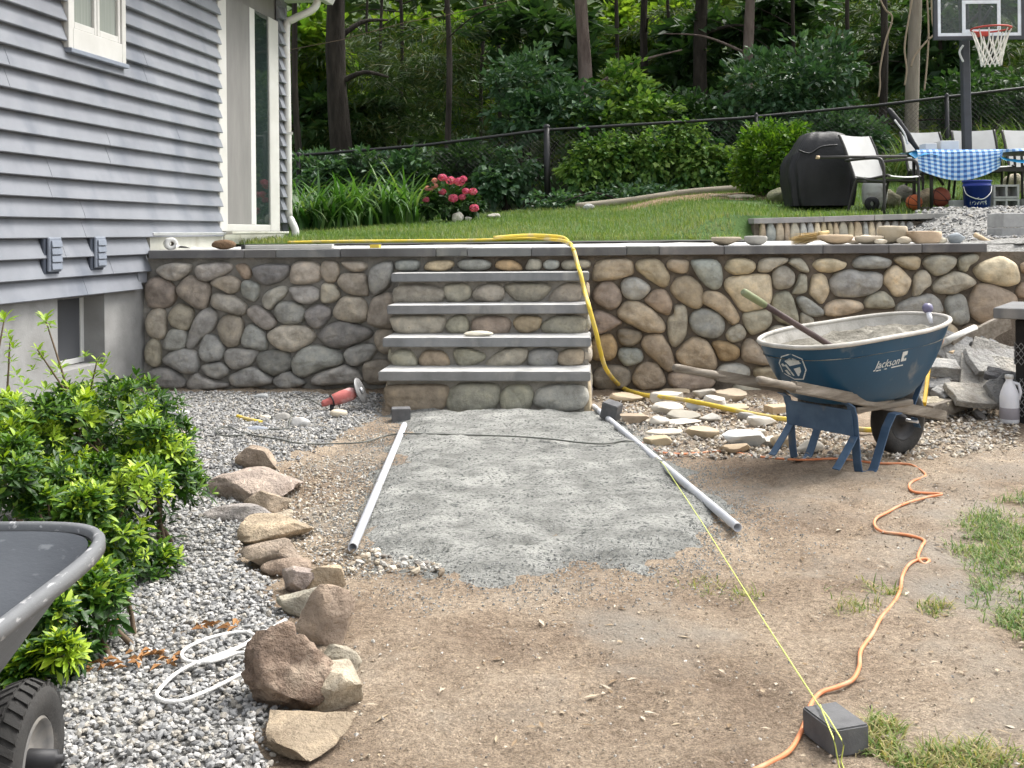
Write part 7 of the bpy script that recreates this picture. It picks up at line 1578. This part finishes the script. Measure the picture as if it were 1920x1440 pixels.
for k, (u, v, Y) in enumerate(((1700, 300, 15.8), (1740, 300, 15.9), (1780, 300, 15.8), (1830, 300, 15.9), (1868, 300, 15.7), (1905, 300, 15.9), (1950, 300, 15.8), (1845, 250, 17.2), (1890, 250, 17.3), (1925, 245, 17.2), (1755, 260, 17.3), (1690, 262, 17.3))): straps(LB2, u, v, Y, 110, .5, 1.05, .020, 240+k, .22, 'grass', 'rank grass clumps along the fence')
# shrubs on both sides of the fence
bush('boxwood', 'rounded bright green shrub left of the covered grill', 'shrub', [pe(1440, 300, 14.9, 60, 68, .5), pe(1478, 262, 14.9, 38, 34, .35), pe(1405, 320, 14.9, 30, 40, .35)], 5200, .075, 'lf_yew', 12, .62, k=14, spread=.10, flat=.9, shell=.3, droop=0)
G1 = 'shrubs behind the fence'
bush('dogwood', 'tall dense green shrub with tiered leaves behind the fence right of centre', 'shrub', [pe(1500, 190, 18.3, 105, 110, .9), pe(1560, 130, 18.3, 48, 70, .6), pe(1430, 170, 18.5, 70, 80, .8), pe(1390, 250, 18.4, 75, 70, .8), pe(1530, 270, 18.2, 85, 60, .8)], 6500, .16, 'lf_mid', 13, .5, G1, spread=.12, flat=.3, shell=.4)
bush('dogwood', 'dark leafy shrub in front of the brown trunk near centre', 'shrub', [pe(985, 150, 18.8, 75, 55, .8), pe(1060, 205, 18.3, 90, 50, .8), pe(985, 230, 18.2, 60, 55, .7)], 4200, .15, 'lf_mid', 14, .5, G1, spread=.12, flat=.3, shell=.4)
bush('dogwood', 'leafy shrub with light tips between the two fence posts', 'shrub', [pe(1165, 165, 18.8, 50, 50, .6), pe(1190, 215, 18.4, 85, 50, .8), pe(1110, 240, 18.3, 70, 45, .7)], 3600, .15, 'lf_vine', 15, .55, G1, spread=.13, flat=.35)
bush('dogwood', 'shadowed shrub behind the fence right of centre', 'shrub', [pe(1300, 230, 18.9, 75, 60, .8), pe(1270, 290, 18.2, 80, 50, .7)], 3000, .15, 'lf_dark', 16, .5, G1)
bush('vine_thicket', 'light leaved vine covering the fence right of the post', 'vine', [pe(1130, 305, 16.75, 70, 62, .25), pe(1215, 300, 16.75, 60, 55, .25), pe(1090, 330, 16.6, 40, 40, .2)], 4600, .09, 'lf_vine', 17, .8, None, spread=.14, flat=1.0, shell=.6, droop=.8)
bush('vine_thicket', 'greener vine on the fence left of the bright shrub', 'vine', [pe(1310, 310, 16.75, 60, 55, .25), pe(1370, 320, 16.7, 40, 45, .25), pe(1290, 255, 16.8, 40, 30, .2)], 3600, .09, 'lf_vine', 18, .8, None, spread=.14, flat=1.0, shell=.6, droop=.8)
bush('vine_thicket', 'sparse vine on the fence left of the post', 'vine', [pe(960, 330, 16.8, 60, 45, .25), pe(925, 350, 16.6, 50, 35, .25)], 1500, .11, 'lf_mid', 19, .8, None, spread=.14, flat=1.0, droop=.8)
bush('understory_bush', 'low bush below the vine at the fence foot', 'shrub', [pe(1180, 368, 16.2, 110, 22, .3), pe(1040, 378, 16.0, 60, 20, .3)], 1700, .09, 'lf_mid', 20, .6, None)
bush('understory_bush', 'bluish weeds along the fence behind the strap leaves', 'shrub', [pe(600, 325, 16.9, 60, 40, .5), pe(690, 320, 17.0, 60, 35, .5), pe(770, 318, 17.0, 50, 40, .5)], 2600, .15, 'lf_mid', 21, .5, None)
bush('understory_bush', 'dark weeds right of the thin trunk behind the fence', 'shrub', [pe(880, 310, 17.3, 60, 45, .5), pe(820, 330, 17.2, 40, 30, .4)], 1500, .14, 'lf_dark', 22, .5, None)
bush('understory_bush', 'leafy growth behind the grill below the rail', 'shrub', [pe(1560, 250, 17.3, 70, 40, .5), pe(1620, 265, 17.2, 50, 40, .5)], 2000, .13, 'lf_mid', 23, .55, None)
bush('understory_bush', 'dark growth under the tall trees behind the hoop', 'shrub', [pe(1800, 190, 19.5, 120, 45, .7), pe(1920, 170, 19.5, 80, 50, .7)], 2600, .14, 'lf_dark', 24, .5, None)
# trees
def tree(name, lab, u, wpx, Y, lean, bark, crown, mat, n, L, seed, ratio=.5, top=11.5, low=None, limbs=4, kw=None):
    p = at(u, 300, Y); z0 = lz1(p.x, Y); r = random.Random(seed); rad = sz(wpx, Y)/2
    t = thing(name, lab, 'tree', (p.x, Y, z0), 0, 'trees of the wood behind the fence')
    pts = [Vector((p.x+lean*(z-2.5)+.05*math.sin(z*1.1+seed), Y+.03*math.sin(z*.8+seed), z)) for z in np.linspace(z0-.2, top, 18)]
    MB().tube(pts, rad, 14, rs=[rad*(1.30 if i == 0 else 1.08 if i == 1 else 1-.035*i)*(1+.05*math.sin(i*2.3+seed)) for i in range(18)]).build('trunk', bark, t)
    Ps = []
    for i, e in enumerate(crown): Ps.append(cloud(e[:3], e[3:6], int(n/len(crown)), seed*17+i, **(kw or dict(spread=.13, flat=.35, shell=.5))))
    if low:
        for i, e in enumerate(low[0]): Ps.append(cloud(e[:3], e[3:6], int(low[1]/len(low[0])), seed*19+i, **low[2]))
    P, D, N, rn = [np.concatenate(x) for x in zip(*Ps)]; rg = np.random.default_rng(seed); LL = L*(.7+.6*rg.random(len(P)))
    link('crown', leaf_mesh('crown', P, D, N, LL, LL*ratio, rn, False, .18), mat, t)
    for k in range(limbs):
        z = r.uniform(2.2, 6.5); b = Vector((p.x+lean*(z-2.5), Y, z)); a = r.uniform(0, 6.28); ln = r.uniform(.9, 2.2); e = b+Vector((math.cos(a)*ln, math.sin(a)*ln*.7, r.uniform(-.1, .5)*ln))
        MB().tube(catmull([b, b.lerp(e, .5)+Vector((0, 0, .15)), e], 4), .03, 6, rs=[rad*.28*(1-.085*i) for i in range(9)]).build('limb', bark, t)
    return t
def top(u, Y, r_=2.6, z=9.0, h=2.2): p = at(u, 0, Y); return [(p.x, Y, z, r_, r_, h), (p.x+1.0, Y-.6, z-1.6, r_*.6, r_*.6, 1.2)]
PK = dict(spread=.17, flat=.16, shell=.6, droop=.35)
def lay(u, Y, vs, ru=120, rv=16): return [pe(u+random.uniform(-50, 50), v, Y+1.7, ru*1.05, rv*1.05, 1.0) for v in vs]
TR_ = [
 ('pine_tree', 'thick dark trunk nearest the house corner', 640, 46, 21, -.02, 'bark_dark', 'lf_pine', lay(650, 20.6, (150, 190, 235, 100, 260))),
 ('pine_tree', 'slim dark leaning trunk right behind the downspout', 565, 14, 20.5, -.04, 'bark_dark', 'lf_dark', lay(590, 21, (200, 240))),
 ('pine_tree', 'thin dark trunk right of the thickest one', 752, 9, 24, 0, 'bark_dark', 'lf_pine', lay(760, 23.5, (120, 160, 195, 230, 80))),
 ('pine_tree', 'slender black trunk rising behind the hydrangea', 842, 13, 19.8, -.012, 'bark_dark', 'lf_pine', lay(850, 20.3, (110, 150, 190, 235, 60, 130), 150)),
 ('oak_tree', 'brown barked trunk right of centre with a shrub at its foot', 1096, 30, 20, -.006, 'bark', 'lf_dark', lay(1020, 20.5, (40, 80, 120, 60), 110, 22)),
 ('pine_tree', 'dark narrow trunk in the yellow green gap', 1213, 18, 24.5, 0, 'bark_dark', 'lf_pine', lay(1260, 24, (30, 60, 110, 150), 110)),
 ('pine_tree', 'dark trunk left of the paler brown one', 1318, 32, 23, 0, 'bark_dark', 'lf_dark', lay(1330, 22.4, (60, 110, 150, 190), 90, 24)),
 ('oak_tree', 'pale brown trunk showing above the tall shrub', 1406, 24, 21.5, 0, 'bark', 'lf_dark', lay(1450, 22.3, (20, 60), 120, 24)),
 ('oak_tree', 'light grey trunk hung with vines left of the hoop', 1714, 27, 18.2, .004, 'bark_light', 'lf_dark', lay(1750, 20, (20, 60, 110, 150), 120, 20)),
 ('pine_tree', 'dark slim trunk left of the vine hung tree', 1656, 16, 19.5, 0, 'bark_dark', 'lf_pine', lay(1640, 21, (20, 60, 100, 150, 190), 110, 20)),
 ('pine_tree', 'dark trunk behind the backboard', 1860, 14, 22, 0, 'bark_dark', 'lf_pine', lay(1860, 21.5, (40, 90, 130, 170, 200), 140, 20)),
 ('pine_tree', 'thin trunk deep in the shade left of centre', 690, 7, 26, .01, 'bark_dark', 'lf_pine', lay(700, 25.6, (60, 130, 180, 210), 120)),
 ('pine_tree', 'thin trunk deep in the shade left of the brown barked one', 940, 9, 26, 0, 'bark_dark', 'lf_pine', lay(950, 25.3, (40, 100, 150, 220, 260), 150)),
]
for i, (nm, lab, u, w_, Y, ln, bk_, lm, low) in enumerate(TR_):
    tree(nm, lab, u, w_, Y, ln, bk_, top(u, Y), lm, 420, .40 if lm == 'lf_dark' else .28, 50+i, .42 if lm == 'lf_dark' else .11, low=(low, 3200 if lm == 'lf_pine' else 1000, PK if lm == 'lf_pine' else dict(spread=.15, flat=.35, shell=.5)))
for i, (lab, u, w_, Y) in enumerate((('slim dark trunk halfway between the thickest trunk and the hydrangea', 718, 8, 23.0), ('slim dark trunk above the hydrangea, right of the black one', 905, 9, 24.0), ('slim trunk left of the brown barked trunk', 1030, 8, 23.5), ('slim trunk just right of the brown barked trunk', 1150, 10, 22.5), ('slim trunk between the two dark trunks of the gap', 1262, 9, 25.0), ('slim trunk behind the top of the tall shrub', 1490, 9, 22.5), ('slim trunk left of the dangling vine', 1600, 10, 21.0), ('slim dark trunk between vine hung tree and backboard', 1772, 9, 21.5))):
    tree('young_pine', lab, u, w_, Y, random.uniform(-.02, .02), 'bark_dark', top(u, Y, 1.6, 9.5, 1.5), 'lf_pine', 200, .28, 150+i, .11, limbs=3)
# sunlit young maples in the gaps
for i, (lab, e) in enumerate((('yellow green leafy tree seen beside the downspout', [pe(575, 90, 23, 70, 75, 1.0), pe(610, 160, 23.4, 60, 40, .8), pe(560, 215, 23, 45, 40, .7)]),
                              ('yellow green leafy tree glowing in the gap left of centre', [pe(870, 65, 28, 75, 26, 1.0), pe(905, 230, 28, 55, 28, .9), pe(760, 55, 28.5, 60, 25, 1.0), pe(880, 180, 28.5, 70, 20, 1)]),
                              ('yellow green leafy tree in the gap right of the brown trunk', [pe(1195, 95, 27, 60, 60, 1.0), pe(1160, 50, 27.5, 40, 40, .8), pe(1260, 40, 27.5, 50, 40, 1.0)]))):
    bush('maple_tree', lab, 'tree', e, 2600, .26, 'lf_bright', 70+i, .7, 'trees of the wood behind the fence', stems=6)
# hanging vines
for k, (lab, pts) in enumerate((('pale vine dangling free left of the grey trunk', [(1646, -10), (1660, 18), (1673, 34), (1660, 78), (1650, 130), (1650, 160), (1647, 182)]), ('vine twisting down the left side of the grey trunk', [(1712, -10), (1703, 40), (1696, 90), (1700, 130), (1696, 160)]), ('vine crossing the grey trunk to the hoop', [(1746, -10), (1748, 40), (1752, 62), (1735, 80), (1715, 105), (1708, 125)]), ('vine hanging right of the grey trunk', [(1738, -10), (1741, 60), (1738, 120), (1733, 170)]))):
    o = MB().tube(catmull([at(u, v, 17.9) for u, v in pts], 6), .016, 6).build('hanging_vine', 'vine'); tag(o, lab, 'vine')
# cable strung between the trees
o = MB().tube([at(520, 98, 19), at(640, 75, 19), at(760, 42, 19), at(830, 30, 19.2), at(1000, -10, 19.5)], .006, 5).build('cable', 'twig'); tag(o, 'thin cable strung through the trees', 'cable')
# the wood beyond, one mass
r = np.random.default_rng(99); n = 34000
P = np.column_stack([-24+50*r.random(n), 31+12*r.random(n), .5+16*r.random(n)**.9]); P[:, 2] += lz(P[:, 0], np.minimum(P[:, 1], 34))*.5
D = nrm(r.normal(0, 1, (n, 3))*np.array([1, 1, .4])+[0, 0, -.2]); N = nrm(np.array([0, 0, 1.])+r.normal(0, .6, (n, 3)))
rn = np.clip(.30+.55*r.random(n)*(.4+1.2*(fbm(P[:, 0], P[:, 2], .35, 3, 4)+.5)), 0, 1)
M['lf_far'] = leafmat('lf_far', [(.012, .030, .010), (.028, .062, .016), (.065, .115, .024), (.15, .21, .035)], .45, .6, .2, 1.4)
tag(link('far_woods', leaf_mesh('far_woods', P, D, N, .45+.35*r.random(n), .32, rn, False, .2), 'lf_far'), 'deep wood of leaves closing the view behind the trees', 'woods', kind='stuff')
# canopy out of frame above the wood keeps its floor in shade
